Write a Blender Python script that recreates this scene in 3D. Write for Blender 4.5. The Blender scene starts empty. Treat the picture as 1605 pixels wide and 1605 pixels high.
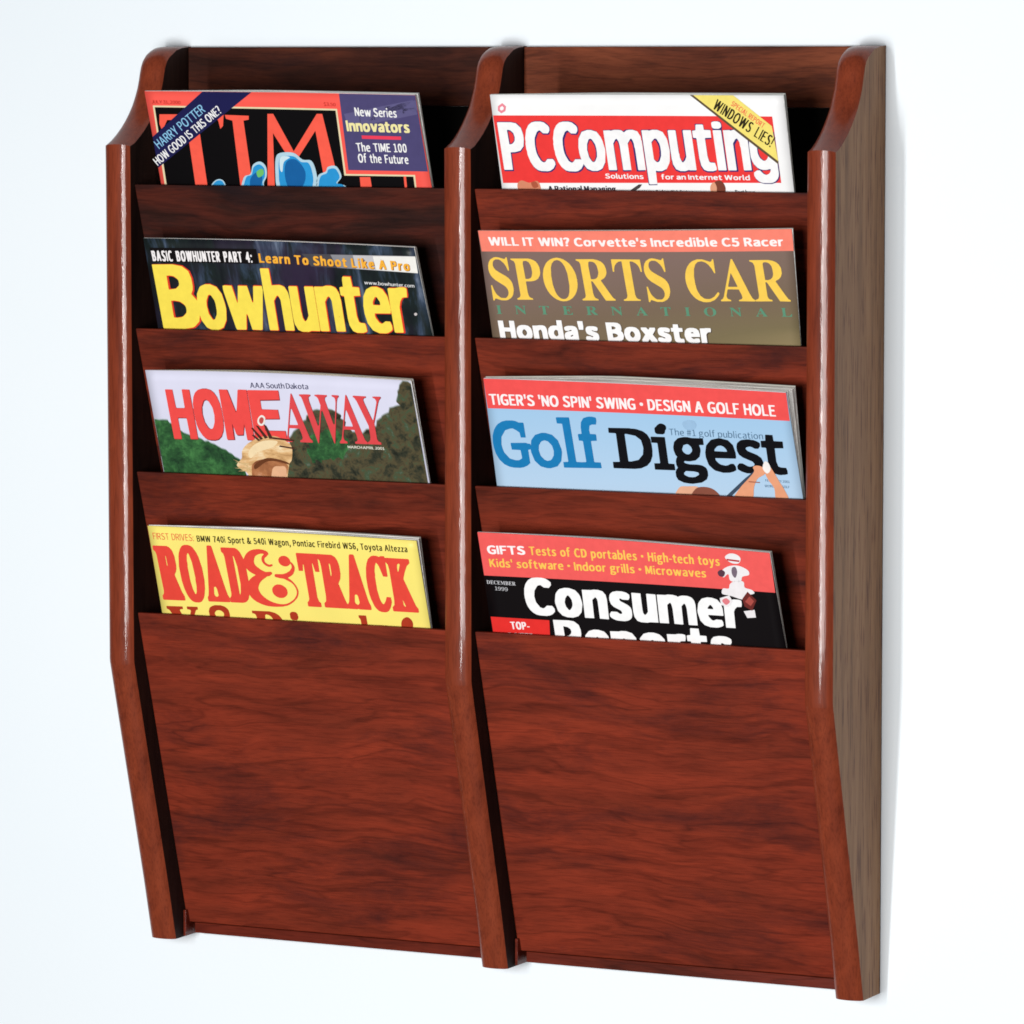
import bpy, bmesh, math
from mathutils import Vector, Matrix
from mathutils.geometry import tessellate_polygon

sc = bpy.context.scene
COL = sc.collection

# ------------------------------------------------------------------ camera
cam = bpy.data.cameras.new('camera')
cam.sensor_width = 36.0
cam.lens = 36.0 * 7790.7 / 1605.0
cam.clip_start = 0.05
cam.clip_end = 60.0
camo = bpy.data.objects.new('camera', cam)
COL.objects.link(camo)
yaw, pitch, roll = 0.4590, 0.0916, -0.0005
fwd = Vector((-math.sin(yaw) * math.cos(pitch), math.cos(yaw) * math.cos(pitch), -math.sin(pitch)))
rgt = Vector((math.cos(yaw), math.sin(yaw), 0.0))
upv = rgt.cross(fwd)
R_ = Matrix((rgt * math.cos(roll) + upv * math.sin(roll), -rgt * math.sin(roll) + upv * math.cos(roll), -fwd)).transposed()
camo.matrix_world = Matrix.Translation((1.7378, -2.9797, 0.6103)) @ R_.to_4x4()
sc.camera = camo

# ------------------------------------------------------------------ world and lamps
w = bpy.data.worlds.new('World')
sc.world = w
w.use_nodes = True
w.node_tree.nodes['Background'].inputs[0].default_value = (0.90, 0.95, 1.0, 1)
w.node_tree.nodes['Background'].inputs[1].default_value = 0.06


def area(name, loc, target, sx, sy, power, color):
    l = bpy.data.lights.new(name, 'AREA')
    l.shape = 'RECTANGLE'
    l.size, l.size_y = sx, sy
    l.energy = power
    l.color = color
    o = bpy.data.objects.new(name, l)
    COL.objects.link(o)
    o.location = loc
    d = Vector(target) - Vector(loc)
    o.rotation_euler = d.to_track_quat('-Z', 'Y').to_euler()
    return o


area('strip_lamp', (0.13, -2.55, 0.20), (0.26, 0, 0.28), 0.08, 1.15, 31, (1.0, 0.99, 0.98))
area('added_fill_lamp', (0.62, -2.50, 0.26), (0.20, 0, 0.30), 0.80, 0.95, 45, (1.0, 0.99, 0.98))  # added fill, placed in front to lighten the strip lamp's wall shadow

sc.view_settings.view_transform = 'Standard'
sc.view_settings.look = 'None'
sc.view_settings.exposure = 0.0
sc.view_settings.gamma = 1.0
sc.cycles.filter_width = 1.7

P = 0.257          # distance between uprights
T = 0.0192         # upright thickness
D = 0.0865         # full depth
H = 0.6165         # height


# ------------------------------------------------------------------ helpers
def lin(h, k=1.0):
    v = [int(h[i:i + 2], 16) / 255 for i in (0, 2, 4)]
    return tuple(k * (c / 12.92 if c <= .04045 else ((c + .055) / 1.055) ** 2.4) for c in v) + (1.0,)


def link(name, me, mat, parent=None):
    o = bpy.data.objects.new(name, me)
    COL.objects.link(o)
    if mat is not None:
        me.materials.append(mat)
    if parent is not None:
        o.parent = parent
    return o


def empty(name, loc, label, cat, group=None):
    o = bpy.data.objects.new(name, None)
    COL.objects.link(o)
    o.location = loc
    o.empty_display_size = 0.03
    o['label'] = label
    o['category'] = cat
    if group:
        o['group'] = group
    return o


def box_mesh(name, pts8, bevel=0.0, seg=2):
    """pts8: 4 bottom (ccw) + 4 top corners"""
    bm = bmesh.new()
    v = [bm.verts.new(p) for p in pts8]
    for f in ((3, 2, 1, 0), (4, 5, 6, 7), (0, 1, 5, 4), (1, 2, 6, 5), (2, 3, 7, 6), (3, 0, 4, 7)):
        bm.faces.new([v[i] for i in f])
    bmesh.ops.recalc_face_normals(bm, faces=bm.faces)
    if bevel:
        bmesh.ops.bevel(bm, geom=list(bm.edges), offset=bevel, segments=seg, profile=0.5, affect='EDGES')
    me = bpy.data.meshes.new(name)
    bm.to_mesh(me)
    bm.free()
    for p in me.polygons:
        p.use_smooth = False
    return me


def box(x0, x1, y0, y1, z0, z1):
    return [(x0, y0, z0), (x1, y0, z0), (x1, y1, z0), (x0, y1, z0), (x0, y0, z1), (x1, y0, z1), (x1, y1, z1), (x0, y1, z1)]


# ------------------------------------------------------------------ materials
class NT:
    def __init__(s, name):
        s.m = bpy.data.materials.new(name)
        s.m.use_nodes = True
        s.t = s.m.node_tree
        s.b = s.t.nodes['Principled BSDF']

    def n(s, typ, **kw):
        x = s.t.nodes.new(typ)
        for k, v in kw.items():
            setattr(x, k, v)
        return x

    def l(s, a, b):
        s.t.links.new(a, b)

    def noise(s, scale, vec, detail=4, rough=.55, dist=0.0):
        x = s.n('ShaderNodeTexNoise')
        x.inputs['Scale'].default_value = scale
        x.inputs['Detail'].default_value = detail
        x.inputs['Roughness'].default_value = rough
        x.inputs['Distortion'].default_value = dist
        s.l(vec, x.inputs['Vector'])
        return x.outputs['Fac']

    def ramp(s, fac, stops):
        x = s.n('ShaderNodeValToRGB')
        e = x.color_ramp.elements
        while len(e) < len(stops):
            e.new(0.5)
        for i, (p, c) in enumerate(stops):
            e[i].position = p
            e[i].color = c if len(c) == 4 else tuple(c) + (1,)
        s.l(fac, x.inputs[0])
        return x.outputs[0]

    def mapping(s, scale, loc=(0, 0, 0)):
        tc = s.n('ShaderNodeTexCoord')
        mp = s.n('ShaderNodeMapping')
        mp.inputs['Scale'].default_value = scale
        mp.inputs['Location'].default_value = loc
        s.l(tc.outputs['Object'], mp.inputs['Vector'])
        return mp.outputs['Vector']

    def mix(s, a, b, fac, mode='MIX'):
        x = s.n('ShaderNodeMix', data_type='RGBA', blend_type=mode)
        if isinstance(fac, float):
            x.inputs[0].default_value = fac
        else:
            s.l(fac, x.inputs[0])
        for i, v in ((6, a), (7, b)):
            if isinstance(v, tuple):
                x.inputs[i].default_value = v if len(v) == 4 else v + (1,)
            else:
                s.l(v, x.inputs[i])
        return x.outputs[2]

    def set(s, k, v):
        s.b.inputs[k].default_value = v


def wood(name, axis, dark, mid, light, loc=(0, 0, 0), coat=.35, blot=.6, rough=.34, fig=1.0, pore=.4, wander=.035, veins=.7, blue=True):
    """stained wood; the grain runs along x or z"""
    n = NT(name)
    ax = (lambda a, b: (a, b, b)) if axis == 'x' else (lambda a, b: (b, b, a))
    # slow wander of the figure
    wn = n.n('ShaderNodeTexNoise')
    wn.inputs['Scale'].default_value = 5.0
    wn.inputs['Detail'].default_value = 3
    n.l(n.mapping(ax(1.0, 1.3), loc), wn.inputs['Vector'])
    sub = n.n('ShaderNodeVectorMath', operation='MULTIPLY_ADD')
    n.l(wn.outputs['Color'], sub.inputs[0])
    sub.inputs[1].default_value = (wander, wander, wander)
    n.l(n.mapping((1, 1, 1), loc), sub.inputs[2])
    mp = n.n('ShaderNodeMapping')
    mp.inputs['Scale'].default_value = ax(1.5, 8.0)
    n.l(sub.outputs[0], mp.inputs['Vector'])
    f = n.noise(6.0 * fig, mp.outputs['Vector'], 6, .60, .15)
    c = n.ramp(f, [(0.26, dark), (0.44, mid), (0.68, light)])
    # thin dark veins that follow the figure
    mpv = n.n('ShaderNodeMapping')
    mpv.inputs['Scale'].default_value = ax(.6, 6.5)
    mpv.inputs['Location'].default_value = (1.7, 2.2, .4)
    n.l(sub.outputs[0], mpv.inputs['Vector'])
    vf = n.noise(5.0 * fig, mpv.outputs['Vector'], 4, .5, .1)
    vk = .55
    vein = n.ramp(vf, [(.385, (1, 1, 1)), (.400, (vk, vk, vk)), (.425, (1, 1, 1)), (.505, (1, 1, 1)), (.518, (.6, .58, .6)), (.545, (1, 1, 1)),
                       (.625, (1, 1, 1)), (.640, (.66, .64, .66)), (.670, (1, 1, 1))])
    c = n.mix(c, vein, veins, 'MULTIPLY')
    mp2 = n.n('ShaderNodeMapping')
    mp2.inputs['Scale'].default_value = ax(3.6, 44.0)
    n.l(sub.outputs[0], mp2.inputs['Vector'])
    s1 = n.noise(4.0, mp2.outputs['Vector'], 5, .62, .4)
    c = n.mix(c, n.ramp(s1, [(0.30, (.58, .52, .52)), (0.43, (.88, .86, .86)), (0.62, (1.10, 1.10, 1.06))]), .8, 'MULTIPLY')
    s2 = n.noise(4.0, n.mapping(ax(18.0, 300.0), loc), 2, .5)
    c = n.mix(c, n.ramp(s2, [(0.36, (.5, .47, .47)), (0.50, (1, 1, 1))]), pore, 'MULTIPLY')
    # dark cloudy stain
    mp3 = n.n('ShaderNodeMapping')
    mp3.inputs['Scale'].default_value = ax(1.0, 3.2)
    mp3.inputs['Location'].default_value = (3, 0, 1)
    n.l(sub.outputs[0], mp3.inputs['Vector'])
    bl = n.noise(7.0, mp3.outputs['Vector'], 7, .68, .3)
    c = n.mix(c, (.0045, .0045, .0075), n.ramp(bl, [(0.50, (0, 0, 0)), (0.70, (blot, blot, blot))]))
    n.l(c, n.b.inputs['Base Color'])
    n.set('Roughness', rough)
    n.set('Coat Weight', coat)
    n.set('Coat Roughness', .10)
    n.set('Specular IOR Level', .10)
    bp = n.n('ShaderNodeBump')
    bp.inputs['Strength'].default_value = .22 if axis == 'x' else .13
    bp.inputs['Distance'].default_value = .0005
    n.l(s2, bp.inputs['Height'])
    n.l(bp.outputs[0], n.b.inputs['Normal'])
    n.l(bp.outputs[0], n.b.inputs['Coat Normal'])
    return n.m


M = {}
M['upright'] = wood('mahogany upright', 'z', (.155, .0265, .0105), (.190, .0325, .0125), (.215, .0385, .0145), coat=.48, blot=.0, rough=.5, veins=.12)
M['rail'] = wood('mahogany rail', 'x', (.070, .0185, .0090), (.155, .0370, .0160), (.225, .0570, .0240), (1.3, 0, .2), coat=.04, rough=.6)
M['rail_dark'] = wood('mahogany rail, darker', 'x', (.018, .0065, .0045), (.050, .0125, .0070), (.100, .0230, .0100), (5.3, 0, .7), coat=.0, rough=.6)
M['strip'] = wood('mahogany strip', 'x', (.07, .0105, .005), (.12, .0165, .008), (.15, .02, .010), (2.3, 0, .7), blot=.1)
n = NT('sheen-painted outer side')  # outer faces: the white wall's sheen is put into a lighter base colour
v1 = n.noise(5.0, n.mapping((26, 26, 1.4)), 4, .6, .2)
v2 = n.noise(4.0, n.mapping((130, 130, 7.0)), 3, .6)
c_ = n.ramp(v1, [(.30, (.205, .092, .036)), (.5, (.275, .130, .054)), (.70, (.345, .174, .078))])
c_ = n.mix(c_, n.ramp(v2, [(.36, (.42, .20, .10)), (.45, (1, 1, 1))]), .9, 'MULTIPLY')
n.l(c_, n.b.inputs['Base Color'])
n.set('Roughness', .42)
n.set('Specular IOR Level', .12)
M['side'] = n.m
M['inner'] = wood('shade-painted inner side', 'z', (.012, .006, .005), (.022, .010, .008), (.030, .013, .010), coat=0, rough=.6, veins=.1)  # shade on the inward faces is put into this near-black colour
M['back'] = None
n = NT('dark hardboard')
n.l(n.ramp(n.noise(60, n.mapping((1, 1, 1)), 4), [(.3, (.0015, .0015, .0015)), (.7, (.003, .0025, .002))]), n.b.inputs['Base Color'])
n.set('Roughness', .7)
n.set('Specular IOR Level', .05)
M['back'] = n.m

n = NT('painted wall')
wv = n.mapping((1, 1, 1))
n.l(n.ramp(n.noise(2.2, wv, 3), [(.3, (.795, .86, .905)), (.7, (.815, .875, .915))]), n.b.inputs['Base Color'])
n.set('Roughness', .55)
bp = n.n('ShaderNodeBump')
bp.inputs['Strength'].default_value = .12
bp.inputs['Distance'].default_value = .0006
n.l(n.noise(220, wv, 3), bp.inputs['Height'])
n.l(bp.outputs[0], n.b.inputs['Normal'])
M['wall'] = n.m

n = NT('page edges')
pv = n.mapping((1, 1, 1))
wvv = n.n('ShaderNodeTexNoise')
wvv.inputs['Scale'].default_value = 900
n.l(n.mapping((.02, 1, .02)), wvv.inputs['Vector'])
n.l(n.ramp(wvv.outputs['Fac'], [(.35, (.55, .55, .53)), (.65, (.88, .87, .83))]), n.b.inputs['Base Color'])
n.set('Roughness', .6)
M['pages'] = n.m
n = NT('staple steel')
n.set('Base Color', (.6, .6, .6, 1))
n.set('Metallic', 1.0)
n.set('Roughness', .3)
M['steel'] = n.m

_ink = {}
WHITE = 1.14   # the lamp lifts printed colours by about this much


def ink(hexc):
    if hexc not in _ink:
        n = NT('ink ' + hexc.strip('@'))
        if hexc[0] == '@':
            v = n.mapping((1, 1, 1))
            pal = {'@straw': [(.30, lin('a87c4c', .88)), (.5, lin('e2b67e', .88)), (.7, lin('f8e4bc', .88))],
                   '@skin': [(.30, lin('7c4428', .88)), (.5, lin('b4764c', .88)), (.7, lin('e4b08c', .88))],
                   '@hill': [(.32, lin('163020', .8)), (.5, lin('2f5e34', .8)), (.68, lin('4c8a4c', .8))],
                   '@trees': [(.30, lin('10120c', .75)), (.42, lin('34382a', .75)), (.52, lin('5c5238', .75)), (.60, lin('445a40', .75)), (.74, lin('888a80', .75))]}[hexc]
            n.l(n.ramp(n.noise({'@straw': 60, '@skin': 50}.get(hexc, 95), n.mapping((1, 1, 3.5)) if hexc == '@straw' else v, 5, .7, .3), pal), n.b.inputs['Base Color'])
            n.set('Roughness', .33)
            _ink[hexc] = n.m
            return n.m
        c = lin(hexc, 1 / WHITE)
        ns = n.noise(180, n.mapping((1, 1, 1)), 3)
        k = .93
        n.l(n.ramp(ns, [(.35, (c[0] * k, c[1] * k, c[2] * k)), (.65, c)]), n.b.inputs['Base Color'])
        n.set('Roughness', .4)
        n.set('Specular IOR Level', .15)
        _ink[hexc] = n.m
    return _ink[hexc]


def cover_mat(kind, hexc):
    n = NT('glossy cover ' + (kind or hexc))
    c = lin(hexc, 1 / WHITE)
    if kind == 'woods':
        f = n.noise(30, n.mapping((2.2, 1, .55)), 5, .6, .5)
        g = n.noise(22, n.mapping((1.0, 1, .4), (4, 0, 0)), 3)
        col = n.ramp(f, [(.34, (.006, .007, .010)), (.50, (.010, .016, .016)), (.60, (.035, .055, .09)), (.72, (.16, .20, .28))])
        col = n.mix(col, (.030, .018, .045), n.ramp(g, [(.5, (0, 0, 0)), (.62, (.75, .75, .75))]))
    elif kind == 'olive':
        sep = n.n('ShaderNodeSeparateXYZ')
        n.l(n.mapping((1, 1, 1)), sep.inputs[0])
        ad = n.n('ShaderNodeMath', operation='MULTIPLY_ADD')
        n.l(sep.outputs[0], ad.inputs[0])
        ad.inputs[1].default_value = -.14
        n.l(sep.outputs[2], ad.inputs[2])
        nz = n.noise(9, n.mapping((.5, 1, 2.4)), 3)
        a2 = n.n('ShaderNodeMath', operation='MULTIPLY_ADD')
        n.l(nz, a2.inputs[0])
        a2.inputs[1].default_value = .03
        n.l(ad.outputs[0], a2.inputs[2])
        col = n.ramp(a2.outputs[0], [(.168, lin('a8946c', .86)), (.190, lin('7c7052', .86)), (.215, lin('7a6856', .86)), (.25, lin('826c64', .86))])
    elif kind == 'skyfade':
        sep = n.n('ShaderNodeSeparateXYZ')
        n.l(n.mapping((1, 1, 1)), sep.inputs[0])
        col = n.ramp(sep.outputs[2], [(.17, lin('bcd6ee', .86)), (.25, lin('9cc6e8', .86))])
    else:
        ns = n.noise(40, n.mapping((1, 1, 1)), 3)
        col = n.ramp(ns, [(.3, tuple(x * .95 for x in c[:3])), (.7, c)])
    n.l(col, n.b.inputs['Base Color'])
    n.set('Roughness', .38)
    n.set('Specular IOR Level', .15)
    return n.m


# ------------------------------------------------------------------ the setting: one white wall
wall = link('wall', box_mesh('wall', box(-3.0, 3.6, .0006, .12, -1.8, 3.0)), M['wall'])
wall['kind'] = 'structure'
wall['label'] = 'smooth white wall behind the rack'

# ------------------------------------------------------------------ the rack
rack = empty('magazine_rack', (0.2666, 0, 0), 'dark mahogany wooden wall rack with two columns of four magazine pockets', 'magazine rack')
RX = 0.2666

PROFILE = [(-.0005, H), (-.012, H), (-.020, .6162), (-.0265, .6148), (-.0318, .6122), (-.0360, .6085), (-.0387, .6040), (-.0405, .5990),
           (-.0418, .5945), (-.0437, .5895), (-.0467, .5840), (-.0502, .5785), (-.0545, .5735), (-.0600, .5680), (-.0660, .5630),
           (-.0725, .5585), (-.0790, .5547), (-.0865, .5508), (-.0865, .5340), (-.0865, .50), (-.0865, .44), (-.0865, .38), (-.0865, .32), (-.0865, .26),
           (-.0865, .2010), (-.0860, .1975), (-.0755, .1590), (-.0647, .12), (-.0536, .08), (-.0426, .04), (-.0335, .0040), (-.0322, 0.0), (-.0005, 0.0)]


def upright_mesh(k, sag=.0028, ns=13):
    """side board cut to the profile; its front edge is rounded across the thickness"""
    pts = [Vector(p) for p in PROFILE]
    n = len(pts)
    nor = []
    for i in range(n):
        a = pts[max(i - 1, 0)]
        b = pts[min(i + 1, n - 1)]
        t = (b - a).normalized()
        nor.append(Vector((t.y, -t.x)))          # points into the board or out of it, fixed below
    cy = Vector((-.02, .3))
    nor = [v if v.dot(cy - p) > 0 else -v for v, p in zip(nor, pts)]
    rows = []
    for j in range(ns):
        u = -1 + 2 * j / (ns - 1)
        # soft bullnose with a little extra round at the arrises
        d = sag * abs(u) ** 2.2 + .0010 * abs(u) ** 14
        row = []
        for i, (p, q) in enumerate(zip(pts, nor)):
            kk = 1.0
            if i < 3:
                kk = (0.0, .25, .6)[i]
            if i == n - 2:
                q = nor[n - 4]
            if i == n - 1:
                kk = 0.0
            r = p + q * d * kk
            row.append((u * T / 2, min(r.x, -.0005), 0.0 if i >= n - 2 else r.y))
        rows.append(row)
    bm = bmesh.new()
    V = [[bm.verts.new(c) for c in row] for row in rows]
    for j in range(ns - 1):
        for i in range(n - 1):
            bm.faces.new((V[j][i], V[j][i + 1], V[j + 1][i + 1], V[j + 1][i])).smooth = True
        bm.faces.new((V[j][n - 1], V[j][0], V[j + 1][0], V[j + 1][n - 1]))
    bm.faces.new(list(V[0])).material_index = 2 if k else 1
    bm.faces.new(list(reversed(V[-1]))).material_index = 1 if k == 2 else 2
    bmesh.ops.recalc_face_normals(bm, faces=bm.faces)
    for e in bm.edges:
        if len(e.link_faces) == 2 and e.calc_face_angle(0) > .6:
            e.smooth = False
    for j in range(ns - 1):
        for i in (17, 25):
            ed = bm.edges.get((V[j][i], V[j + 1][i]))
            if ed:
                ed.smooth = False
    me = bpy.data.meshes.new('upright')
    bm.to_mesh(me)
    bm.free()
    return me


for k in range(3):
    um = upright_mesh(k)
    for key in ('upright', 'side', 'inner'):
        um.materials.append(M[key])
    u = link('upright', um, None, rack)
    u.location = (k * P + T / 2 - RX, 0, 0)

SL = .33     # how far the pocket boards lean out
for k in range(2):
    x0, x1 = k * P + T - RX, (k + 1) * P - RX
    e = .0002
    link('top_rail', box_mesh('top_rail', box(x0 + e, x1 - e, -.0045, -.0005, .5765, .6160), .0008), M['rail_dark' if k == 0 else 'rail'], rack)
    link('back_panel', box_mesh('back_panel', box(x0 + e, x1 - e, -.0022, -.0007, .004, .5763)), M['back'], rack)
    for r, zt in enumerate((.5235, .4263, .3290)):
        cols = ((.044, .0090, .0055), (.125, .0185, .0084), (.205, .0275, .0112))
        if k == 0 and r == 0:      # this board has much darker colours
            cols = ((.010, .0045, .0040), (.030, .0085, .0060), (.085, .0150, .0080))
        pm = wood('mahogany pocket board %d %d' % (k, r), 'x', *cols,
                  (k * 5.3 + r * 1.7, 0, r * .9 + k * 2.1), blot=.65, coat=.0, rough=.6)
        L = .200
        c = [(x0 + e, -.078 + SL * L, zt - L), (x1 - e, -.078 + SL * L, zt - L), (x1 - e, -.0742 + SL * L, zt - L), (x0 + e, -.0742 + SL * L, zt - L),
             (x0 + e, -.078, zt), (x1 - e, -.078, zt), (x1 - e, -.0744, zt + .0004), (x0 + e, -.0744, zt + .0004)]
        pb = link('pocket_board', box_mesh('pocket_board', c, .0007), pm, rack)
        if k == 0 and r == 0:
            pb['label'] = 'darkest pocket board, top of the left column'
    zt = .2327
    fm = wood('mahogany front board %d' % k, 'x', (.098, .0155, .0072), (.158, .0218, .0096), (.225, .0290, .0120), (k * 3.1 + .4, 0, k * 1.37), blot=.62, coat=.0, rough=.6, wander=.05, fig=1.0)
    s2 = .2905
    zb = .0100
    c = [(x0 + e, -.078 + s2 * (zt - zb), zb), (x1 - e, -.078 + s2 * (zt - zb), zb), (x1 - e, -.0742 + s2 * (zt - zb), zb), (x0 + e, -.0742 + s2 * (zt - zb), zb),
         (x0 + e, -.078, zt), (x1 - e, -.078, zt), (x1 - e, -.0744, zt + .0004), (x0 + e, -.0744, zt + .0004)]
    link('front_board', box_mesh('front_board', c, .0007), fm, rack)
    link('bottom_rail', box_mesh('bottom_rail', box(x0 + .006, x1 - e, -.0130, -.0007, .0024, .0097), .0005), M['strip'], rack)
    link('corner_block', box_mesh('corner_block', box(x0 + .0004, x0 + .0024, -.0190, -.0024, .0008, .0190), .0003), M['strip'], rack)

# ------------------------------------------------------------------ magazines
S_ = .35
NRM = math.sqrt(1 + S_ * S_)
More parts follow.
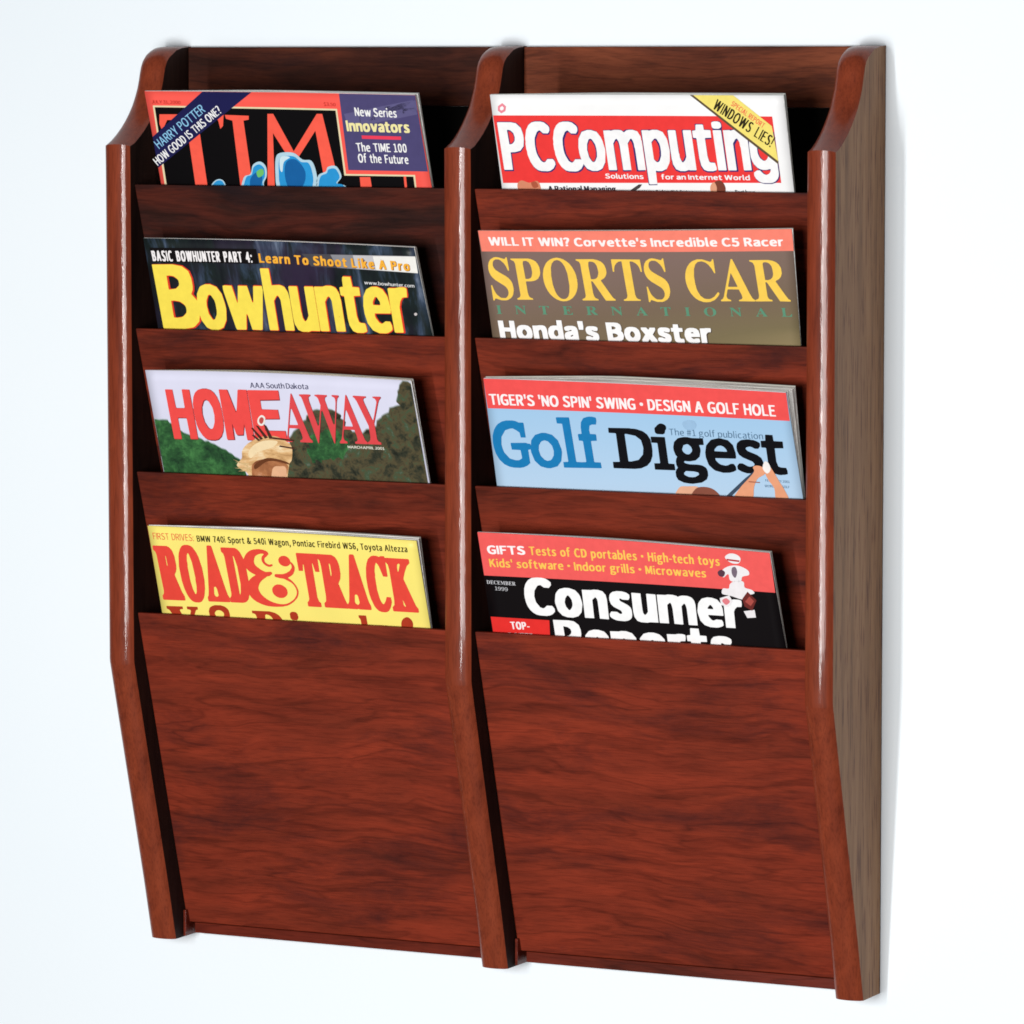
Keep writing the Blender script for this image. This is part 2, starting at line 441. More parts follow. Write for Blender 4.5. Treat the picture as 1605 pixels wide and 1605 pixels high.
# printed matter of the covers, measured on the cover in millimetres (across, up from the pocket's edge).
# outlines are written as steps of 0.03 mm
COVERS = [
dict(key='TIME', pocket=0, cover='fb5d52', kind='', corners=[[38.17, 66.84], [241.9, 64.65], [37.87, 0.96], [243.08, 0.89]], art=[
('shape','inner_frame','e8d9b0',1,'1420,1891 4642,-69 -36,-1510 1715,-4 -32,-591 -6371,-84'),
('shape','inner_frame','050305',2,'1462,1851 4557,-68 -42,-1510 1716,-4 -19,-552 -6281,-83'),
('shape','title','fa5f4c',3,'1551,1683 1632,-3 -65,-270 -80,-68 -20,208 -512,2 -49,-1562 -6,-342 -320,-4 18,342 51,1565 -479,-3 -176,-261 -40,169'),
('shape','title','fa5f4c',3,'3211,1669 602,-20 -17,-89 -137,-24 -39,-1532 -28,-341 -294,-4 5,341 77,1535 -156,44'),
('shape','title','fa5f4c',3,'4293,1696 145,1 365,-870 731,876 137,0 127,-1393 -52,-619 -282,-3 1,337 -32,1288 -628,-733 -108,-1 -344,670 -173,-1239 -64,-340 -159,-2 41,340'),
('shape','title','fa5f4c',3,'6358,243 262,3 -1,-207 -48,-337 -251,-3'),
('shape','title','fa5f4c',3,'7453,272 59,1 -39,-559 -59,-1'),
('shape','side_panel','4d4773',3,'6176,2287 2051,-22 -2,-1874 -2124,12'),
('shape','side_panel','5f5a85',4,'6219,1706 1766,339 59,-330 -1767,-341'),
('shape','side_panel','5f5a85',4,'6426,1707 1646,338 79,-219 -1646,-340'),
('shape','corner_banner','1c1c4d',5,'2810,2261 1252,-8 -2834,-1867 -67,216 110,547'),
('text','side_lettering','f6f6f4',6,(194.67, 49.9),(0.9997, -0.0264),{'N':'5,0 -3,198 30,1 53,-112 2,108 28,4 0,-197 -30,0 -53,112 -2,-109','e':'45,-2 -20,7 -17,23 -8,57 20,54 25,14 20,0 20,-8 14,-20 8,-53 -69,-5 -4,-15 24,-28 37,8 5,-20 -18,-14/35,92 38,0 -5,24 -21,6','w':'32,2 -30,146 30,0 16,-73 18,70 29,4 20,-76 18,72 29,4 -27,-147 -37,0 -16,68 -17,-68','S':'35,-2 -32,20 1,20 18,9 26,-19 20,0 11,10 1,24 -58,45 -11,15 -4,37 7,23 18,17 46,4 29,-18 1,-14 -16,-11 -40,13 -12,-24 15,-22 48,-32 10,-23 0,-30 -21,-38','r':'5,0 -5,145 68,8 0,-28 -20,-5 -17,-28 -1,-87','i':'8,0 -4,145 24,5 5,-145/12,175 -11,10 0,17 11,11 13,0 11,-11 0,-17 -11,-10','s':'25,-2 -24,17 4,18 13,4 27,-13 13,7 2,11 -49,43 -3,40 17,24 43,4 21,-14 -3,-17 -18,-5 -20,9 -9,-14 6,-14 44,-33 0,-47 -24,-20'},'N0 e3.83 w7.29 S14.01 e17.75 r21.2 i23.68 e25.07 s28.53'),
('text','side_lettering','f3e9a8',6,(186.7, 39.2),(0.9999, -0.0144),{'I':'6,0 -6,250 53,6 6,-250','n':'6,0 -4,194 103,7 35,-11 17,-21 5,-30 -2,-137 -55,0 -3,103 -5,30 -14,13 -23,-22 -2,-124','o':'66,-3 -31,9 -25,30 -10,81 10,39 25,30 70,15 38,-14 21,-21 19,-74 -9,-47 -27,-36 -38,-13/87,45 23,17 9,30 -5,34 -22,23 -28,-32 1,-42','v':'58,2 -57,167 1,25 57,0 33,-86 30,86 55,0 1,-25 -53,-163','a':'36,-3 -21,12 -14,23 4,56 31,26 57,21 -14,17 -64,-9 -5,34 60,24 65,-11 23,-47 -2,-141/70,45 26,16 0,21 -30,-15','t':'62,-3 -21,7 -14,19 -6,124 -21,13 0,26 24,13 8,44 51,-2 5,-42 40,-9 -2,-34 -40,-9 -1,-85 7,-17 34,-5 6,-34 -19,-10','r':'6,0 -4,194 115,0 0,-35 -35,-12 -21,-30 -3,-115','s':'41,-3 -40,22 10,34 34,2 25,-15 15,13 -71,56 0,64 18,18 34,10 64,-10 15,-14 -6,-27 -60,2 -6,-9 71,-51 4,-60 -26,-31'},'I0 n2.06 n7.18 o12.31 v18.04 a23.71 t28.74 o32.98 r38.71 s42.61'),
('shape','side_lettering','f0405a',6,'6574,1215 976,-15 -7,-78 -971,15'),
('text','side_lettering','f6f6f4',6,(191.66, 25.22),(1.0, -0.0091),{'T':'49,0 -6,169 -41,7 -2,20 116,5 3,-25 -42,-7 0,-164','h':'5,0 -5,213 28,5 7,-67 47,-1 14,-21 4,-124 -33,0 0,101 -12,18 -21,-22 -1,-97','e':'45,-2 -18,7 -16,20 -11,50 8,44 16,23 41,12 20,-10 14,-22 5,-50 -65,-5 -5,-8 18,-31 13,-4 24,9 11,-18 -21,-17/36,92 36,0 -9,30 -18,-2','I':'5,0 -5,196 28,5 5,-196','M':'5,0 -3,199 36,-3 31,-105 30,108 33,0 0,-197 -28,3 -2,86 -19,-63 -14,-8 -17,7 -20,64 -2,-86','E':'5,0 -5,196 92,5 3,-25 -61,-7 1,-46 47,-3 5,-18 -5,-11 -47,-2 -1,-54 5,-8 60,-2 1,-20','1':'5,0 -3,25 26,2 5,8 0,127 -24,7 -1,17 27,14 24,1 5,-169 28,-7 2,-20','0':'35,-2 -17,14 -11,30 -3,104 21,52 40,6 21,-15 14,-37 0,-97 -21,-52/48,28 15,11 10,63 -4,44 -17,28 -18,-38 0,-74'},'T0 h3.97 e7.35 T12.8 I16.77 M18.15 E22.55 127.85 031.03 034.53'),
('text','side_lettering','f6f6f4',6,(191.7, 17.53),(0.9999, -0.017),{'O':'45,-2 -20,14 -14,23 -11,64 4,41 21,50 20,14 34,1 25,-15 16,-30 8,-44 -4,-57 -27,-54 -18,-8/61,29 22,13 14,57 -7,47 -11,20 -13,8 -18,-11 -14,-44 4,-60','f':'18,0 -5,119 -11,7 -2,20 13,10 12,59 41,7 8,-9 -4,-16 -21,-7 -5,-20 1,-17 17,-3 2,-14 -2,-10 -18,-7 -1,-114','t':'39,-2 -21,20 -1,101 -17,10 2,20 15,7 5,35 23,-1 4,-37 25,-7 -2,-20 -25,-7 0,-77 5,-15 20,-5 2,-17 -8,-8','h':'5,0 -5,213 25,5 7,-66 37,2 21,-25 4,-124 -30,0 0,87 -15,31 -19,-24 0,-94','e':'42,-2 -18,7 -13,20 -11,51 8,43 17,27 34,8 20,-8 14,-23 4,-51 -58,-5 -4,-18 14,-21 37,2 8,-15 -18,-17/36,92 30,1 -7,30 -14,0','F':'5,0 -5,197 86,4 3,-24 -58,-7 1,-54 47,-3 1,-21 -48,-6 -2,-81','u':'25,-2 -10,4 -11,23 -4,121 30,0 0,-87 12,-32 22,25 0,94 25,5 5,-146','r':'5,0 -5,146 62,8 4,-28 -22,-7 -14,-30 0,-84'},'O0 f4.23 t8.76 h11.43 e14.62 F19.89 u23.02 t26.2 u28.86 r32.04 e34.5'),
('text','banner_lettering','8cc6e8',6,(41.53, 25.64),(0.8352, 0.5499),{'H':'5,0 -3,211 26,-4 2,-81 60,-2 13,5 0,78 26,4 0,-209 -26,3 -2,92 -64,2 -8,-5 -1,-89','A':'5,1 53,206 29,5 61,-207 -29,-1 -18,59 -46,1 -11,-9 -14,-53/55,87 40,3 -19,79','R':'5,0 -5,207 90,1 26,-22 7,-35 -7,-29 -30,-35 38,-85 -30,2 -37,79 -20,6 -8,-6 -1,-78/30,112 39,2 18,14 5,37 -12,18 -50,6','Y':'59,0 -7,83 -48,128 26,0 39,-90 33,86 27,5 -46,-129 -2,-78','P':'5,0 -5,207 87,1 29,-29 0,-60 -22,-26 -64,-10 -2,-78/30,108 43,3 15,15 3,35 -18,26 -43,2','O':'66,-3 -36,19 -15,21 -15,75 12,56 18,29 21,15 36,4 37,-16 20,-28 12,-82 -12,-46 -16,-28 -23,-15/75,23 34,18 18,67 -8,46 -18,29 -21,7 -25,-7 -19,-32 -4,-29 4,-60 17,-28','T':'59,0 -6,186 -48,6 -5,15 129,5 4,-19 -51,-7 -1,-181','E':'5,0 -3,211 102,0 -3,-19 -72,-6 1,-60 60,-2 6,-12 -6,-12 -60,-3 -2,-67 6,-8 71,-1 3,-19'},'H0 A4.32 R9.16 R13.33 Y17.51 P23.85 O27.86 T32.88 T37.28 E41.67 R45.33'),
('text','banner_lettering','f4f4f4',6,(38.01, 13.66),(0.8288, 0.5596),{'H':'5,0 -3,190 30,-3 2,-73 41,-2 11,5 2,73 29,0 0,-188 -30,3 -2,83 -45,2 -8,-5 0,-80','O':'56,-2 -32,16 -14,23 -10,38 0,42 11,41 13,20 19,13 35,4 29,-13 20,-27 10,-51 -3,-42 -27,-52 -25,-12/61,24 11,-2 17,12 16,57 -7,48 -12,23 -17,9 -23,-16 -14,-45 4,-54','W':'34,0 -32,190 30,-3 18,-105 24,105 28,3 24,-110 19,104 7,8 22,-2 -28,-188 -35,3 -23,103 -22,-103','G':'59,-2 -17,4 -28,28 -14,45 0,39 11,41 16,24 19,12 39,4 22,-10 11,-17 -11,-11 -32,15 -22,-9 -18,-33 0,-71 20,-32 27,-7 11,14 0,41 -27,7 -2,12 53,5 4,-78 -23,-20','D':'5,0 -5,187 72,1 26,-19 16,-36 4,-39 -10,-54 -15,-22 -21,-14/35,21 31,13 13,19 7,41 -8,46 -15,22 -26,9','I':'5,0 -5,187 27,5 5,-187','S':'43,-2 -26,10 -15,20 19,13 22,-18 19,-3 17,17 1,22 -10,16 -49,31 -14,43 20,38 42,8 26,-11 10,-16 -17,-11 -35,15 -14,-17 0,-16 11,-17 48,-31 13,-25 1,-23 -7,-22 -16,-16','T':'50,0 -5,168 -40,5 -5,14 114,5 3,-18 -43,-6 -1,-163','N':'5,0 -3,190 28,0 55,-113 2,110 26,3 1,-188 -29,0 -55,113 -1,-110','E':'5,0 -3,190 92,0 -3,-17 -59,-5 2,-54 48,-2 4,-11 -4,-11 -48,-2 -2,-61 5,-8 57,0 4,-17','?':'34,-2 -11,13 4,17 29,-1 0,-25/30,58 3,40 23,51 -3,16 -13,11 -26,-13 -13,15 26,19 29,1 26,-20 4,-29 -29,-87'},'H0 O3.79 W8.16 G15.52 O19.48 O23.85 D28.23 I33.81 S34.99 T40.43 H44.28 I48.06 S49.25 O54.69 N59.06 E62.81 ?66.04'),
('text','small_print','c03028',6,(42.18, 58.25),(0.9996, -0.0267),{'J':'21,-1 -12,4 -8,8 6,4 15,-7 13,3 5,11 0,55 10,2 2,-57 -3,-12 -9,-8','U':'31,-1 -14,3 -13,11 -4,18 0,46 12,0 0,-46 3,-13 8,-8 13,-2 9,2 9,11 2,56 10,2 2,-45 -5,-21 -12,-11','L':'2,0 -2,77 10,2 3,-70 38,-1 2,-6','Y':'30,0 -3,32 -26,47 12,0 21,-38 22,38 10,0 0,-4 -26,-44 -1,-30','3':'24,-1 -11,3 -12,8 5,5 24,-8 9,1 7,6 2,9 -4,7 -8,5 -15,2 -2,3 0,4 23,8 3,10 -5,8 -9,2 -21,-6 -5,5 13,8 14,2 10,-2 12,-8 3,-9 -2,-8 -13,-12 15,-11 3,-12 -4,-10 -10,-7','1':'2,0 -1,7 18,1 2,3 0,55 -15,2 -2,4 27,7 2,-69 17,-2 2,-6',',':'3,-19 -2,4 11,13 -9,9 3,5 8,1 7,-8 -2,-12 -6,-8','2':'2,0 -1,6 35,33 8,19 -2,6 -7,7 -12,1 -16,-8 -6,5 9,7 14,5 20,-5 9,-9 1,-17 -13,-22 -20,-19 37,-1 1,-7','0':'26,-1 -13,5 -7,9 -5,11 -1,22 9,26 10,7 12,2 11,-3 11,-11 5,-19 0,-17 -4,-16 -6,-9 -9,-6/28,7 11,4 6,10 2,18 -5,25 -4,6 -8,3 -11,-5 -5,-9 -2,-12 2,-26 6,-11'},'J0 U1.84 L4.15 Y6.03 38.79 110.89 ,12.72 214.08 016.16 018.2 020.24'),
('text','small_print','c03028',6,(172.43, 56.77),(0.9994, -0.0332),{'$':'27,-13 -3,11 -23,10 6,6 21,-7 15,7 1,6 -4,8 -32,18 -4,12 4,10 16,9 1,11 6,1 3,-2 1,-10 14,-4 4,-6 -5,-4 -15,6 -10,-2 -7,-10 5,-8 30,-16 5,-14 -2,-8 -6,-7 -13,-6 -2,-10','3':'25,-1 -15,4 -9,7 5,5 25,-8 15,5 3,9 -3,8 -9,6 -16,2 -1,4 1,3 20,6 5,11 -5,7 -10,4 -21,-7 -5,5 10,6 18,3 13,-3 10,-8 1,-14 -14,-13 14,-9 4,-12 -4,-12 -8,-5','.':'7,-1 -5,3 0,8 5,3 8,-2 0,-9','5':'25,-1 -18,5 -5,4 1,5 3,2 22,-8 9,1 11,8 1,12 -2,8 -9,5 -10,2 -14,-4 -6,3 3,34 44,2 0,-8 -34,-2 -1,-19 28,-1 10,-8 4,-15 -4,-13 -11,-10','0':'25,-1 -13,5 -5,7 -6,13 -1,21 3,14 8,14 21,6 16,-5 6,-8 5,-12 1,-19 -4,-19 -7,-10 -9,-6/27,7 14,5 7,23 -3,24 -5,9 -9,4 -12,-6 -7,-22 3,-25 5,-9'},'$0 31.98 .4.11 54.91 07.06'),
('shape','picture','b4d6e6',7,'2508,-124 -16,37 22,46 39,48 38,41 34,34 40,30 42,25 39,15 37,6 38,-1 34,-10 27,-16 21,-25 15,-33 11,-39 7,-39 11,-45 14,-52 -1,-45 -33,-28 -88,-6 -127,10 -125,21'),
('shape','picture','2b97d6',8,'2555,-100 -14,29 18,38 32,40 31,33 28,28 33,25 34,20 32,13 31,5 31,-2 28,-7 22,-14 17,-20 13,-28 8,-31 6,-32 10,-37 11,-42 -1,-38 -27,-23 -72,-4 -104,8 -103,17'),
('shape','picture','b4d6e6',7,'3302,-227 -21,84 35,123 58,127 52,93 45,42 50,14 50,8 42,22 30,48 21,61 21,60 30,47 45,35 52,27 54,16 47,3 40,-14 38,-28 30,-38 20,-43 6,-50 -4,-60 -11,-61 -16,-55 -23,-44 -30,-38 -30,-39 -22,-49 3,-70 19,-82 3,-78 -42,-54 -125,-31 -180,-17 -176,6'),
('shape','picture','2b97d6',8,'3384,-148 -16,68 28,102 48,103 42,76 37,35 41,12 41,6 35,19 24,39 17,49 18,50 24,38 37,29 43,22 44,14 38,2 33,-12 31,-23 25,-31 16,-35 5,-41 -3,-49 -9,-50 -13,-45 -19,-36 -25,-31 -24,-33 -18,-40 2,-57 16,-68 2,-63 -34,-44 -102,-26 -148,-14 -144,5'),
('shape','picture','b4d6e6',7,'4241,237 13,99 18,118 22,116 26,90 28,56 29,36 38,22 50,17 73,13 90,6 91,-3 78,-14 59,-30 48,-45 45,-46 48,-34 56,-10 60,3 56,1 45,-20 31,-45 21,-61 14,-71 7,-74 4,-81 -1,-88 -11,-88 -24,-81 -31,-76 -39,-73 -61,-63 -97,-44 -161,-26 -211,-11 -206,5 -147,22 -67,46 -16,66 6,74 3,68 -4,54 1,48 6,54'),
('shape','picture','2b97d6',8,'4331,254 11,81 14,97 18,95 22,74 22,46 24,29 31,18 42,14 60,11 73,5 75,-2 64,-11 48,-26 40,-37 36,-37 39,-28 47,-8 49,3 46,0 37,-16 25,-37 18,-50 11,-59 6,-61 3,-65 -1,-73 -9,-72 -20,-66 -25,-62 -32,-60 -50,-52 -79,-37 -133,-21 -173,-8 -169,4 -120,18 -55,37 -13,55 5,60 3,56 -4,44 1,40 5,44'),
('shape','picture','b4d6e6',7,'5225,23 18,67 24,70 30,65 35,52 45,33 54,19 53,15 43,19 25,29 14,32 15,30 27,22 46,16 59,12 59,2 47,-17 36,-42 30,-63 19,-69 4,-60 -25,-50 -48,-46 -45,-41 -14,-33 30,-17 60,-4 64,-8 45,-25 35,-54 33,-75 2,-72 -56,-51 -158,-26 -233,-11 -232,5 -158,22 -54,45 7,65 35,74'),
('shape','picture','2b97d6',8,'5299,46 15,56 20,57 24,53 29,43 37,27 44,15 44,13 35,16 21,23 11,27 12,24 22,18 38,13 48,10 49,2 38,-14 30,-35 24,-52 16,-56 3,-49 -21,-41 -39,-38 -36,-33 -12,-27 25,-14 49,-4 52,-6 37,-20 29,-45 27,-61 2,-60 -47,-41 -129,-21 -191,-9 -190,4 -129,18 -45,36 6,54 28,60'),
('shape','picture','1560a0',9,'4576,578 54,42 66,26 70,6 62,-15 59,-45 59,-70 47,-82 24,-82 -5,-86 -25,-94 -41,-89 -52,-70 -73,-56 -91,-45 -91,-24 -69,8 -42,52 -27,88 -15,102 -3,95 7,92 18,95 30,87'),
('shape','picture','1560a0',9,'3592,173 42,56 60,53 62,42 51,21 38,-4 32,-23 23,-38 7,-47 -11,-65 -27,-82 -36,-80 -41,-57 -53,-32 -65,-17 -60,0 -41,18 -16,46 -1,69 12,75'),
('shape','picture','cfe6ee',9,'4418,633 17,32 20,23 25,15 31,9 47,4 58,-2 50,-8 22,-15 -21,-19 -49,-25 -57,-31 -45,-39 -27,-55 -20,-68 -16,-63 -16,-39 -16,-10 -15,9 -12,24 -7,32 1,48 6,64 10,64'),
('shape','picture','6fbf6a',10,'3782,345 31,26 47,25 47,16 34,2 17,-18 9,-35 -1,-38 -12,-33 -29,-28 -43,-28 -45,-21 -32,-4 -19,21 -11,38 -3,42'),
]),
dict(key='PC', pocket=0, cover='fafafa', kind='', corners=[[296.43, 65.14], [502.03, 65.33], [294.52, -0.4], [501.07, 0.57]], art=[
('shape','title_band','f03c3a',1,'9879,1701 6552,8 5,-1487 -6614,-77'),
('shape','corner_banner','60503a',4,'14518,2244 95,13 1825,-1540 -10,-77'),
('shape','corner_banner','f7e477',5,'14580,2257 925,3 890,-762 42,-787'),
('text','title','fafafa',3,(298.43, 13.33),(1.0, 0.0001),{'P':'15,6 -10,5 -5,19 1,1057 5,10 19,5 302,0 121,-23 102,-103 23,-101 10,-60 0,-101 -33,-161 -92,-102 -131,-33 -111,-6 -10,-401/217,594 60,7 45,33 37,50 13,81 -20,90 -62,61 -54,14 -19,-4 -6,-20','C':'287,-12 -81,20 -60,48 -33,35 -60,110 -42,161 -1,91 -10,30 0,131 10,40 1,81 52,191 70,110 83,63 91,22 131,0 80,-22 85,-73 20,-40 -2,-60 -22,-44 -30,-31 -111,2 -71,67 -20,-2 -52,-33 -71,-130 -12,-51 -11,-110 1,-111 10,-81 22,-70 50,-101 23,-22 40,-20 20,0 31,18 50,57 121,2 20,-11 32,-54 2,-60 -61,-91 -84,-52 -60,-13'},'P0 C18.23 C38.2'),
('text','title','3a2d6e',2.5,(298.33, 12.63),(1.0, 0.0001),{'P':'16,-4 -11,5 -5,20 1,1105 5,11 20,5 300,0 124,-24 31,-18 66,-67 21,-51 21,-114 0,-165 -23,-135 -34,-55 -62,-71 -134,-33 -93,-7 -10,-401/244,641 20,-5 25,15 49,52 13,41 0,72 -13,42 -51,51 -34,7 -10,-2 -5,-15','C':'295,-23 -83,21 -41,28 -65,67 -52,103 -33,124 -10,62 -1,93 -10,31 11,248 44,186 61,114 34,36 72,49 83,21 134,2 83,-23 41,-28 52,-53 15,-35 -2,-103 -31,-62 -23,-15 -135,3 -41,48 -21,9 -44,-25 -74,-144 -18,-155 18,-176 70,-145 38,-23 21,0 20,12 52,57 147,-4 41,-73 3,-93 -57,-86 -72,-50 -93,-23'},'P0 C18.58 C38.84'),
('text','title','fafafa',3.2,(354.37, 13.71),(1.0, 0.0088),{'o':'248,-12 -120,51 -96,146 -32,204 0,137 32,194 99,156 137,43 87,0 130,-43 77,-117 31,-87 30,-185 0,-59 -42,-243 -85,-136 -53,-32 -78,-29/284,195 32,-7 36,26 54,97 13,98 -1,97 -12,88 -60,110 -39,20 -39,-20 -51,-100 -22,-137 22,-165 48,-88','m':'15,6 -10,4 -5,19 5,876 146,5 29,-10 78,19 107,0 68,-12 39,-35 20,-7 58,42 58,12 88,1 107,-34 61,-117 3,-78 9,-29 -5,-652 -156,-5 -18,5 -5,9 -1,477 -9,39 -1,78 -21,68 -22,39 -10,2 -20,-11 -72,-98 -5,-603 -166,-5 -19,5 -5,9 -1,546 -12,87 -29,59 -12,8 -34,-18 -58,-88 -1,-594 -14,-13','p':'15,-316 -10,5 -5,19 1,1188 4,9 19,5 127,0 29,-10 78,19 117,-2 117,-48 70,-139 12,-49 20,-204 -1,-49 -31,-214 -19,-49 -81,-128 -116,-51 -98,0 -29,9 -19,-5 -11,-301/264,185 43,13 22,26 48,107 12,97 0,107 -12,78 -50,98 -30,14 -29,-10 -63,-63 -10,-19 0,-380 39,-49','u':'161,-12 -93,41 -58,117 -1,68 -9,39 1,643 14,13 29,1 126,-1 14,-13 1,-487 9,-39 1,-78 31,-88 20,-19 12,-1 49,46 43,81 1,585 14,13 166,0 9,-4 5,-19 -1,-867 -13,-13 -137,-1 -29,10 -88,-29','t':'229,-12 -78,31 -51,88 -22,166 -1,447 -14,14 -48,2 -14,14 0,136 14,14 39,1 29,14 15,107 14,14 146,0 14,-14 6,-107 136,-6 14,-13 -5,-156 -136,-6 -14,-14 0,-399 19,-107 15,-24 19,-9 97,-6 24,-97 0,-49 -14,-21 -78,-22','i':'24,6 -9,4 -5,19 0,867 14,13 166,0 10,-4 4,-19 0,-867 -14,-13/63,942 -39,10 -21,31 -3,78 10,20 14,11 49,13 78,-1 49,-19 21,-34 3,-19 -3,-39 -17,-29 -53,-24','n':'15,6 -10,4 -5,19 5,876 146,5 39,-15 19,12 59,12 97,1 88,-22 26,-22 54,-107 12,-97 -5,-662 -155,-5 -19,5 -5,9 -1,497 -9,29 -3,88 -32,73 -19,18 -39,-20 -63,-91 -1,-594 -14,-13'},'o0 m19.3 p46.39 u64.83 t81.94 i96 n103.33'),
('text','title','3a2d6e',2.7,(354.27, 13.01),(1.0, 0.0088),{'o':'225,-12 -100,42 -92,160 -33,210 0,140 10,70 23,141 92,160 130,44 110,0 123,-44 90,-150 42,-261 0,-70 -30,-210 -13,-50 -92,-142 -110,-43/302,230 13,-1 20,18 43,83 22,130 -12,120 -50,110 -33,19 -22,-19 -50,-100 -13,-90 1,-80 12,-70 45,-100','m':'15,-4 -10,5 -5,19 5,920 370,15 60,-12 40,-30 50,32 50,10 110,1 104,-35 49,-100 22,-151 -4,-669 -181,-6 -19,5 -5,10 -1,550 -12,90 -21,40 -12,8 -74,-98 -6,-599 -170,-6 -19,5 -5,10 -1,490 -9,30 -4,90 -10,40 -22,36 -30,-22 -44,-74 -2,-590 -14,-14','p':'15,-314 -10,4 -5,20 1,1221 5,10 19,5 360,7 110,-49 75,-163 11,-151 9,-30 0,-130 -32,-240 -93,-162 -120,-53 -130,3 -10,-288/273,230 12,-1 20,18 33,63 22,60 1,60 9,30 0,80 -13,70 -35,80 -27,22 -35,-22 -47,-60 -3,-20 1,-320 11,-20','u':'165,-22 -95,42 -47,90 -13,50 0,80 -10,40 1,651 14,14 30,1 150,-1 14,-14 2,-551 12,-90 32,-55 30,22 55,93 1,581 14,14 180,0 10,-5 5,-19 0,-911 -15,-14 -190,-1 -70,-20','t':'235,-22 -90,37 -52,95 -13,120 -1,480 -14,15 -50,1 -14,15 0,180 14,14 40,3 30,13 6,110 14,14 170,0 14,-14 7,-110 129,-6 15,-14 -5,-200 -130,-6 -14,-15 -1,-370 25,-110 30,-14 70,-1 22,-15 13,-70 0,-110 -5,-10 -40,-22 -60,-13','i':'25,-4 -10,5 -5,19 4,931 -14,40 0,90 15,40 20,12 150,2 40,-21 15,-43 0,-80 -14,-40 3,-941 -4,-10 -20,-5','n':'15,-4 -10,5 -5,19 5,920 370,16 80,-23 27,-22 46,-90 22,-161 -5,-659 -180,-6 -19,5 -5,10 -1,530 -13,100 -32,66 -25,-16 -59,-90 -2,-590 -14,-14'},'o0 m19.32 p45.96 u64.47 t81.71 i96.09 n104.11'),
('text','title','fafafa',3.2,(474.51, 15.15),(0.9999, 0.0103),{'g':'206,-289 -39,9 -57,29 -57,56 -33,71 4,67 76,50 67,2 74,-81 51,-21 19,0 48,19 33,31 17,28 10,48 -12,6 -86,-20 -77,0 -57,12 -67,36 -70,81 -28,67 -22,86 0,278 12,67 39,105 21,32 64,64 60,30 163,3 57,-20 39,10 124,0 14,-14 0,-19 0,-900 -12,-57 -28,-57 -27,-29 -33,-31 -58,-29 -57,-12/278,211 43,-2 31,21 36,45 21,50 18,106 -9,76 -29,86 -49,62 -39,16 -28,-8 -29,-21 -31,-39 -29,-67 -11,-58 0,-95 11,-48 31,-70'},'g0'),
('text','title','3a2d6e',2.7,(474.41, 14.45),(0.9999, 0.0103),{'g':'231,-288 -78,20 -53,32 -36,36 -34,62 4,108 69,52 46,8 -2,9 -58,50 -27,39 -30,59 -22,79 -10,69 0,226 22,118 30,79 42,62 26,26 52,32 49,13 168,-1 39,-13 177,3 14,-14 1,-20 0,-915 -12,-59 -37,-69 -51,-49 -43,-22 -78,-22/306,-79 43,8 40,31 21,30 -2,28 -190,-8 28,-49/306,236 34,8 41,41 30,59 21,109 -11,69 -30,78 -37,50 -34,21 -33,-12 -38,-39 -30,-59 -22,-89 10,-98 22,-59 22,-34'},'g0'),
('text','subtitle','fafafa',6,(370.29, 8.38),(1.0, -0.0033),{'S':'40,-1 -37,13 -1,9 6,6 13,3 39,-13 21,7 4,9 -10,7 -59,23 -8,16 6,20 15,10 20,4 30,0 26,-7 6,-12 -8,-8 -41,8 -18,-5 -3,-6 12,-10 55,-20 11,-20 -7,-19 -27,-14','o':'47,-1 -20,3 -20,16 -7,26 8,24 19,13 28,6 37,-6 18,-13 7,-19 -7,-31 -20,-16/58,18 10,1 13,10 5,13 -7,16 -20,9 -13,-4 -10,-8 -4,-11 6,-16','l':'18,-1 -13,4 -5,13 3,105 28,-3 1,-98 8,-4 3,-15','u':'29,-1 -15,3 -12,14 -1,68 28,0 3,-57 15,-10 25,14 1,53 28,1 0,-84 -29,2 -17,-5','t':'44,-1 -15,3 -8,8 -4,13 0,41 -17,6 1,13 17,3 5,20 23,0 3,-20 29,-3 -1,-15 -28,-2 -1,-37 5,-10 25,-1 4,-15 -10,-5','i':'7,0 -3,83 27,2 2,-82/12,93 -11,8 4,14 22,2 7,-4 3,-10 -4,-7','n':'3,0 -2,85 24,0 6,-4 35,6 20,-4 13,-10 3,-13 -1,-59 -28,0 -1,50 -4,10 -11,6 -25,-12 -1,-54','s':'29,-1 -28,9 0,8 7,7 13,1 25,-7 16,6 -9,8 -41,16 -4,10 2,17 13,9 24,4 41,-8 3,-7 -6,-8 -32,5 -13,-7 6,-6 44,-16 5,-11 -3,-17 -19,-12'},'S0 o3.89 l7.75 u9.37 t12.78 i15.59 o17.03 n20.89 s24.32'),
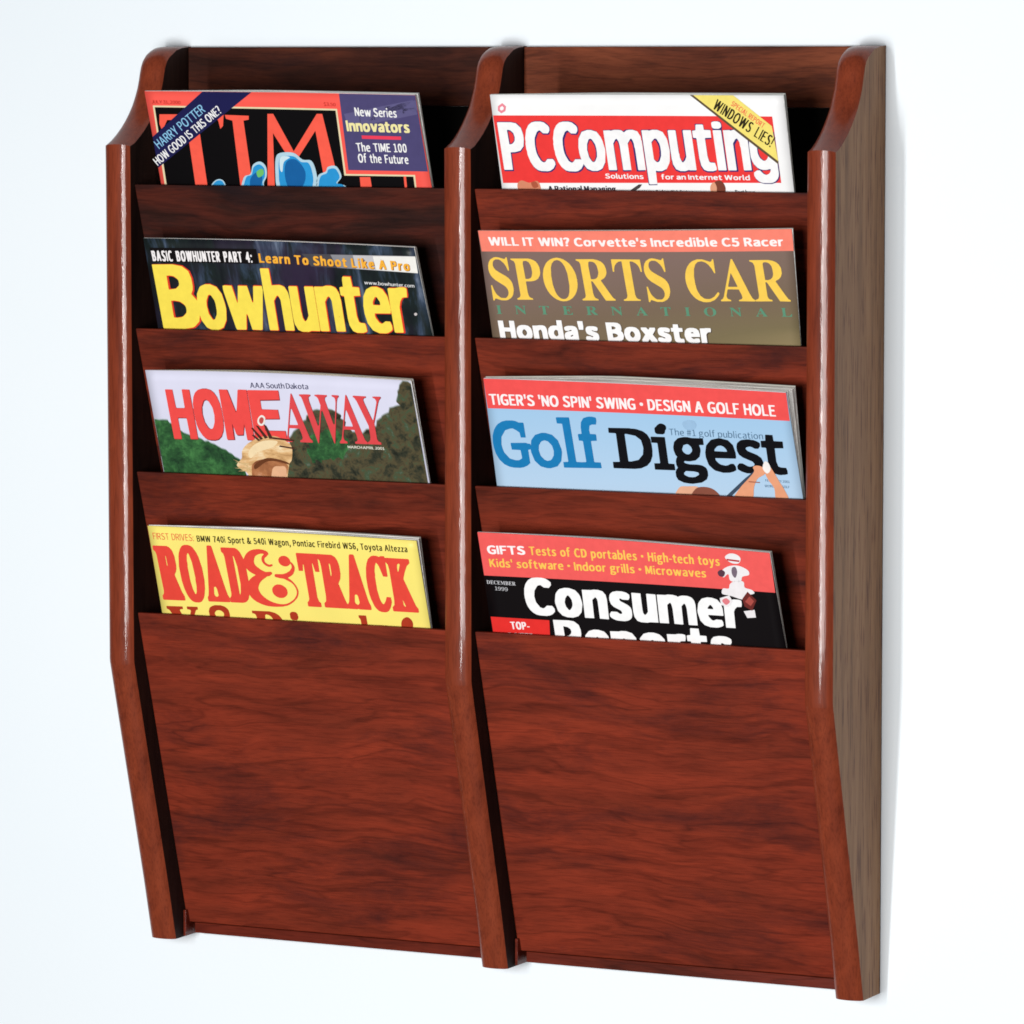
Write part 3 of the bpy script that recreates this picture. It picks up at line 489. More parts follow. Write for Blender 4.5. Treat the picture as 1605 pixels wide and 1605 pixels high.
('text','subtitle','fafafa',6,(410.0, 8.23),(1.0, 0.0018),{'f':'19,0 -3,64 -15,4 0,14 15,4 3,22 15,12 46,-1 -3,-16 -24,-2 -4,-8 0,-8 22,-1 1,-13 -3,-4 -23,-3 -1,-63','o':'49,-1 -20,3 -21,16 -8,25 8,24 19,14 31,6 30,-4 23,-14 9,-24 -8,-29 -21,-14/57,18 14,1 15,15 0,15 -13,15 -24,0 -15,-17 3,-18','r':'3,0 -2,84 24,1 5,-5 23,7 22,-3 -3,-17 -19,-1 -19,-13 -4,-52','a':'27,-1 -22,9 -5,19 6,12 28,12 35,7 -11,8 -46,-4 -6,5 0,8 45,12 35,-5 13,-11 4,-15 0,-55 -30,2 -18,-5/41,18 28,7 2,13 -35,-9 -2,-6','n':'3,0 -2,84 24,1 5,-5 37,7 23,-4 11,-9 4,-14 -1,-59 -29,0 -2,54 -15,12 -26,-12 -2,-54','I':'3,0 -3,108 29,3 2,-108','t':'45,-1 -13,2 -11,9 -3,54 -18,5 1,13 17,4 5,19 24,-1 4,-19 30,-3 -1,-15 -31,-2 -1,-33 7,-13 25,-1 5,-15 -12,-5','e':'51,-1 -22,3 -21,16 -8,22 6,24 21,17 28,6 36,-6 16,-14 3,-31 -75,-4 12,-11 13,-4 39,5 6,-16 -25,-8/36,53 44,2 -11,11 -16,1 -15,-9','W':'34,1 -33,109 31,-1 21,-67 29,68 30,-1 28,-67 22,68 27,0 1,-11 -32,-98 -35,0 -28,66 -26,-66','l':'18,-1 -12,4 -6,13 3,104 28,-3 1,-96 9,-7 3,-13','d':'43,-1 -20,3 -17,16 -6,25 8,24 26,16 21,4 27,-3 2,35 30,0 0,-118/57,18 12,1 14,10 0,29 -16,8 -19,-2 -12,-11 -3,-10 4,-14'},'f0 o2.78 r6.73 a10.68 n14.12 I18.95 n20.22 t23.73 e26.59 r30.27 n32.88 e36.39 t40.06 W44.26 o50.33 r54.28 l56.89 d58.53'),
('text','banner_lettering','2c2412',6,(452.26, 56.62),(0.8143, -0.5805),{'W':'33,2 -31,258 33,-4 15,-117 20,117 33,5 22,-125 17,120 31,5 -26,-259 -37,5 -20,121 -22,-126','I':'7,0 -7,256 28,7 7,-256','N':'7,0 -7,256 36,0 45,-125 3,125 28,7 6,-256 -38,0 -43,125 -2,-125','D':'7,0 -7,256 55,7 26,-9 27,-37 10,-127 -10,-40 -27,-41/38,33 27,13 18,70 -5,75 -17,30 -19,11','O':'55,-3 -29,18 -16,35 -10,123 26,75 16,14 39,5 18,-6 27,-40 14,-96 -23,-101 -32,-27/66,33 19,11 16,55 -6,96 -14,31 -13,6 -27,-41 -6,-49 6,-65','S':'42,-3 -35,26 -2,23 19,11 35,-29 14,14 6,35 -9,22 -47,43 -17,57 18,54 48,14 27,-15 9,-22 -18,-11 -35,13 -11,-46 56,-61 14,-70 -23,-48','L':'7,0 -7,256 28,7 7,-230 55,-7 6,-19','E':'7,0 -7,256 94,7 4,-24 -63,-9 2,-74 44,-3 7,-15 -7,-15 -44,-3 -2,-83 7,-10 56,-3 2,-17','!':'11,-3 -10,36 32,9 4,-40/11,79 -6,182 28,6 2,-182'},'W0 I5.7 N7.1 D11.02 O14.98 W19.51 S25.21 L31.8 I35.08 E36.49 S39.89 !43.72'),
('text','banner_lettering','f06a50',6,(465.24, 58.79),(0.7963, -0.6049),{'S':'22,-2 -16,9 -3,15 10,4 19,-13 7,7 2,16 -4,11 -30,29 -3,27 13,20 19,3 15,-7 4,-12 -8,-5 -17,9 -9,-19 4,-10 28,-25 7,-25 -11,-28','P':'3,0 -3,121 40,1 15,-19 -2,-38 -13,-13 -22,-3 -2,-46/18,63 15,4 6,17 -3,19 -16,9','E':'3,0 -3,121 49,3 2,-11 -34,-4 1,-35 25,-2 3,-7 -3,-7 -25,-1 -1,-39 3,-5 29,-1 3,-9','C':'30,-2 -10,4 -13,18 -7,25 0,33 15,39 15,9 13,0 11,-5 6,-12 -5,-7 -17,8 -10,-5 -9,-27 0,-31 11,-30 8,-3 17,11 8,-9 -12,-15','I':'3,0 -3,121 13,3 3,-121','A':'3,0 -2,5 22,112 5,7 12,0 7,-13 21,-108 -16,-2 -7,33 -15,3 -7,-5 -5,-29/28,51 13,2 -7,27','L':'3,0 -3,121 13,3 4,-108 30,-4 3,-9','R':'3,0 -3,121 43,1 10,-11 5,-21 -3,-18 -13,-19 16,-52 -18,2 -20,49 -4,-49/18,65 15,4 6,13 -2,21 -15,9 -5,-3','O':'28,-2 -15,11 -8,15 -5,56 13,35 9,9 18,2 13,-4 13,-19 6,-46 -13,-48 -8,-8/33,16 12,6 9,33 -3,35 -15,20 -8,-5 -9,-27 2,-44','T':'26,0 -3,109 -22,4 -1,8 59,3 2,-11 -21,-4 -1,-106'},'S0 P2.01 E3.94 C5.73 I7.85 A8.58 L10.88 R13.5 E15.51 P17.29 O19.23 R21.61 T23.62'),
('text','small_print','30303c',6,(327.97, -1.2),(1.0, 0.0084),{'A':'3,0 -2,10 39,119 36,2 42,-130 -33,0 -13,38 -22,1 -6,-4 -12,-35/52,58 14,3 -8,19','R':'3,0 -2,131 55,1 24,-5 14,-11 5,-27 -7,-20 -17,-15 27,-53 -35,0 -31,53 -4,-53/35,72 15,1 13,12 0,17 -11,10 -19,-1','a':'23,-2 -20,12 0,31 18,16 26,5 8,7 -10,12 -35,-6 -5,14 31,12 38,-5 14,-24 -1,-71/38,19 16,9 0,16 -19,-10','t':'39,-2 -16,5 -7,9 -3,66 -13,7 1,13 11,2 7,25 26,-1 2,-24 23,-4 -1,-13 -23,-5 0,-44 4,-13 22,-6 0,-12','i':'6,0 -4,96 30,3 3,-96/6,115 -6,7 3,14 31,-1 0,-17','o':'41,-2 -20,7 -16,16 -5,29 5,28 17,18 17,5 39,-5 17,-16 3,-11 3,-26 -5,-22 -20,-18/45,21 11,0 12,26 -3,18 -11,14 -9,-1 -6,-8 -6,-18 3,-18','n':'3,0 -2,98 60,3 18,-5 11,-24 -1,-71 -31,0 -1,64 -10,15 -14,-13 -1,-66','l':'14,-2 -11,7 -3,9 0,126 30,3 3,-122 9,-18 -8,-5','M':'3,0 -2,131 35,-2 25,-62 24,64 35,0 0,-130 -31,0 -2,43 -13,-30 -22,-1 -7,4 -13,29 -2,-45','g':'25,-41 -19,9 -6,11 1,13 8,14 -4,17 7,18 -10,24 5,20 12,11 17,5 62,-3 0,-15 -12,-5 2,-17 -7,-18 -9,-9 -31,-3 -4,-6 6,-7 40,-3 13,-7 5,-18 -5,-15 -22,-15/42,-25 21,6 3,11 -27,7 -8,-11/45,50 9,5 2,10 -9,16 -6,-3 -5,-13'},'A0 R4.73 a7.98 t10.82 i13.2 o14.5 n17.73 a20.62 l23.46 M25.88 a29.67 n32.5 a35.39 g38.23 i41.45 n42.74 g45.63'),
('text','small_print','30303c',6,(405.04, -2.01),(1.0, 0.0042),{'D':'2,0 -2,96 22,2 14,-6 8,-11 5,-26 -2,-25 -12,-25 -13,-5/13,12 12,4 9,27 -2,28 -8,13 -8,3','e':'19,-1 -11,7 -6,11 -2,25 2,14 7,12 18,6 8,-4 5,-10 2,-25 -26,-3 -1,-10 7,-12 15,3 4,-6 -9,-8/14,43 15,0 0,12 -5,7 -7,-6','s':'12,-1 -10,7 -1,6 8,3 11,-5 4,9 -3,8 -16,15 -3,13 7,16 13,4 15,-9 -5,-7 -12,4 -4,-8 3,-8 16,-15 3,-18 -8,-13','k':'2,0 -2,102 9,4 4,-2 1,-52 11,19 13,-1 -12,-27 15,-41 -12,-1 -12,23 -5,-23','t':'17,-1 -10,12 -1,49 -6,5 1,6 5,3 3,19 10,-1 1,-19 13,-3 -1,-7 -12,-3 0,-35 2,-13 10,-3 1,-7 -4,-3','o':'19,-1 -8,3 -9,15 -2,25 9,26 20,6 9,-6 6,-12 2,-29 -9,-23/20,12 7,2 6,18 -2,20 -7,10 -7,-7 -3,-18','p':'2,-31 -2,101 25,5 11,-5 6,-12 0,-39 -8,-17 -20,-3 -1,-28/18,12 6,0 5,13 0,25 -7,12 -9,-10 0,-33','W':'14,0 -13,97 14,-1 5,-49 10,50 14,-1 8,-47 7,47 12,1 -11,-96 -15,0 -8,50 -9,-49','b':'17,-1 -17,3 2,104 11,-2 0,-30 12,1 10,-5 9,-25 -2,-26 -6,-15 -9,-5/18,12 6,0 5,13 0,25 -7,12 -9,-10 0,-33','T':'20,0 -2,86 -17,3 -1,7 47,2 1,-9 -17,-3 0,-84'},'D0 e1.6 s3.03 k4.32 t5.73 o6.86 p8.4 W10.61 e12.92 b14.36 T16.56 e18.18 s19.62 t20.91 s22.04'),
('text','small_print','30303c',6,(460.29, -1.31),(1.0, -0.0013),{'B':'2,0 -2,95 41,0 10,-9 3,-9 -1,-11 -8,-13 11,-13 2,-12 -3,-14 -14,-12/17,11 16,1 7,7 2,14 -9,12 -16,1/17,58 11,-1 9,7 0,13 -4,7 -16,3','e':'24,-1 -11,3 -9,13 -4,25 11,27 9,6 13,0 10,-4 7,-10 3,-24 -34,-3 -2,-7 10,-15 19,3 4,-7 -12,-7/17,43 20,0 0,11 -5,7 -9,0 -5,-7','s':'15,-1 -14,8 3,8 20,-6 5,3 2,8 -4,8 -21,15 -3,15 9,13 15,4 14,-6 3,-5 -6,-6 -14,5 -4,-13 22,-17 5,-14 -9,-17','t':'22,-1 -8,3 -4,7 -2,50 -8,5 1,7 7,3 4,18 11,0 2,-20 14,-3 -1,-6 -14,-4 0,-40 3,-7 11,-3 2,-7','b':'22,-1 -22,3 2,103 14,-2 0,-31 27,-2 11,-20 -4,-36 -10,-12/23,11 9,3 7,24 -4,16 -8,8 -11,-9 0,-36','u':'15,-1 -9,5 -6,15 1,52 15,-2 0,-50 8,-9 10,12 0,47 15,2 1,-70','y':'4,-30 0,10 12,5 5,16 -20,70 16,-2 11,-40 13,42 13,0 -24,-91 -8,-9'},'B0 e1.89 s3.62 t5.16 b7.24 u9.02 y10.66 s12.5'),
('shape','picture','d98a6a',2.5,'10203,103 15,38 27,32 35,24 38,13 41,-3 46,-18 49,-19 49,-10 52,8 56,19 51,16 41,-1 27,-26 17,-41 10,-48 3,-43 2,-41 0,-42 -16,-37 -44,-26 -91,-17 -127,-8 -127,2 -91,17 -46,40 -20,59 -2,62'),
('shape','picture','b05a40',2.8,'10544,160 19,17 33,11 35,5 28,-5 21,-20 19,-32 12,-34 -1,-26 -20,-17 -36,-14 -38,-7 -29,4 -20,21 -16,34 -9,36'),
('shape','picture','7a4030',2.5,'14819,106 15,37 25,37 29,33 30,24 32,15 37,9 35,0 31,-10 27,-24 25,-36 18,-41 9,-41 0,-41 -8,-45 -18,-41 -29,-29 -51,-15 -68,-6 -67,4 -48,14 -23,28 -9,42 1,45'),
('shape','picture','e0a080',2.8,'14782,125 19,35 28,33 30,23 24,7 18,-16 15,-33 11,-41 4,-39 -6,-38 -12,-42 -18,-37 -18,-26 -23,-15 -27,-6 -26,4 -18,15 -9,34 -3,48 2,51'),
('shape','picture','4a4444',2.8,'12870,4 239,147 81,1 -66,-80 -192,-107'),
('shape','emblem','f08a9a',2,'10031,1911 115,72 77,-78 -31,-105 -106,-53 -72,65'),
('shape','emblem','fafafa',3,'10081,1885 54,33 35,-39 -21,-46 -52,-20 -30,26'),
]),
dict(key='BOW', pocket=1, cover='23262a', kind='woods', corners=[[36.23, 65.67], [240.32, 62.42], [34.67, 0.84], [243.4, 1.56]], art=[
('shape','banner','4c4a50',1,'5159,1861 2853,19 -4,-397 -2663,88'),
('shape','banner','8c8c92',1.2,'5876,1857 2136,23 -4,-397 -2009,72'),
('shape','banner','c8c6c8',1.4,'6440,1856 1572,24 -4,-397 -1535,59'),
('shape','banner','f2f0ea',1.6,'6942,1849 1068,20 -2,-386 -1034,47'),
('shape','banner','100c0e',1,'1315,1961 2706,-8 6,-351 -2701,16'),
('text','headline','f6f2f2',3,(40.3, 49.23),(1.0, -0.0033),{'B':'6,0 -6,247 70,5 27,-35 -10,-80 18,-42 -5,-63 -30,-31/42,36 21,25 -1,34 -18,18/43,154 16,30 -15,34','A':'6,0 -6,23 35,215 9,15 30,0 10,-19 34,-228 -40,-1 -7,56 -14,15 -16,-70','S':'27,-3 -26,30 3,26 28,5 21,-20 10,40 -53,72 -1,76 14,25 51,6 22,-19 4,-21 -13,-14 -34,10 -6,-34 53,-71 1,-76 -27,-35','I':'6,0 -6,247 32,6 6,-247','C':'40,-3 -22,22 -13,34 -5,118 21,67 19,18 42,1 27,-35 -14,-19 -39,6 -14,-38 0,-89 18,-42 39,15 11,-28 -23,-30','O':'40,-3 -22,22 -14,38 -4,118 25,72 53,10 25,-17 14,-35 5,-127 -27,-74/56,44 15,9 13,72 -5,54 -18,33 -18,-37 -5,-46','W':'27,1 -25,250 34,0 13,-54 12,54 34,0 13,-50 8,47 38,3 -21,-242 -8,-9 -34,2 -13,59 -13,-59','H':'6,0 -6,247 36,4 2,-93 19,-6 10,6 3,93 33,2 6,-247 -39,-4 -3,106 -18,6 -11,-6 0,-102','U':'36,-3 -22,18 -14,55 0,177 38,0 0,-148 15,-57 14,32 1,173 35,6 7,-150 -10,-71 -18,-31','N':'6,0 -6,247 40,4 25,-79 3,75 31,6 6,-247 -40,-1 -25,76 -2,-75','T':'40,0 -7,213 -31,9 -2,25 103,6 5,-31 -32,-9 0,-207','E':'6,0 -6,247 87,6 3,-31 -52,-9 2,-59 42,-4 2,-21 -6,-15 -38,-2 -2,-68 6,-10 46,-2 3,-26','R':'6,0 -6,247 70,5 22,-18 9,-34 -1,-46 -21,-46 26,-102 -41,-4 -24,66 -4,-66/43,141 16,26 -1,38 -14,13','P':'6,0 -6,247 70,5 27,-30 -1,-89 -21,-30 -35,-8 -2,-89/43,137 16,26 -1,37 -14,18','4':'57,0 -8,65 -47,5 -2,29 44,146 38,8 7,-145 14,-9 2,-25 -16,-13 -2,-59',':':'6,-3 -4,44 38,3 0,-43/6,132 -4,47 34,5 10,-21 -5,-26'},'B0 A3.52 S7.46 I10.95 C12.46 B18.49 O22.01 W26.08 H31.11 U34.71 N38.3 T41.87 E45.51 R48.66 P54.51 A57.89 R61.84 T65.33 471.33 :74.82'),
('text','headline','f8b43c',3,(121.36, 49.08),(0.9996, -0.028),{'L':'5,0 -5,212 49,5 6,-175 77,-6 6,-31','e':'60,-3 -27,8 -21,26 -12,58 8,36 23,31 58,14 36,-11 15,-19 8,-66 -85,-5 -4,-9 23,-24 54,6 5,-29 -30,-16/60,103 37,4 -19,22','a':'34,-3 -18,7 -11,16 -5,33 8,25 34,23 42,13 -13,15 -29,-13 -26,2 -7,32 54,20 55,-8 19,-26 4,-29 -1,-105/60,38 25,11 0,21 -25,-13','r':'5,0 -3,165 105,0 -4,-32 -29,-7 -19,-26 -2,-98','n':'5,0 -3,165 90,5 31,-9 18,-32 -1,-127 -48,0 -2,98 -16,26 -19,-19 -2,-105','T':'63,0 -5,176 -56,7 0,33 166,0 0,-33 -55,-7 -2,-174','o':'60,-3 -29,10 -23,31 -8,44 8,43 23,31 22,10 39,4 29,-8 30,-30 8,-29 -8,-72 -26,-26/77,38 14,4 14,29 -5,36 -18,20 -19,-16 -8,-29 4,-22','S':'53,-3 -46,23 0,29 35,9 43,-22 18,13 2,14 -89,65 0,62 29,27 69,3 36,-21 -3,-28 -33,-4 -29,14 -16,-9 -3,-14 86,-58 10,-47 -7,-26 -23,-22','h':'5,0 -5,230 49,5 7,-66 58,-3 23,-23 4,-138 -49,-3 -2,98 -16,26 -19,-19 -2,-105','t':'56,-3 -18,7 -12,16 -5,105 -21,11 0,22 21,11 10,37 43,-1 4,-36 34,-8 -1,-28 -35,-8 0,-72 9,-17 29,-8 2,-23 -16,-8','i':'9,0 -5,161 49,6 5,-162/16,182 -15,16 4,26 49,3 7,-15 -5,-25','k':'5,0 -5,230 49,5 7,-104 33,36 52,-6 -41,-65 45,-91 -53,-4 -29,46 -8,-9 -3,-36','A':'5,0 -4,16 64,196 56,4 63,-192 -1,-22 -50,0 -19,55 -32,5 -12,-9 -17,-51/86,100 15,3 -9,18','P':'5,0 -3,216 119,-3 30,-34 5,-36 -8,-32 -27,-23 -65,-10 -3,-76/57,118 25,3 15,15 0,29 -19,15 -23,-4'},'L0 e4.94 a10.24 r15.25 n19.28 T26.86 o32.77 S40.88 h46.54 o51.63 o57.26 t62.89 L69.7 i74.64 k77.28 e82.51 A90.29 P99.16 r104.65 o108.68'),
('text','headline','7a3418',2.5,(121.41, 48.78),(0.9996, -0.028),{'L':'6,0 -6,222 55,5 6,-176 73,-7 2,-38','e':'59,-3 -28,9 -22,30 -9,46 8,53 24,34 65,9 26,-9 16,-23 9,-72 -79,-11 13,-16 53,0 5,-30 -28,-20/69,112 13,-1 0,8','a':'36,-3 -27,16 -8,50 8,26 62,34 -58,0 -4,34 42,21 61,-5 24,-35 4,-132/66,55 12,8','r':'6,0 -4,172 102,3 0,-44 -24,-4 -18,-26 -3,-99','n':'6,0 -4,172 119,1 19,-38 -2,-133 -53,0 -2,87 -9,32 -13,-13 -2,-106','T':'59,0 -6,176 -51,8 0,41 163,1 0,-42 -51,-8 -2,-174','o':'59,-3 -28,9 -22,30 -9,49 9,53 22,31 24,8 68,-7 29,-39 -1,-91 -28,-35/75,55 7,-3 13,26 -13,45 -17,-22','S':'55,-3 -47,24 -3,34 12,9 34,0 31,-17 13,19 -78,60 -9,31 4,35 32,35 79,0 28,-20 -7,-34 -40,-6 -19,11 -12,-13 74,-53 12,-42 -8,-45 -32,-24','h':'6,0 -6,241 55,5 8,-66 56,-7 16,-19 5,-148 -55,-4 -2,87 -9,32 -13,-13 -2,-106','t':'51,-3 -27,24 -5,106 -19,11 0,31 21,8 7,39 50,-2 4,-37 31,-8 -1,-34 -32,-8 0,-61 5,-19 30,-11 2,-30 -16,-10','i':'9,0 -5,169 55,5 5,-168/13,183 -13,20 6,30 57,0 0,-45','k':'6,0 -6,241 55,5 8,-87 19,15 54,-5 -1,-23 -30,-45 38,-76 1,-19 -59,-5 -22,33 -4,-32','A':'6,0 -5,25 57,197 61,4 54,-179 3,-45 -56,0 -17,57 -18,5 -9,-5 -17,-57','P':'6,0 -4,225 117,-2 29,-31 4,-54 -9,-30 -24,-20 -56,-7 -4,-79/63,131 15,2 13,21 -6,16 -19,12'},'L0 e4.94 a10.21 r15.22 n19.35 T27.03 o32.84 S41 h46.59 o51.67 o57.24 t62.8 L69.79 i74.73 k77.62 e82.81 A90.67 P99.52 r104.95 o109.08'),
('text','title','fbe356',4,(39.07, 0.59),(1.0, 0.0031),{'B':'21,-6 -14,7 -7,27 7,1511 518,7 238,-45 140,-111 48,-172 0,-196 -17,-84 -53,-98 109,-140 31,-126 0,-182 -59,-210 -124,-112 -61,-34 -224,-42/330,266 83,-6 112,17 61,31 79,70 20,70 0,56 -17,56 -31,35 -70,52 -42,14 -112,17 -84,-7 -7,-363/330,938 181,25 87,73 17,42 -3,84 -27,42 -74,59 -98,17 -84,-7 -7,-293'},'B0'),
('text','title','e2402a',3.5,(39.52, 0.14),(1.0, 0.0031),{'B':'21,-6 -14,7 -7,27 7,1534 554,8 213,-33 157,-126 49,-175 0,-199 -18,-99 -40,-85 97,-128 32,-142 0,-185 -46,-185 -60,-78 -128,-99 -227,-42/369,284 178,26 117,102 18,71 -18,71 -41,43 -90,60 -142,18 -28,-7 -7,-14 -1,-341/359,981 74,-7 71,18 72,53 34,49 0,57 -19,43 -87,60 -56,17 -86,-1'},'B0'),
('text','title','fbe356',4.2,(68.77, 0.66),(1.0, 0.0078),{'o':'281,-15 -138,61 -102,166 -40,225 0,187 40,224 97,162 43,28 100,37 137,3 149,-62 103,-155 40,-212 13,-150 -40,-262 -110,-187 -155,-68/327,237 28,-11 41,23 62,113 15,87 0,162 -15,87 -65,117 -38,19 -40,-23 -62,-125 -15,-112 15,-200','w':'193,7 -12,6 -18,49 -150,811 -13,87 6,87 50,7 175,-7 75,-405 16,19 72,387 223,-1 18,-49 52,-312 18,-36 17,23 52,337 18,38 211,0 7,-100 -168,-926 -38,-16 -224,7 -57,336 -18,36 -18,-23 -57,-340 -25,-15','h':'19,7 -13,6 -6,24 1,1410 18,18 187,0 12,-7 6,-24 7,-366 199,11 63,-16 62,-36 65,-129 16,-150 -1,-723 -18,-18 -37,-1 -162,1 -18,18 -1,698 -28,75 -28,35 -37,-18 -81,-117 -1,-673 -18,-18','u':'181,-15 -100,40 -68,137 -13,125 1,748 18,18 37,1 150,-1 18,-18 1,-574 11,-37 4,-112 38,-75 15,-10 50,43 55,92 2,673 18,18 199,0 13,-6 6,-24 -1,-998 -18,-18 -199,4 -87,-29','n':'19,7 -13,6 -6,24 1,998 18,18 199,1 88,24 137,0 50,-15 65,-40 65,-137 1,-88 12,-50 -1,-723 -18,-18 -37,-1 -162,1 -18,18 -1,698 -28,75 -28,35 -37,-18 -81,-117 -1,-673 -18,-18','t':'268,-15 -100,40 -65,137 -16,150 -1,524 -17,17 -50,2 -18,18 0,162 18,18 75,8 6,161 13,63 18,17 186,-5 14,-236 149,-8 18,-18 -5,-174 -150,-8 -18,-17 -1,-462 31,-137 38,-18 100,-8 18,-49 12,-125 -18,-27 -87,-28','e':'293,-15 -150,64 -102,163 -40,225 0,187 40,224 97,162 130,65 150,3 128,-55 87,-150 15,-50 25,-199 0,-88 -13,-62 -6,-13 -24,-6 -374,-3 -6,-65 16,-50 64,-100 50,-28 25,1 88,58 111,-6 31,-87 0,-88 -26,-37 -91,-53 -63,-15/251,649 142,-7 37,7 3,74 -65,118 -41,-5 -61,-88 -16,-50','r':'19,7 -13,6 -6,24 1,998 18,18 174,1 88,24 137,0 37,-12 18,-18 1,-38 -19,-161 -100,-8 -37,-24 -53,-81 -40,-125 -1,-586 -18,-18'},'o0 w21.85 h52.54 u71.96 n91.3 t110.72 e126.6 r146.94'),
('text','title','e2402a',3.7,(69.22, 0.21),(1.0, 0.0078),{'o':'285,-16 -130,54 -101,165 -53,304 0,76 41,267 91,169 38,37 127,50 114,3 152,-68 105,-178 41,-254 0,-140 -41,-253 -99,-165 -132,-67/346,254 42,12 65,127 16,127 -16,165 -63,127 -28,18 -39,-14 -28,-55 -38,-101 -12,-115 25,-164 50,-102','w':'197,7 -13,6 -18,50 -153,863 6,151 51,8 165,-8 18,-62 39,-267 19,-37 18,25 58,341 38,8 189,-7 59,-342 18,-37 18,24 58,354 38,8 177,-7 7,-139 -152,-876 -19,-50 -241,0 -18,38 -40,266 -18,48 -17,-23 -41,-266 -18,-63','h':'19,7 -13,6 -6,25 1,1433 18,18 203,0 13,-6 6,-24 6,-360 178,10 114,-41 66,-117 29,-228 -1,-698 -18,-18 -38,-1 -165,1 -18,18 -1,711 -35,76 -22,17 -51,-51 -43,-68 -2,-685 -18,-18','u':'184,-16 -102,50 -56,118 -26,241 1,672 18,19 38,1 165,-1 18,-19 2,-684 15,-64 26,-51 15,-9 41,35 54,101 1,672 18,19 203,0 13,-7 6,-24 -1,-1028 -18,-18 -203,-1 -76,-24','n':'19,7 -13,6 -6,25 6,1039 216,3 101,29 89,1 127,-42 66,-117 29,-215 -6,-723 -203,-7 -25,7 -6,12 -1,711 -35,76 -22,17 -51,-51 -43,-68 -2,-685 -18,-18','t':'260,-16 -90,41 -52,102 -16,114 -2,583 -18,19 -63,1 -18,19 0,190 18,18 76,21 19,88 1,139 18,18 190,-5 13,-240 140,-8 18,-19 -6,-214 -139,-8 -18,-19 -1,-431 13,-101 19,-32 25,-21 89,-5 27,-18 16,-89 0,-89 -18,-28 -76,-28','e':'285,-16 -139,63 -104,181 -41,279 0,76 41,267 91,169 38,37 114,50 115,3 152,-65 79,-156 28,-190 0,-229 -7,-12 -24,-7 -355,-1 -13,-6 -3,-24 13,-51 50,-89 54,-41 26,0 76,47 117,-6 41,-101 0,-89 -19,-31 -51,-36 -88,-38/261,672 164,1 3,50 -66,116 -26,0 -13,-11 -41,-67 -25,-63','r':'19,7 -13,6 -6,25 1,1027 18,19 203,1 76,24 102,0 50,-16 15,-15 4,-51 0,-114 -19,-62 -88,-8 -32,-19 -47,-63 -41,-127 -2,-609 -18,-18'},'o0 w21.87 h52.26 u71.79 n91.25 t110.79 e126.93 r147.35'),
('text','small_print','e8e8e8',6,(198.7, 35.72),(0.9993, -0.0372),{'w':'19,1 -18,57 16,0 13,-37 12,37 16,0 14,-38 12,38 15,0 -17,-57 -20,1 -12,34 -12,-35','.':'7,-1 -7,6 2,5 5,3 12,-2 0,-10','b':'27,-1 -10,3 -6,-2 -11,2 2,84 15,0 0,-29 18,4 14,-3 11,-8 3,-8 2,-15 -5,-16 -11,-9/25,9 13,1 8,9 0,23 -8,8 -12,0 -9,-7 0,-29','o':'29,-1 -14,4 -11,10 -4,17 4,16 10,9 12,4 27,-2 11,-11 3,-9 2,-8 -4,-15 -14,-12/31,9 12,2 6,6 3,12 -3,13 -14,9 -9,-2 -9,-16 3,-16','h':'2,0 -2,84 15,2 2,-30 21,5 13,-3 7,-8 2,-48 -15,-1 -3,44 -4,5 -8,1 -12,-8 -1,-42','u':'18,-1 -10,3 -6,8 -1,48 16,0 0,-41 5,-8 5,-1 15,9 1,41 16,0 0,-57 -12,-1 -4,4 -14,-5','n':'2,0 -1,58 12,0 4,-3 20,6 14,-3 9,-15 -1,-42 -14,0 -3,44 -4,5 -8,1 -12,-8 -1,-42','t':'27,-1 -9,3 -6,5 -1,42 -11,4 1,5 9,1 4,17 12,-1 1,-16 19,-2 -1,-6 -18,-1 0,-29 3,-11 16,-3 1,-6','e':'30,-1 -15,4 -10,9 -5,19 4,15 10,9 27,5 10,-3 9,-9 3,-21 -44,-1 0,-7 11,-11 8,-1 17,4 5,-6 -15,-6/18,35 30,2 -4,10 -11,5 -12,-7','r':'2,0 -1,58 12,0 4,-3 14,6 11,-2 -2,-8 -14,-2 -8,-10 -1,-38','c':'30,-1 -15,4 -10,8 -5,22 5,13 12,11 17,4 12,-2 11,-5 -3,-6 -5,-1 -12,5 -10,-3 -7,-7 -2,-16 9,-16 14,-2 13,4 5,-6 -16,-7','m':'2,0 -1,58 12,0 4,-2 20,5 9,-2 9,-6 12,6 17,1 7,-2 7,-8 3,-13 -1,-36 -16,0 0,37 -4,10 -6,3 -15,-9 -1,-41 -16,0 -1,42 -5,7 -6,1 -12,-8 -1,-42'},'w0 w3.2 w6.41 .9.61 b10.45 o12.6 w14.86 h18.06 u20.06 n22.05 t24.05 e25.67 r27.76 .29.24 c30.08 o32.06 m34.32'),
('shape','small_print','d0c8c8',6,'7746,518 6,10 13,12 15,9 13,4 12,-4 12,-8 9,-11 3,-10 -7,-12 -13,-13 -16,-11 -13,-5 -11,4 -12,11 -9,12'),
]),
dict(key='SC', pocket=1, cover='84705f', kind='olive', corners=[[289.26, 75.17], [510.59, 79.86], [287.57, -0.84], [506.07, 1.45]], art=[
('shape','banner','fa8672',1,'9643,2644 7400,115 -42,-589 -7346,-145'),
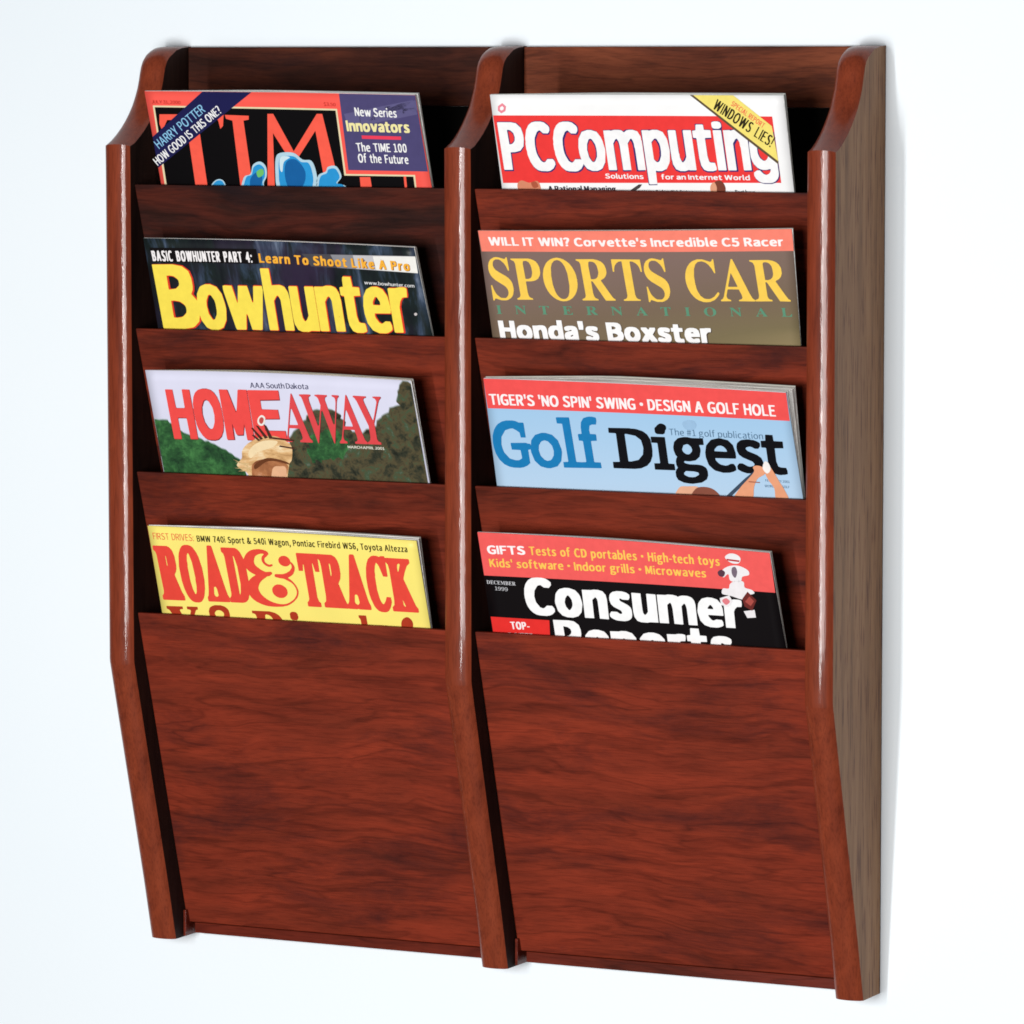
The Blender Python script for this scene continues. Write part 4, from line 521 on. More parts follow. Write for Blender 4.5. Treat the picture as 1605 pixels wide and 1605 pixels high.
('text','headline','fdf6f4',2,(295.89, 65.02),(0.9999, 0.0153),{'W':'55,1 -47,160 -3,36 53,0 30,-102 36,102 53,0 37,-99 29,99 50,0 1,-23 -47,-172 -61,0 -39,98 -33,-98','I':'5,0 -5,194 55,4 4,-193','L':'5,0 -5,194 55,4 6,-163 96,-2 5,-28','T':'78,0 -5,161 -71,6 0,30 198,0 0,-30 -71,-6 -1,-159','N':'5,0 -3,197 57,0 82,-104 3,104 53,0 0,-195 -57,0 -82,103 -3,-103','?':'51,1 -11,14 5,25 20,6 36,-5 0,-36/51,57 -4,18 7,26 38,53 -21,15 -30,-13 -23,1 -14,10 1,17 56,21 63,-7 20,-16 8,-25 -17,-43 -25,-26 -12,-30','C':'104,-2 -46,10 -37,27 -18,43 5,59 16,30 44,28 46,7 47,-4 33,-16 3,-19 -13,-10 -30,0 -30,12 -31,-8 -26,-29 -6,-27 6,-30 27,-30 30,-8 37,17 26,0 17,-11 0,-14 -43,-24','o':'68,1 -27,7 -30,30 -8,46 11,37 24,21 37,10 76,-7 30,-26 10,-35 -10,-49 -40,-31/93,35 21,5 18,31 -4,23 -24,22 -23,-3 -21,-38 6,-20','r':'5,0 -3,147 119,4 -3,-30 -34,-6 -23,-24 -3,-89','v':'68,1 -64,130 1,16 54,0 39,-78 35,78 54,0 1,-13 -60,-130','e':'88,-2 -47,10 -27,23 -11,34 8,49 44,34 56,4 33,-7 27,-27 8,-30 -5,-23 -110,-7 30,-25 63,7 12,-25 -32,-15/65,94 56,4 -12,16 -18,5','t':'78,-2 -30,6 -14,14 -8,96 -26,10 2,23 26,4 10,38 43,-2 4,-36 47,-7 -1,-23 -47,-4 -1,-56 11,-25 37,-5 5,-23 -12,-8',"'":'12,123 -9,28 2,52 53,1 -7,-80','s':'68,-2 -40,6 -24,14 0,13 14,12 27,0 30,-12 22,10 -9,13 -68,30 -7,14 4,33 21,17 23,4 57,0 29,-10 5,-14 -11,-14 -53,5 -16,-8 77,-40 10,-23 -7,-26 -21,-18','n':'5,0 -3,147 122,5 20,-4 15,-14 10,-30 -2,-102 -53,0 -2,92 -11,19 -13,3 -28,-18 -2,-96','c':'84,-2 -43,10 -30,27 -8,33 8,46 23,23 24,11 86,0 21,-14 -11,-21 -66,2 -21,-17 -6,-23 6,-20 17,-18 20,-4 47,10 18,-25 -35,-17','d':'75,-2 -40,10 -24,23 -8,53 11,37 27,24 83,8 4,57 52,0 1,-208/89,35 12,-1 25,17 0,53 -25,15 -31,-18 -10,-26 5,-21','i':'12,0 -5,144 51,5 5,-144/15,167 -12,10 5,27 53,0 0,-34','b':'5,0 -5,207 55,5 6,-61 60,1 31,-8 23,-23 6,-56 -10,-34 -27,-23 -26,-8/80,35 21,2 17,18 4,36 -18,24 -23,0 -21,-14 1,-56','l':'25,1 -17,7 -8,27 0,172 55,5 5,-174 15,-16 1,-17','5':'78,-2 -50,10 -25,17 12,24 26,1 50,-17 20,10 11,18 -4,20 -14,14 -69,-2 -13,7 5,90 11,9 132,-2 0,-30 -86,-2 -5,-28 58,-9 34,-20 11,-37 -11,-43 -34,-24','R':'5,0 -3,197 99,2 46,-8 24,-12 14,-32 -4,-33 -37,-33 44,-59 2,-20 -56,-1 -66,78 -8,-4 -2,-73/61,111 47,6 17,14 0,16 -21,14 -43,3','a':'55,-2 -30,6 -17,14 -5,33 8,20 40,21 54,12 -21,15 -62,-12 -11,27 47,18 83,-7 17,-17 7,-27 -1,-99/67,35 37,9 4,20 -40,-9 -6,-10'},"W0 I9.42 L11.69 L17.09 I24.99 T27.26 W36.38 I45.8 N48.07 ?54.52 C62.08 o68.76 r75.02 v79.3 e85.49 t91.35 t95.99 e100.63 '106.48 s108.8 I116.56 n118.83 c124.43 r130 e134.27 d140.12 i146.12 b148.68 l154.68 e157.5 C165.86 5172.54 R181.04 a187.35 c192.85 e198.41 r204.26"),
('text','title','fbd057',2,(292.55, 27.16),(0.9999, 0.0152),{'S':'13,-21 -9,4 -4,17 5,336 17,4 13,-13 21,-88 26,-71 26,-44 56,-57 44,-25 97,-2 30,13 43,44 18,36 10,53 -10,62 -34,53 -30,28 -195,127 -66,66 -33,53 -20,62 -9,71 11,88 26,71 47,66 88,51 62,10 62,-8 133,-35 20,4 24,36 26,0 5,-257 -5,-53 -26,1 -33,105 -38,65 -62,63 -44,24 -79,2 -56,-30 -26,-44 -11,-62 11,-53 37,-57 71,-51 162,-96 50,-40 38,-48 26,-53 9,-36 6,-88 -4,-62 -28,-88 -29,-48 -44,-45 -80,-42 -44,-11 -115,0 -133,43 -19,-12 -16,-35','P':'13,5 -12,13 3,17 71,32 22,48 0,734 -22,56 -70,32 -1,26 425,5 62,-11 71,-26 44,-33 37,-49 29,-80 0,-123 -29,-80 -55,-66 -53,-33 -62,-20 -71,-9 -106,-1 -12,-12 -1,-239 11,-80 9,-26 17,-18 65,-27 0,-26/288,495 61,-4 62,20 29,29 28,70 9,53 1,80 -12,71 -33,70 -57,31 -65,-4 -16,-18 -12,-44','O':'394,-20 -71,9 -89,35 -62,43 -64,66 -53,88 -35,97 -20,107 0,115 9,70 29,98 18,44 68,106 45,44 83,55 80,27 79,11 71,-11 80,-26 82,-56 50,-50 47,-74 44,-106 19,-88 1,-71 8,-27 -8,-26 -1,-71 -19,-88 -36,-89 -51,-79 -74,-75 -71,-43 -80,-28/380,35 40,-4 44,11 27,16 44,45 37,92 29,150 0,283 -37,168 -44,80 -38,39 -27,16 -53,11 -70,-20 -64,-64 -38,-89 -27,-194 1,-204 28,-159 27,-70 42,-62 48,-37','R':'13,5 -12,13 3,17 71,32 22,48 0,734 -22,56 -70,32 -1,26 416,5 97,-20 80,-35 48,-46 25,-44 19,-80 0,-71 -10,-44 -34,-62 -48,-46 -71,-37 -5,-14 198,-363 33,-44 40,-27 0,-26 -213,-5 -26,10 -193,366 -35,62 -20,13 -17,-4 -5,-18 0,-247 9,-71 22,-48 71,-32 0,-26/288,504 70,-4 62,20 38,37 26,62 11,44 0,53 -11,98 -37,65 -36,25 -79,11 -27,-12 -11,-19 -11,-70','T':'155,5 -13,13 4,17 53,16 27,20 21,53 0,787 -13,12 -62,-10 -57,-37 -50,-62 -27,-80 -3,-44 -5,-9 -17,-4 -9,5 -4,17 4,264 27,5 654,-4 5,-265 -5,-17 -8,-5 -18,4 -4,9 -12,79 -27,62 -41,45 -66,39 -62,8 -13,-12 0,-761 21,-73 27,-26 61,-16 1,-26'},'S0 P17.64 O39.26 R64.88 T90.18 S112.12'),
('text','title','fbd057',2,(433.07, 29.39),(0.9999, 0.0161),{'C':'395,-19 -70,8 -95,35 -61,41 -47,48 -59,86 -43,113 -20,113 0,113 20,104 26,78 45,81 61,70 52,42 52,26 87,28 121,0 173,-58 35,19 15,35 20,11 8,-3 5,-17 -5,-304 -17,-1 -11,10 -39,95 -63,91 -60,50 -78,28 -87,-11 -26,-15 -50,-47 -47,-104 -28,-174 0,-182 7,-26 1,-52 20,-78 49,-104 74,-62 52,-11 78,0 52,19 64,37 92,97 17,2 19,-21 -8,-26 -32,-44 -65,-64 -35,-24 -104,-44','A':'13,5 -12,12 2,18 47,26 34,52 292,850 10,10 17,0 11,-10 26,-70 247,-702 52,-113 20,-21 34,-20 4,-20 -4,-8 -17,-5 -355,5 0,26 69,24 21,36 -10,61 -46,122 -234,4 -17,-3 -11,-10 -43,-130 -2,-35 21,-43 69,-26 0,-26/223,338 210,0 -2,26 -52,156 -44,122 -10,7 -97,-276','R':'13,5 -12,12 3,18 78,34 22,70 0,676 -22,64 -17,16 -60,24 -1,26 425,4 104,-19 78,-35 52,-51 28,-55 11,-35 0,-112 -35,-78 -53,-52 -72,-38 -9,-14 180,-321 54,-81 44,-23 0,-26 -26,-5 -217,5 -223,407 -20,26 -17,4 -9,-4 -4,-17 0,-304 21,-52 27,-19 34,-5 18,-10 0,-26/300,494 60,-4 69,20 44,42 19,38 11,43 0,87 -11,86 -33,53 -38,27 -44,11 -43,0 -22,-12 -15,-26'},'C0 A22.23 R46.09'),
('text','subtitle','5e9478',2,(293.5, 17.14),(0.9999, 0.0149),{'I':'5,0 -1,8 25,6 8,11 0,151 -7,14 -27,10 135,0 -29,-14 -5,-10 0,-141 7,-20 28,-13','N':'233,-2 -174,152 -5,-118 7,-17 27,-13 -85,0 30,20 4,137 -4,14 -31,27 84,0 137,-121 4,97 -33,24 85,0 -31,-24 0,-174','T':'55,0 32,25 0,161 -18,5 -37,-14 -27,-36 -3,58 241,1 -3,-59 -37,43 -27,7 -21,-5 -1,-157 9,-15 29,-12','E':'5,1 32,24 0,144 -8,19 -26,12 230,-1 -3,-58 -17,27 -23,16 -51,7 -33,-7 0,-75 43,9 20,35 7,-1 2,-90 -9,-7 -20,35 -40,7 -5,-68 12,-15 70,4 35,17 29,28 -14,-61','R':'5,0 2,8 22,7 8,20 0,131 -8,20 -26,14 153,1 44,-7 33,-18 11,-40 -18,-21 -40,-19 96,-94 -86,0 -87,92 -8,-5 1,-57 7,-17 26,-13/103,106 33,-2 31,15 7,40 -21,28 -34,4 -14,-8','A':'5,0 -1,8 29,21 103,175 11,-4 102,-175 26,-20 -126,-5 28,22 -17,33 -85,2 -10,-5 -13,-30 29,-20/78,72 71,0 -33,64','O':'109,-2 -57,20 -41,41 -11,53 18,42 41,33 53,17 64,0 72,-28 30,-33 10,-37 -4,-31 -17,-31 -27,-23 -47,-20/124,8 35,-1 28,11 17,21 11,40 -8,74 -21,28 -27,13 -33,0 -25,-11 -27,-50 4,-78 14,-25','L':'5,0 2,8 22,7 8,30 0,124 -7,17 -25,15 136,-1 -30,-10 -10,-21 0,-130 8,-23 57,-2 27,7 24,14 23,30 10,-1 -13,-59 -7,-5'},'I0 N13.62 T31.44 E48.13 R65.11 N83 A100.82 T118.47 I135.16 O148.78 N166.77 A184.59 L202.24'),
('text','headline','fcfcfc',3,(293.34, -0.67),(1.0, 0.0093),{'H':'6,-2 -4,2 -2,8 2,430 12,2 115,-2 4,-159 124,-2 8,0 6,6 2,155 12,2 111,-2 2,-12 -2,-426 -12,-2 -111,2 -4,183 -124,2 -8,0 -5,-6 -3,-179','o':'153,-9 -75,20 -48,43 -9,14 -20,75 -1,16 0,28 21,80 7,12 18,18 36,30 67,17 84,0 72,-17 56,-52 21,-76 0,-64 -20,-71 -45,-46 -20,-11 -72,-17/187,92 6,-2 17,6 29,31 12,40 -10,37 -28,33 -16,8 -12,-1 -9,-5 -28,-32 -7,-16 -5,-24 9,-37 28,-32','n':'6,-2 -4,2 -2,8 2,326 116,3 43,8 80,0 44,-9 16,-7 28,-34 13,-60 -1,-235 -16,-2 -108,2 -2,171 -4,32 -6,21 -16,19 -8,2 -45,-30 -4,-8 -3,-207','d':'137,-9 -71,20 -18,17 -31,40 -17,79 0,36 21,88 57,56 63,17 96,1 4,125 123,0 2,-12 -1,-458 -116,-2 -40,-8/179,92 18,-1 25,17 17,15 -1,100 -9,9 -28,14 -24,-7 -29,-32 -11,-40 3,-24 4,-12 25,-33','a':'98,-9 -44,8 -40,32 -14,45 0,40 5,15 17,41 32,20 44,20 87,14 5,9 -17,13 -12,1 -55,-24 -68,1 -21,33 1,48 40,21 40,12 31,4 96,0 64,-16 33,-37 12,-56 -1,-235 -120,-2 -44,-8/152,88 5,-1 16,8 32,20 0,20 -4,2 -16,-5 -41,-20 -3,-12',"'":'18,257 -6,6 -4,60 -4,12 0,47 -4,16 2,60 12,2 115,-2 2,-115 -11,-80 -10,-6','s':'122,-9 -32,3 -44,13 -24,12 -22,17 1,44 25,28 76,1 51,-23 20,4 5,6 -5,9 -12,8 -87,34 -26,16 -14,15 -14,41 0,44 13,40 23,20 22,13 47,8 100,0 52,-12 28,-16 6,-9 -2,-44 -20,-26 -8,-4 -64,0 -40,17 -12,-1 -4,-6 8,-9 16,-8 88,-34 32,-24 14,-41 0,-55 -9,-28 -13,-18 -32,-23 -68,-13','B':'6,-2 -4,2 -2,8 2,430 211,2 40,-4 36,-5 52,-31 8,-14 13,-43 0,-56 -5,-24 -12,-20 32,-36 13,-44 0,-47 -22,-65 -59,-40 -28,-5 -60,-8/134,88 15,-2 32,4 32,9 32,19 7,17 -2,12 -5,9 -12,8 -32,16 -40,5 -27,-2 -3,-16/134,275 59,7 30,21 4,8 -1,12 -17,13 -24,11 -40,5 -11,-1 -3,-64','x':'10,-2 -6,6 1,48 85,114 3,9 -80,112 1,48 127,1 44,-54 40,53 124,-1 0,-51 -73,-104 -4,-12 89,-119 -1,-48 -131,-1 -38,53 -10,11 -4,0 -36,-52 -12,-13','t':'145,-9 -51,12 -33,33 -9,44 -1,163 -5,6 -40,0 -6,6 0,76 6,5 48,3 6,75 6,6 107,0 6,-6 3,-75 83,-3 6,-5 -2,-80 -88,-4 -2,-108 9,-39 9,-9 16,-5 56,-2 10,-24 -1,-56 -9,-6 -48,-8','e':'161,-9 -83,20 -53,49 -25,91 0,36 21,80 7,12 18,18 36,30 63,17 84,0 68,-17 41,-40 7,-16 13,-60 0,-64 -5,-12 -200,-2 -7,-2 -1,-4 39,-35 21,-6 16,1 36,14 68,-1 16,-28 1,-48 -5,-7 -20,-10 -44,-13 -40,-4/152,219 61,-2 7,2 1,4 -23,24 -13,2 -29,-22','r':'6,-2 -4,2 -2,8 2,326 108,3 35,8 84,-1 28,-5 2,-44 -9,-36 -5,-8 -52,-2 -12,-5 -30,-25 -18,-32 -4,-187'},"H0 o12.57 n24.67 d35.5 a47.1 '57.73 s62.28 B77.86 o90.13 x102.22 s113.68 t123.86 e132.87 r144.18"),
('text','headline','55483c',2.5,(293.39, -1.22),(1.0, 0.0093),{'H':'6,2 -4,2 -2,8 2,438 12,3 128,-2 5,-161 91,-3 8,1 6,6 2,156 13,3 128,-2 2,-13 -2,-434 -12,-2 -128,2 -5,182 -91,2 -8,0 -6,-6 -2,-178','o':'143,-5 -66,17 -52,50 -7,12 -18,71 0,58 22,86 50,51 67,17 103,0 66,-17 55,-55 17,-70 0,-79 -17,-70 -55,-54 -70,-18/186,112 10,-2 25,29 10,31 0,12 -9,29 -30,33 -4,0 -29,-36 -6,-18 0,-29 5,-16','n':'6,2 -4,2 -2,8 2,335 108,3 37,8 103,0 42,-10 12,-7 30,-39 9,-54 -2,-244 -16,-2 -124,2 -3,186 -5,33 -13,16 -21,-14 -14,-14 -2,-207','d':'126,-5 -62,17 -46,50 -18,91 0,54 18,74 7,13 47,46 58,17 91,3 5,124 140,0 2,-13 -2,-467 -103,-2 -42,-8/182,112 10,-2 31,26 0,87 -5,9 -22,12 -10,-4 -27,-32 -6,-22 1,-33 8,-17','a':'85,-5 -37,8 -17,12 -18,18 -13,41 0,58 18,50 13,13 29,15 24,17 -45,3 -9,6 -13,25 2,62 33,17 37,12 29,5 116,0 53,-13 38,-42 10,-46 -2,-252 -108,-2 -41,-8/149,240 14,-2 7,6 -7,3',"'":'19,263 -5,2 -6,16 -4,66 -4,13 2,111 12,2 133,-2 2,-53 -4,-17 0,-66 -11,-70','s':'105,-5 -28,4 -38,12 -30,18 -9,12 1,54 22,27 8,4 81,2 -11,9 -37,15 -34,30 -13,37 0,50 14,49 37,30 50,9 120,0 54,-17 13,-9 5,-8 -2,-64 -16,-17 -9,-4 -68,-2 2,-5 58,-23 34,-30 13,-37 1,-54 -14,-50 -38,-30 -17,-5 -45,-8/154,103 6,0 -4,9 -26,12 -5,0 12,-12','B':'6,2 -4,2 -2,8 2,438 232,3 62,-10 46,-29 22,-58 0,-58 -14,-46 25,-29 14,-49 0,-54 -23,-67 -54,-37 -74,-14/147,103 8,-1 29,4 12,5 34,21 4,13 -4,12 -42,26 -41,3 -2,-12/147,294 20,-2 13,5 26,17 4,4 0,9 -34,21 -21,5 -8,-2 -2,-16','x':'6,2 -6,6 1,54 81,120 -68,103 0,62 141,2 4,-2 17,-26 8,-6 21,30 8,4 136,-2 1,-58 -70,-111 79,-116 -1,-58 -141,-2 -8,5 -29,41 -8,-5 -17,-28 -12,-13','t':'130,-5 -45,12 -30,34 -9,54 -1,153 -6,6 -33,1 -6,6 0,82 6,6 42,3 6,33 0,41 6,6 124,0 6,-6 3,-75 78,-2 6,-6 -2,-86 -83,-5 -2,-99 10,-41 5,-5 12,-5 58,-3 10,-33 -1,-58 -5,-5 -45,-9','e':'147,-5 -70,17 -52,50 -7,12 -18,71 0,58 22,86 50,51 62,17 104,0 54,-13 12,-7 23,-23 15,-20 4,-13 9,-45 -1,-99 -174,-3 -8,-1 -2,-5 21,-20 14,-6 29,12 91,-2 13,-17 5,-12 -1,-58 -30,-18 -33,-9 -33,-4/175,232 17,-2 6,2 0,4 -6,5 -8,2 -8,-6','r':'6,2 -4,2 -2,8 2,335 99,3 33,8 108,-1 20,-6 2,-57 -10,-37 -45,-3 -21,-9 -21,-18 -21,-37 -3,-186'},"H0 o12.46 n24.48 d35.32 a46.86 '57.51 s62.47 B78.29 o90.47 x102.48 s113.9 t124.13 e133.25 r144.53"),
]),
dict(key='HOME', pocket=2, cover='dcdcf0', kind='', corners=[[38.77, 74.93], [239.37, 73.3], [38.25, 1.39], [241.04, 1.45]], art=[
('shape','picture','b9c4cc',0.2,'1286,1339 109,-24 101,7 127,-5 25,-66 94,-32 62,-81 34,-27 60,-35 76,-62 99,-35 97,-31 56,0 100,-39 85,-37 66,-51 89,12 59,-47 98,-30 76,-48 83,-47 105,-26 61,-64 85,-36 57,-66 87,-36 56,-40 9,-77 34,-88 11,-77 20,-76 -14,-87 39,-89 -62,-45 -57,-87 -56,-111 -64,-67 -79,-79 -54,-84 -80,-10 -100,26 -62,-21 -99,-20 -94,-2 -91,-10 -75,34 -113,-39 -85,28 -87,-13 -84,-6 -108,-3 -88,-27 -60,11 -137,-11 -63,-7 -100,32 -79,-7 -90,-35 -111,-12 -103,-5 -75,6 20,79 29,134 -44,63 8,84 33,89 8,108 30,68 -33,116 38,81 -8,65 5,82 30,106 -18,91 31,58 -19,124 34,52 -25,84 44,92 -13,95 5,65 10,109 32,57'),
('shape','picture','8fa09c',0.35,'1291,1324 109,-24 101,7 127,-5 25,-65 94,-33 62,-81 34,-27 60,-35 76,-62 99,-35 97,-31 56,1 100,-40 85,-37 66,-51 89,13 59,-48 98,-30 77,-48 82,-47 105,-26 61,-64 85,-36 57,-66 87,-36 56,-40 9,-77 34,-88 12,-77 19,-76 -14,-87 39,-89 -62,-45 -57,-87 -56,-111 -64,-67 -79,-79 -54,-84 -80,-10 -99,26 -63,-21 -99,-20 -94,-3 -91,-9 -75,33 -113,-38 -85,28 -87,-13 -83,-6 -109,-3 -88,-27 -60,11 -137,-11 -63,-8 -100,32 -79,-6 -90,-36 -111,-11 -103,-5 -75,6 21,79 28,134 -44,63 8,84 34,89 7,108 30,68 -33,116 38,81 -8,65 5,81 30,107 -18,91 31,58 -19,123 34,53 -25,84 44,92 -13,95 5,65 10,109 32,57'),
('shape','picture','5f7a6a',0.5,'1296,1309 109,-24 102,8 126,-6 25,-65 94,-33 62,-81 34,-27 60,-35 76,-62 99,-35 97,-31 56,1 100,-40 85,-37 66,-51 89,13 59,-48 98,-30 77,-48 82,-47 106,-26 60,-64 85,-36 57,-66 87,-36 56,-40 9,-77 34,-88 12,-77 19,-76 -14,-87 39,-89 -62,-45 -57,-87 -56,-111 -64,-67 -78,-79 -54,-84 -80,-10 -100,26 -63,-21 -99,-20 -94,-3 -91,-9 -75,33 -113,-38 -85,28 -86,-13 -84,-6 -109,-3 -88,-27 -60,10 -137,-11 -62,-7 -101,32 -79,-6 -90,-36 -111,-11 -103,-5 -75,5 21,80 28,134 -44,63 8,84 34,89 7,107 30,69 -33,116 38,81 -7,65 4,81 30,107 -18,91 31,58 -19,123 34,53 -25,83 44,93 -13,95 5,65 10,109 32,57'),
('shape','picture','c2c6d2',0.2,'4253,-784 -62,159 57,7 60,112 38,138 -64,64 24,88 4,79 7,69 123,100 -18,67 52,74 16,128 32,102 -46,26 9,69 106,161 -34,91 97,55 -16,87 0,62 80,78 67,94 154,107 76,121 19,19 114,45 28,93 126,81 68,56 42,16 59,11 160,-24 32,34 97,13 98,-14 72,-35 70,-46 60,-29 -34,-80 125,-67 -50,-157 60,14 110,-70 6,-31 135,0 78,-92 58,72 103,95 133,11 130,80 9,21 25,101 129,84 19,35 59,40 129,54 44,113 98,24 61,25 123,33 -88,82 70,156 4,79 48,63 28,94 103,106 127,-9 64,-46 154,88 -18,-99 4,-91 70,2 71,-107 -36,-74 125,-11 22,-90 17,-50 32,-156 28,21 80,-156 0,-65 37,-60 -8,-21 -12,-106 -72,-97 53,-64 -90,-68 5,-121 64,-62 -87,-99 -10,-14 38,-111 -25,-49 -16,-135 54,-18 -68,-130 -5,-124 -18,-58 -13,-109 41,-35 -35,-122 -50,-103 30,-53 -31,-134 3,-54 -40,-103 51,-35 -75,-127 -78,58 -96,-68 -60,9 -71,2 -54,-31 -83,8 -103,-10 -63,40 -145,28 -131,-105 -26,86 -132,-46 -33,-35 -85,49 -69,12 -124,1 -56,-46 -106,28 -45,-19 -76,9 -125,-54 -126,53 -20,9 -117,-5 -47,-80 -167,-8 -16,76 -149,-63 -32,30 -153,-22 -18,-4 -145,17 -28,-18 -80,26 -108,-70 -55,50 -89,-34 -145,52 -64,-99 -84,65 -118,-25 -14,5 -155,-13 -101,17 -35,-65 -128,38'),
('shape','picture','9aa0a2',0.35,'4259,-799 -63,159 57,7 61,112 37,138 -64,64 24,88 4,79 7,69 123,100 -18,67 52,75 16,127 32,102 -46,26 9,70 106,160 -33,91 96,55 -16,87 0,62 80,78 67,95 154,106 76,121 19,20 114,45 28,92 126,82 68,56 42,15 59,11 160,-23 32,33 97,13 98,-14 72,-35 71,-46 59,-29 -34,-80 125,-67 -50,-157 60,14 110,-70 6,-30 135,0 79,-92 57,71 103,95 133,11 130,80 9,21 25,101 129,84 19,35 59,40 129,54 44,113 98,24 61,25 123,34 -88,81 70,157 4,78 48,64 28,93 103,106 127,-8 64,-46 154,88 -18,-99 4,-92 71,3 70,-107 -36,-75 125,-10 22,-91 17,-50 32,-156 28,22 80,-156 0,-65 37,-61 -8,-21 -12,-105 -72,-97 53,-65 -90,-67 5,-122 64,-62 -87,-98 -10,-15 38,-110 -25,-50 -16,-135 54,-18 -68,-130 -5,-124 -18,-57 -13,-110 41,-35 -35,-121 -50,-104 30,-52 -31,-135 3,-54 -40,-103 51,-35 -75,-127 -78,58 -96,-68 -60,9 -71,2 -54,-31 -82,9 -104,-11 -63,40 -145,28 -131,-104 -26,86 -132,-47 -33,-35 -85,49 -68,12 -125,2 -56,-46 -106,27 -45,-19 -76,10 -124,-54 -127,52 -20,9 -117,-5 -47,-80 -166,-8 -17,76 -149,-62 -32,29 -153,-22 -18,-4 -144,17 -29,-18 -80,26 -108,-70 -55,51 -89,-34 -144,51 -65,-99 -84,65 -118,-25 -14,5 -154,-13 -102,17 -35,-65 -128,38'),
('shape','picture','6c7268',0.5,'4264,-814 -63,159 57,7 61,112 37,138 -64,64 25,88 3,79 8,69 123,100 -19,67 52,75 16,127 32,102 -46,26 9,70 106,160 -33,91 96,55 -16,88 0,61 80,78 67,95 154,106 76,122 20,19 113,45 28,93 126,81 68,56 42,16 59,10 160,-23 32,34 97,12 98,-14 72,-34 71,-46 59,-30 -34,-80 125,-66 -50,-158 60,14 110,-69 6,-31 135,0 79,-92 57,71 103,96 133,11 131,80 8,20 26,102 128,84 19,35 59,39 129,55 44,113 98,24 61,25 123,33 -88,81 70,157 4,79 48,63 28,94 104,106 126,-9 64,-46 154,88 -17,-99 3,-91 71,2 70,-107 -35,-74 124,-11 22,-90 17,-50 32,-156 29,21 79,-156 0,-65 37,-60 -8,-21 -12,-106 -72,-97 53,-64 -90,-68 5,-121 64,-62 -87,-99 -9,-14 38,-111 -26,-50 -16,-135 54,-17 -68,-131 -4,-123 -19,-58 -13,-109 41,-36 -35,-121 -50,-104 30,-52 -31,-135 3,-53 -40,-103 51,-36 -75,-127 -78,58 -96,-68 -60,10 -71,1 -54,-31 -82,9 -104,-11 -62,40 -146,28 -130,-104 -27,86 -132,-47 -32,-34 -85,48 -69,12 -125,2 -55,-46 -107,27 -45,-19 -76,10 -124,-54 -127,52 -19,9 -118,-4 -47,-81 -166,-8 -17,76 -149,-62 -32,29 -153,-22 -18,-4 -144,17 -28,-18 -81,27 -107,-71 -55,51 -90,-34 -144,52 -65,-100 -84,65 -118,-25 -14,5 -154,-13 -102,17 -34,-65 -128,38'),
('shape','picture','@hill',1,'1301,1294 109,-24 102,8 126,-6 25,-65 94,-33 62,-81 34,-27 60,-35 76,-62 99,-35 97,-31 56,1 100,-40 86,-37 66,-51 88,13 59,-48 98,-29 77,-49 83,-47 105,-26 60,-64 85,-36 57,-66 87,-35 56,-41 9,-77 34,-88 12,-77 19,-76 -14,-87 39,-89 -62,-45 -57,-87 -56,-111 -64,-67 -78,-79 -54,-84 -80,-11 -100,27 -63,-22 -99,-19 -94,-3 -91,-9 -75,33 -113,-38 -85,28 -86,-13 -84,-6 -109,-3 -88,-27 -60,10 -137,-11 -62,-7 -101,32 -79,-6 -90,-36 -111,-12 -103,-4 -75,5 21,80 28,134 -44,63 8,83 34,90 7,107 30,68 -33,117 38,81 -7,65 4,81 30,107 -18,90 31,59 -19,123 34,53 -25,83 44,93 -13,95 5,65 10,109 32,57'),
('shape','picture','@trees',1,'4269,-829 -63,159 57,7 61,112 38,138 -65,64 25,88 3,79 8,69 123,100 -19,67 52,75 16,127 32,102 -46,26 9,70 106,160 -33,92 97,54 -17,88 1,61 79,79 67,94 154,106 76,122 20,19 113,45 28,93 126,81 68,56 42,16 59,11 160,-24 33,34 96,13 98,-14 72,-35 71,-46 59,-29 -34,-80 125,-67 -49,-157 59,14 110,-70 6,-31 136,0 78,-92 57,71 103,96 133,11 131,80 8,21 26,101 128,84 19,35 59,40 129,54 45,113 97,24 61,25 123,33 -88,82 70,157 4,78 48,64 28,93 104,106 126,-8 64,-46 154,88 -17,-99 3,-92 71,3 70,-107 -35,-75 124,-10 22,-91 17,-50 32,-156 29,22 79,-157 0,-64 37,-61 -7,-21 -13,-105 -72,-97 53,-65 -90,-68 6,-121 63,-62 -87,-99 -9,-14 38,-110 -26,-50 -16,-135 54,-18 -68,-130 -4,-124 -19,-58 -13,-109 42,-35 -36,-122 -50,-103 31,-53 -32,-134 3,-54 -40,-103 51,-35 -75,-127 -78,57 -96,-68 -59,10 -71,2 -54,-31 -83,8 -104,-10 -62,40 -146,27 -130,-104 -26,86 -133,-47 -32,-34 -85,48 -69,12 -124,2 -56,-46 -106,27 -46,-19 -76,10 -124,-54 -127,52 -19,9 -117,-4 -48,-81 -166,-8 -16,76 -149,-62 -33,30 -153,-23 -17,-3 -145,16 -28,-18 -81,27 -107,-70 -55,50 -90,-34 -144,52 -65,-100 -84,65 -118,-25 -14,5 -154,-13 -102,17 -34,-65 -128,38'),
('shape','picture','@hill',1.5,'5155,1014 36,-6 157,85 3,-21 183,47 98,100 55,-67 68,98 154,-45 -10,-34 39,-28 96,-103 75,-43 50,-1 23,-148 -11,-58 -34,-44 -112,-106 6,-11 -88,-147 -100,51 -49,-15 -93,-73 -65,67 -35,-33 -202,-36 6,-62 -154,88 -18,-96 -75,-3 -11,87 -83,162 4,111 91,-21 -33,188 -68,0'),
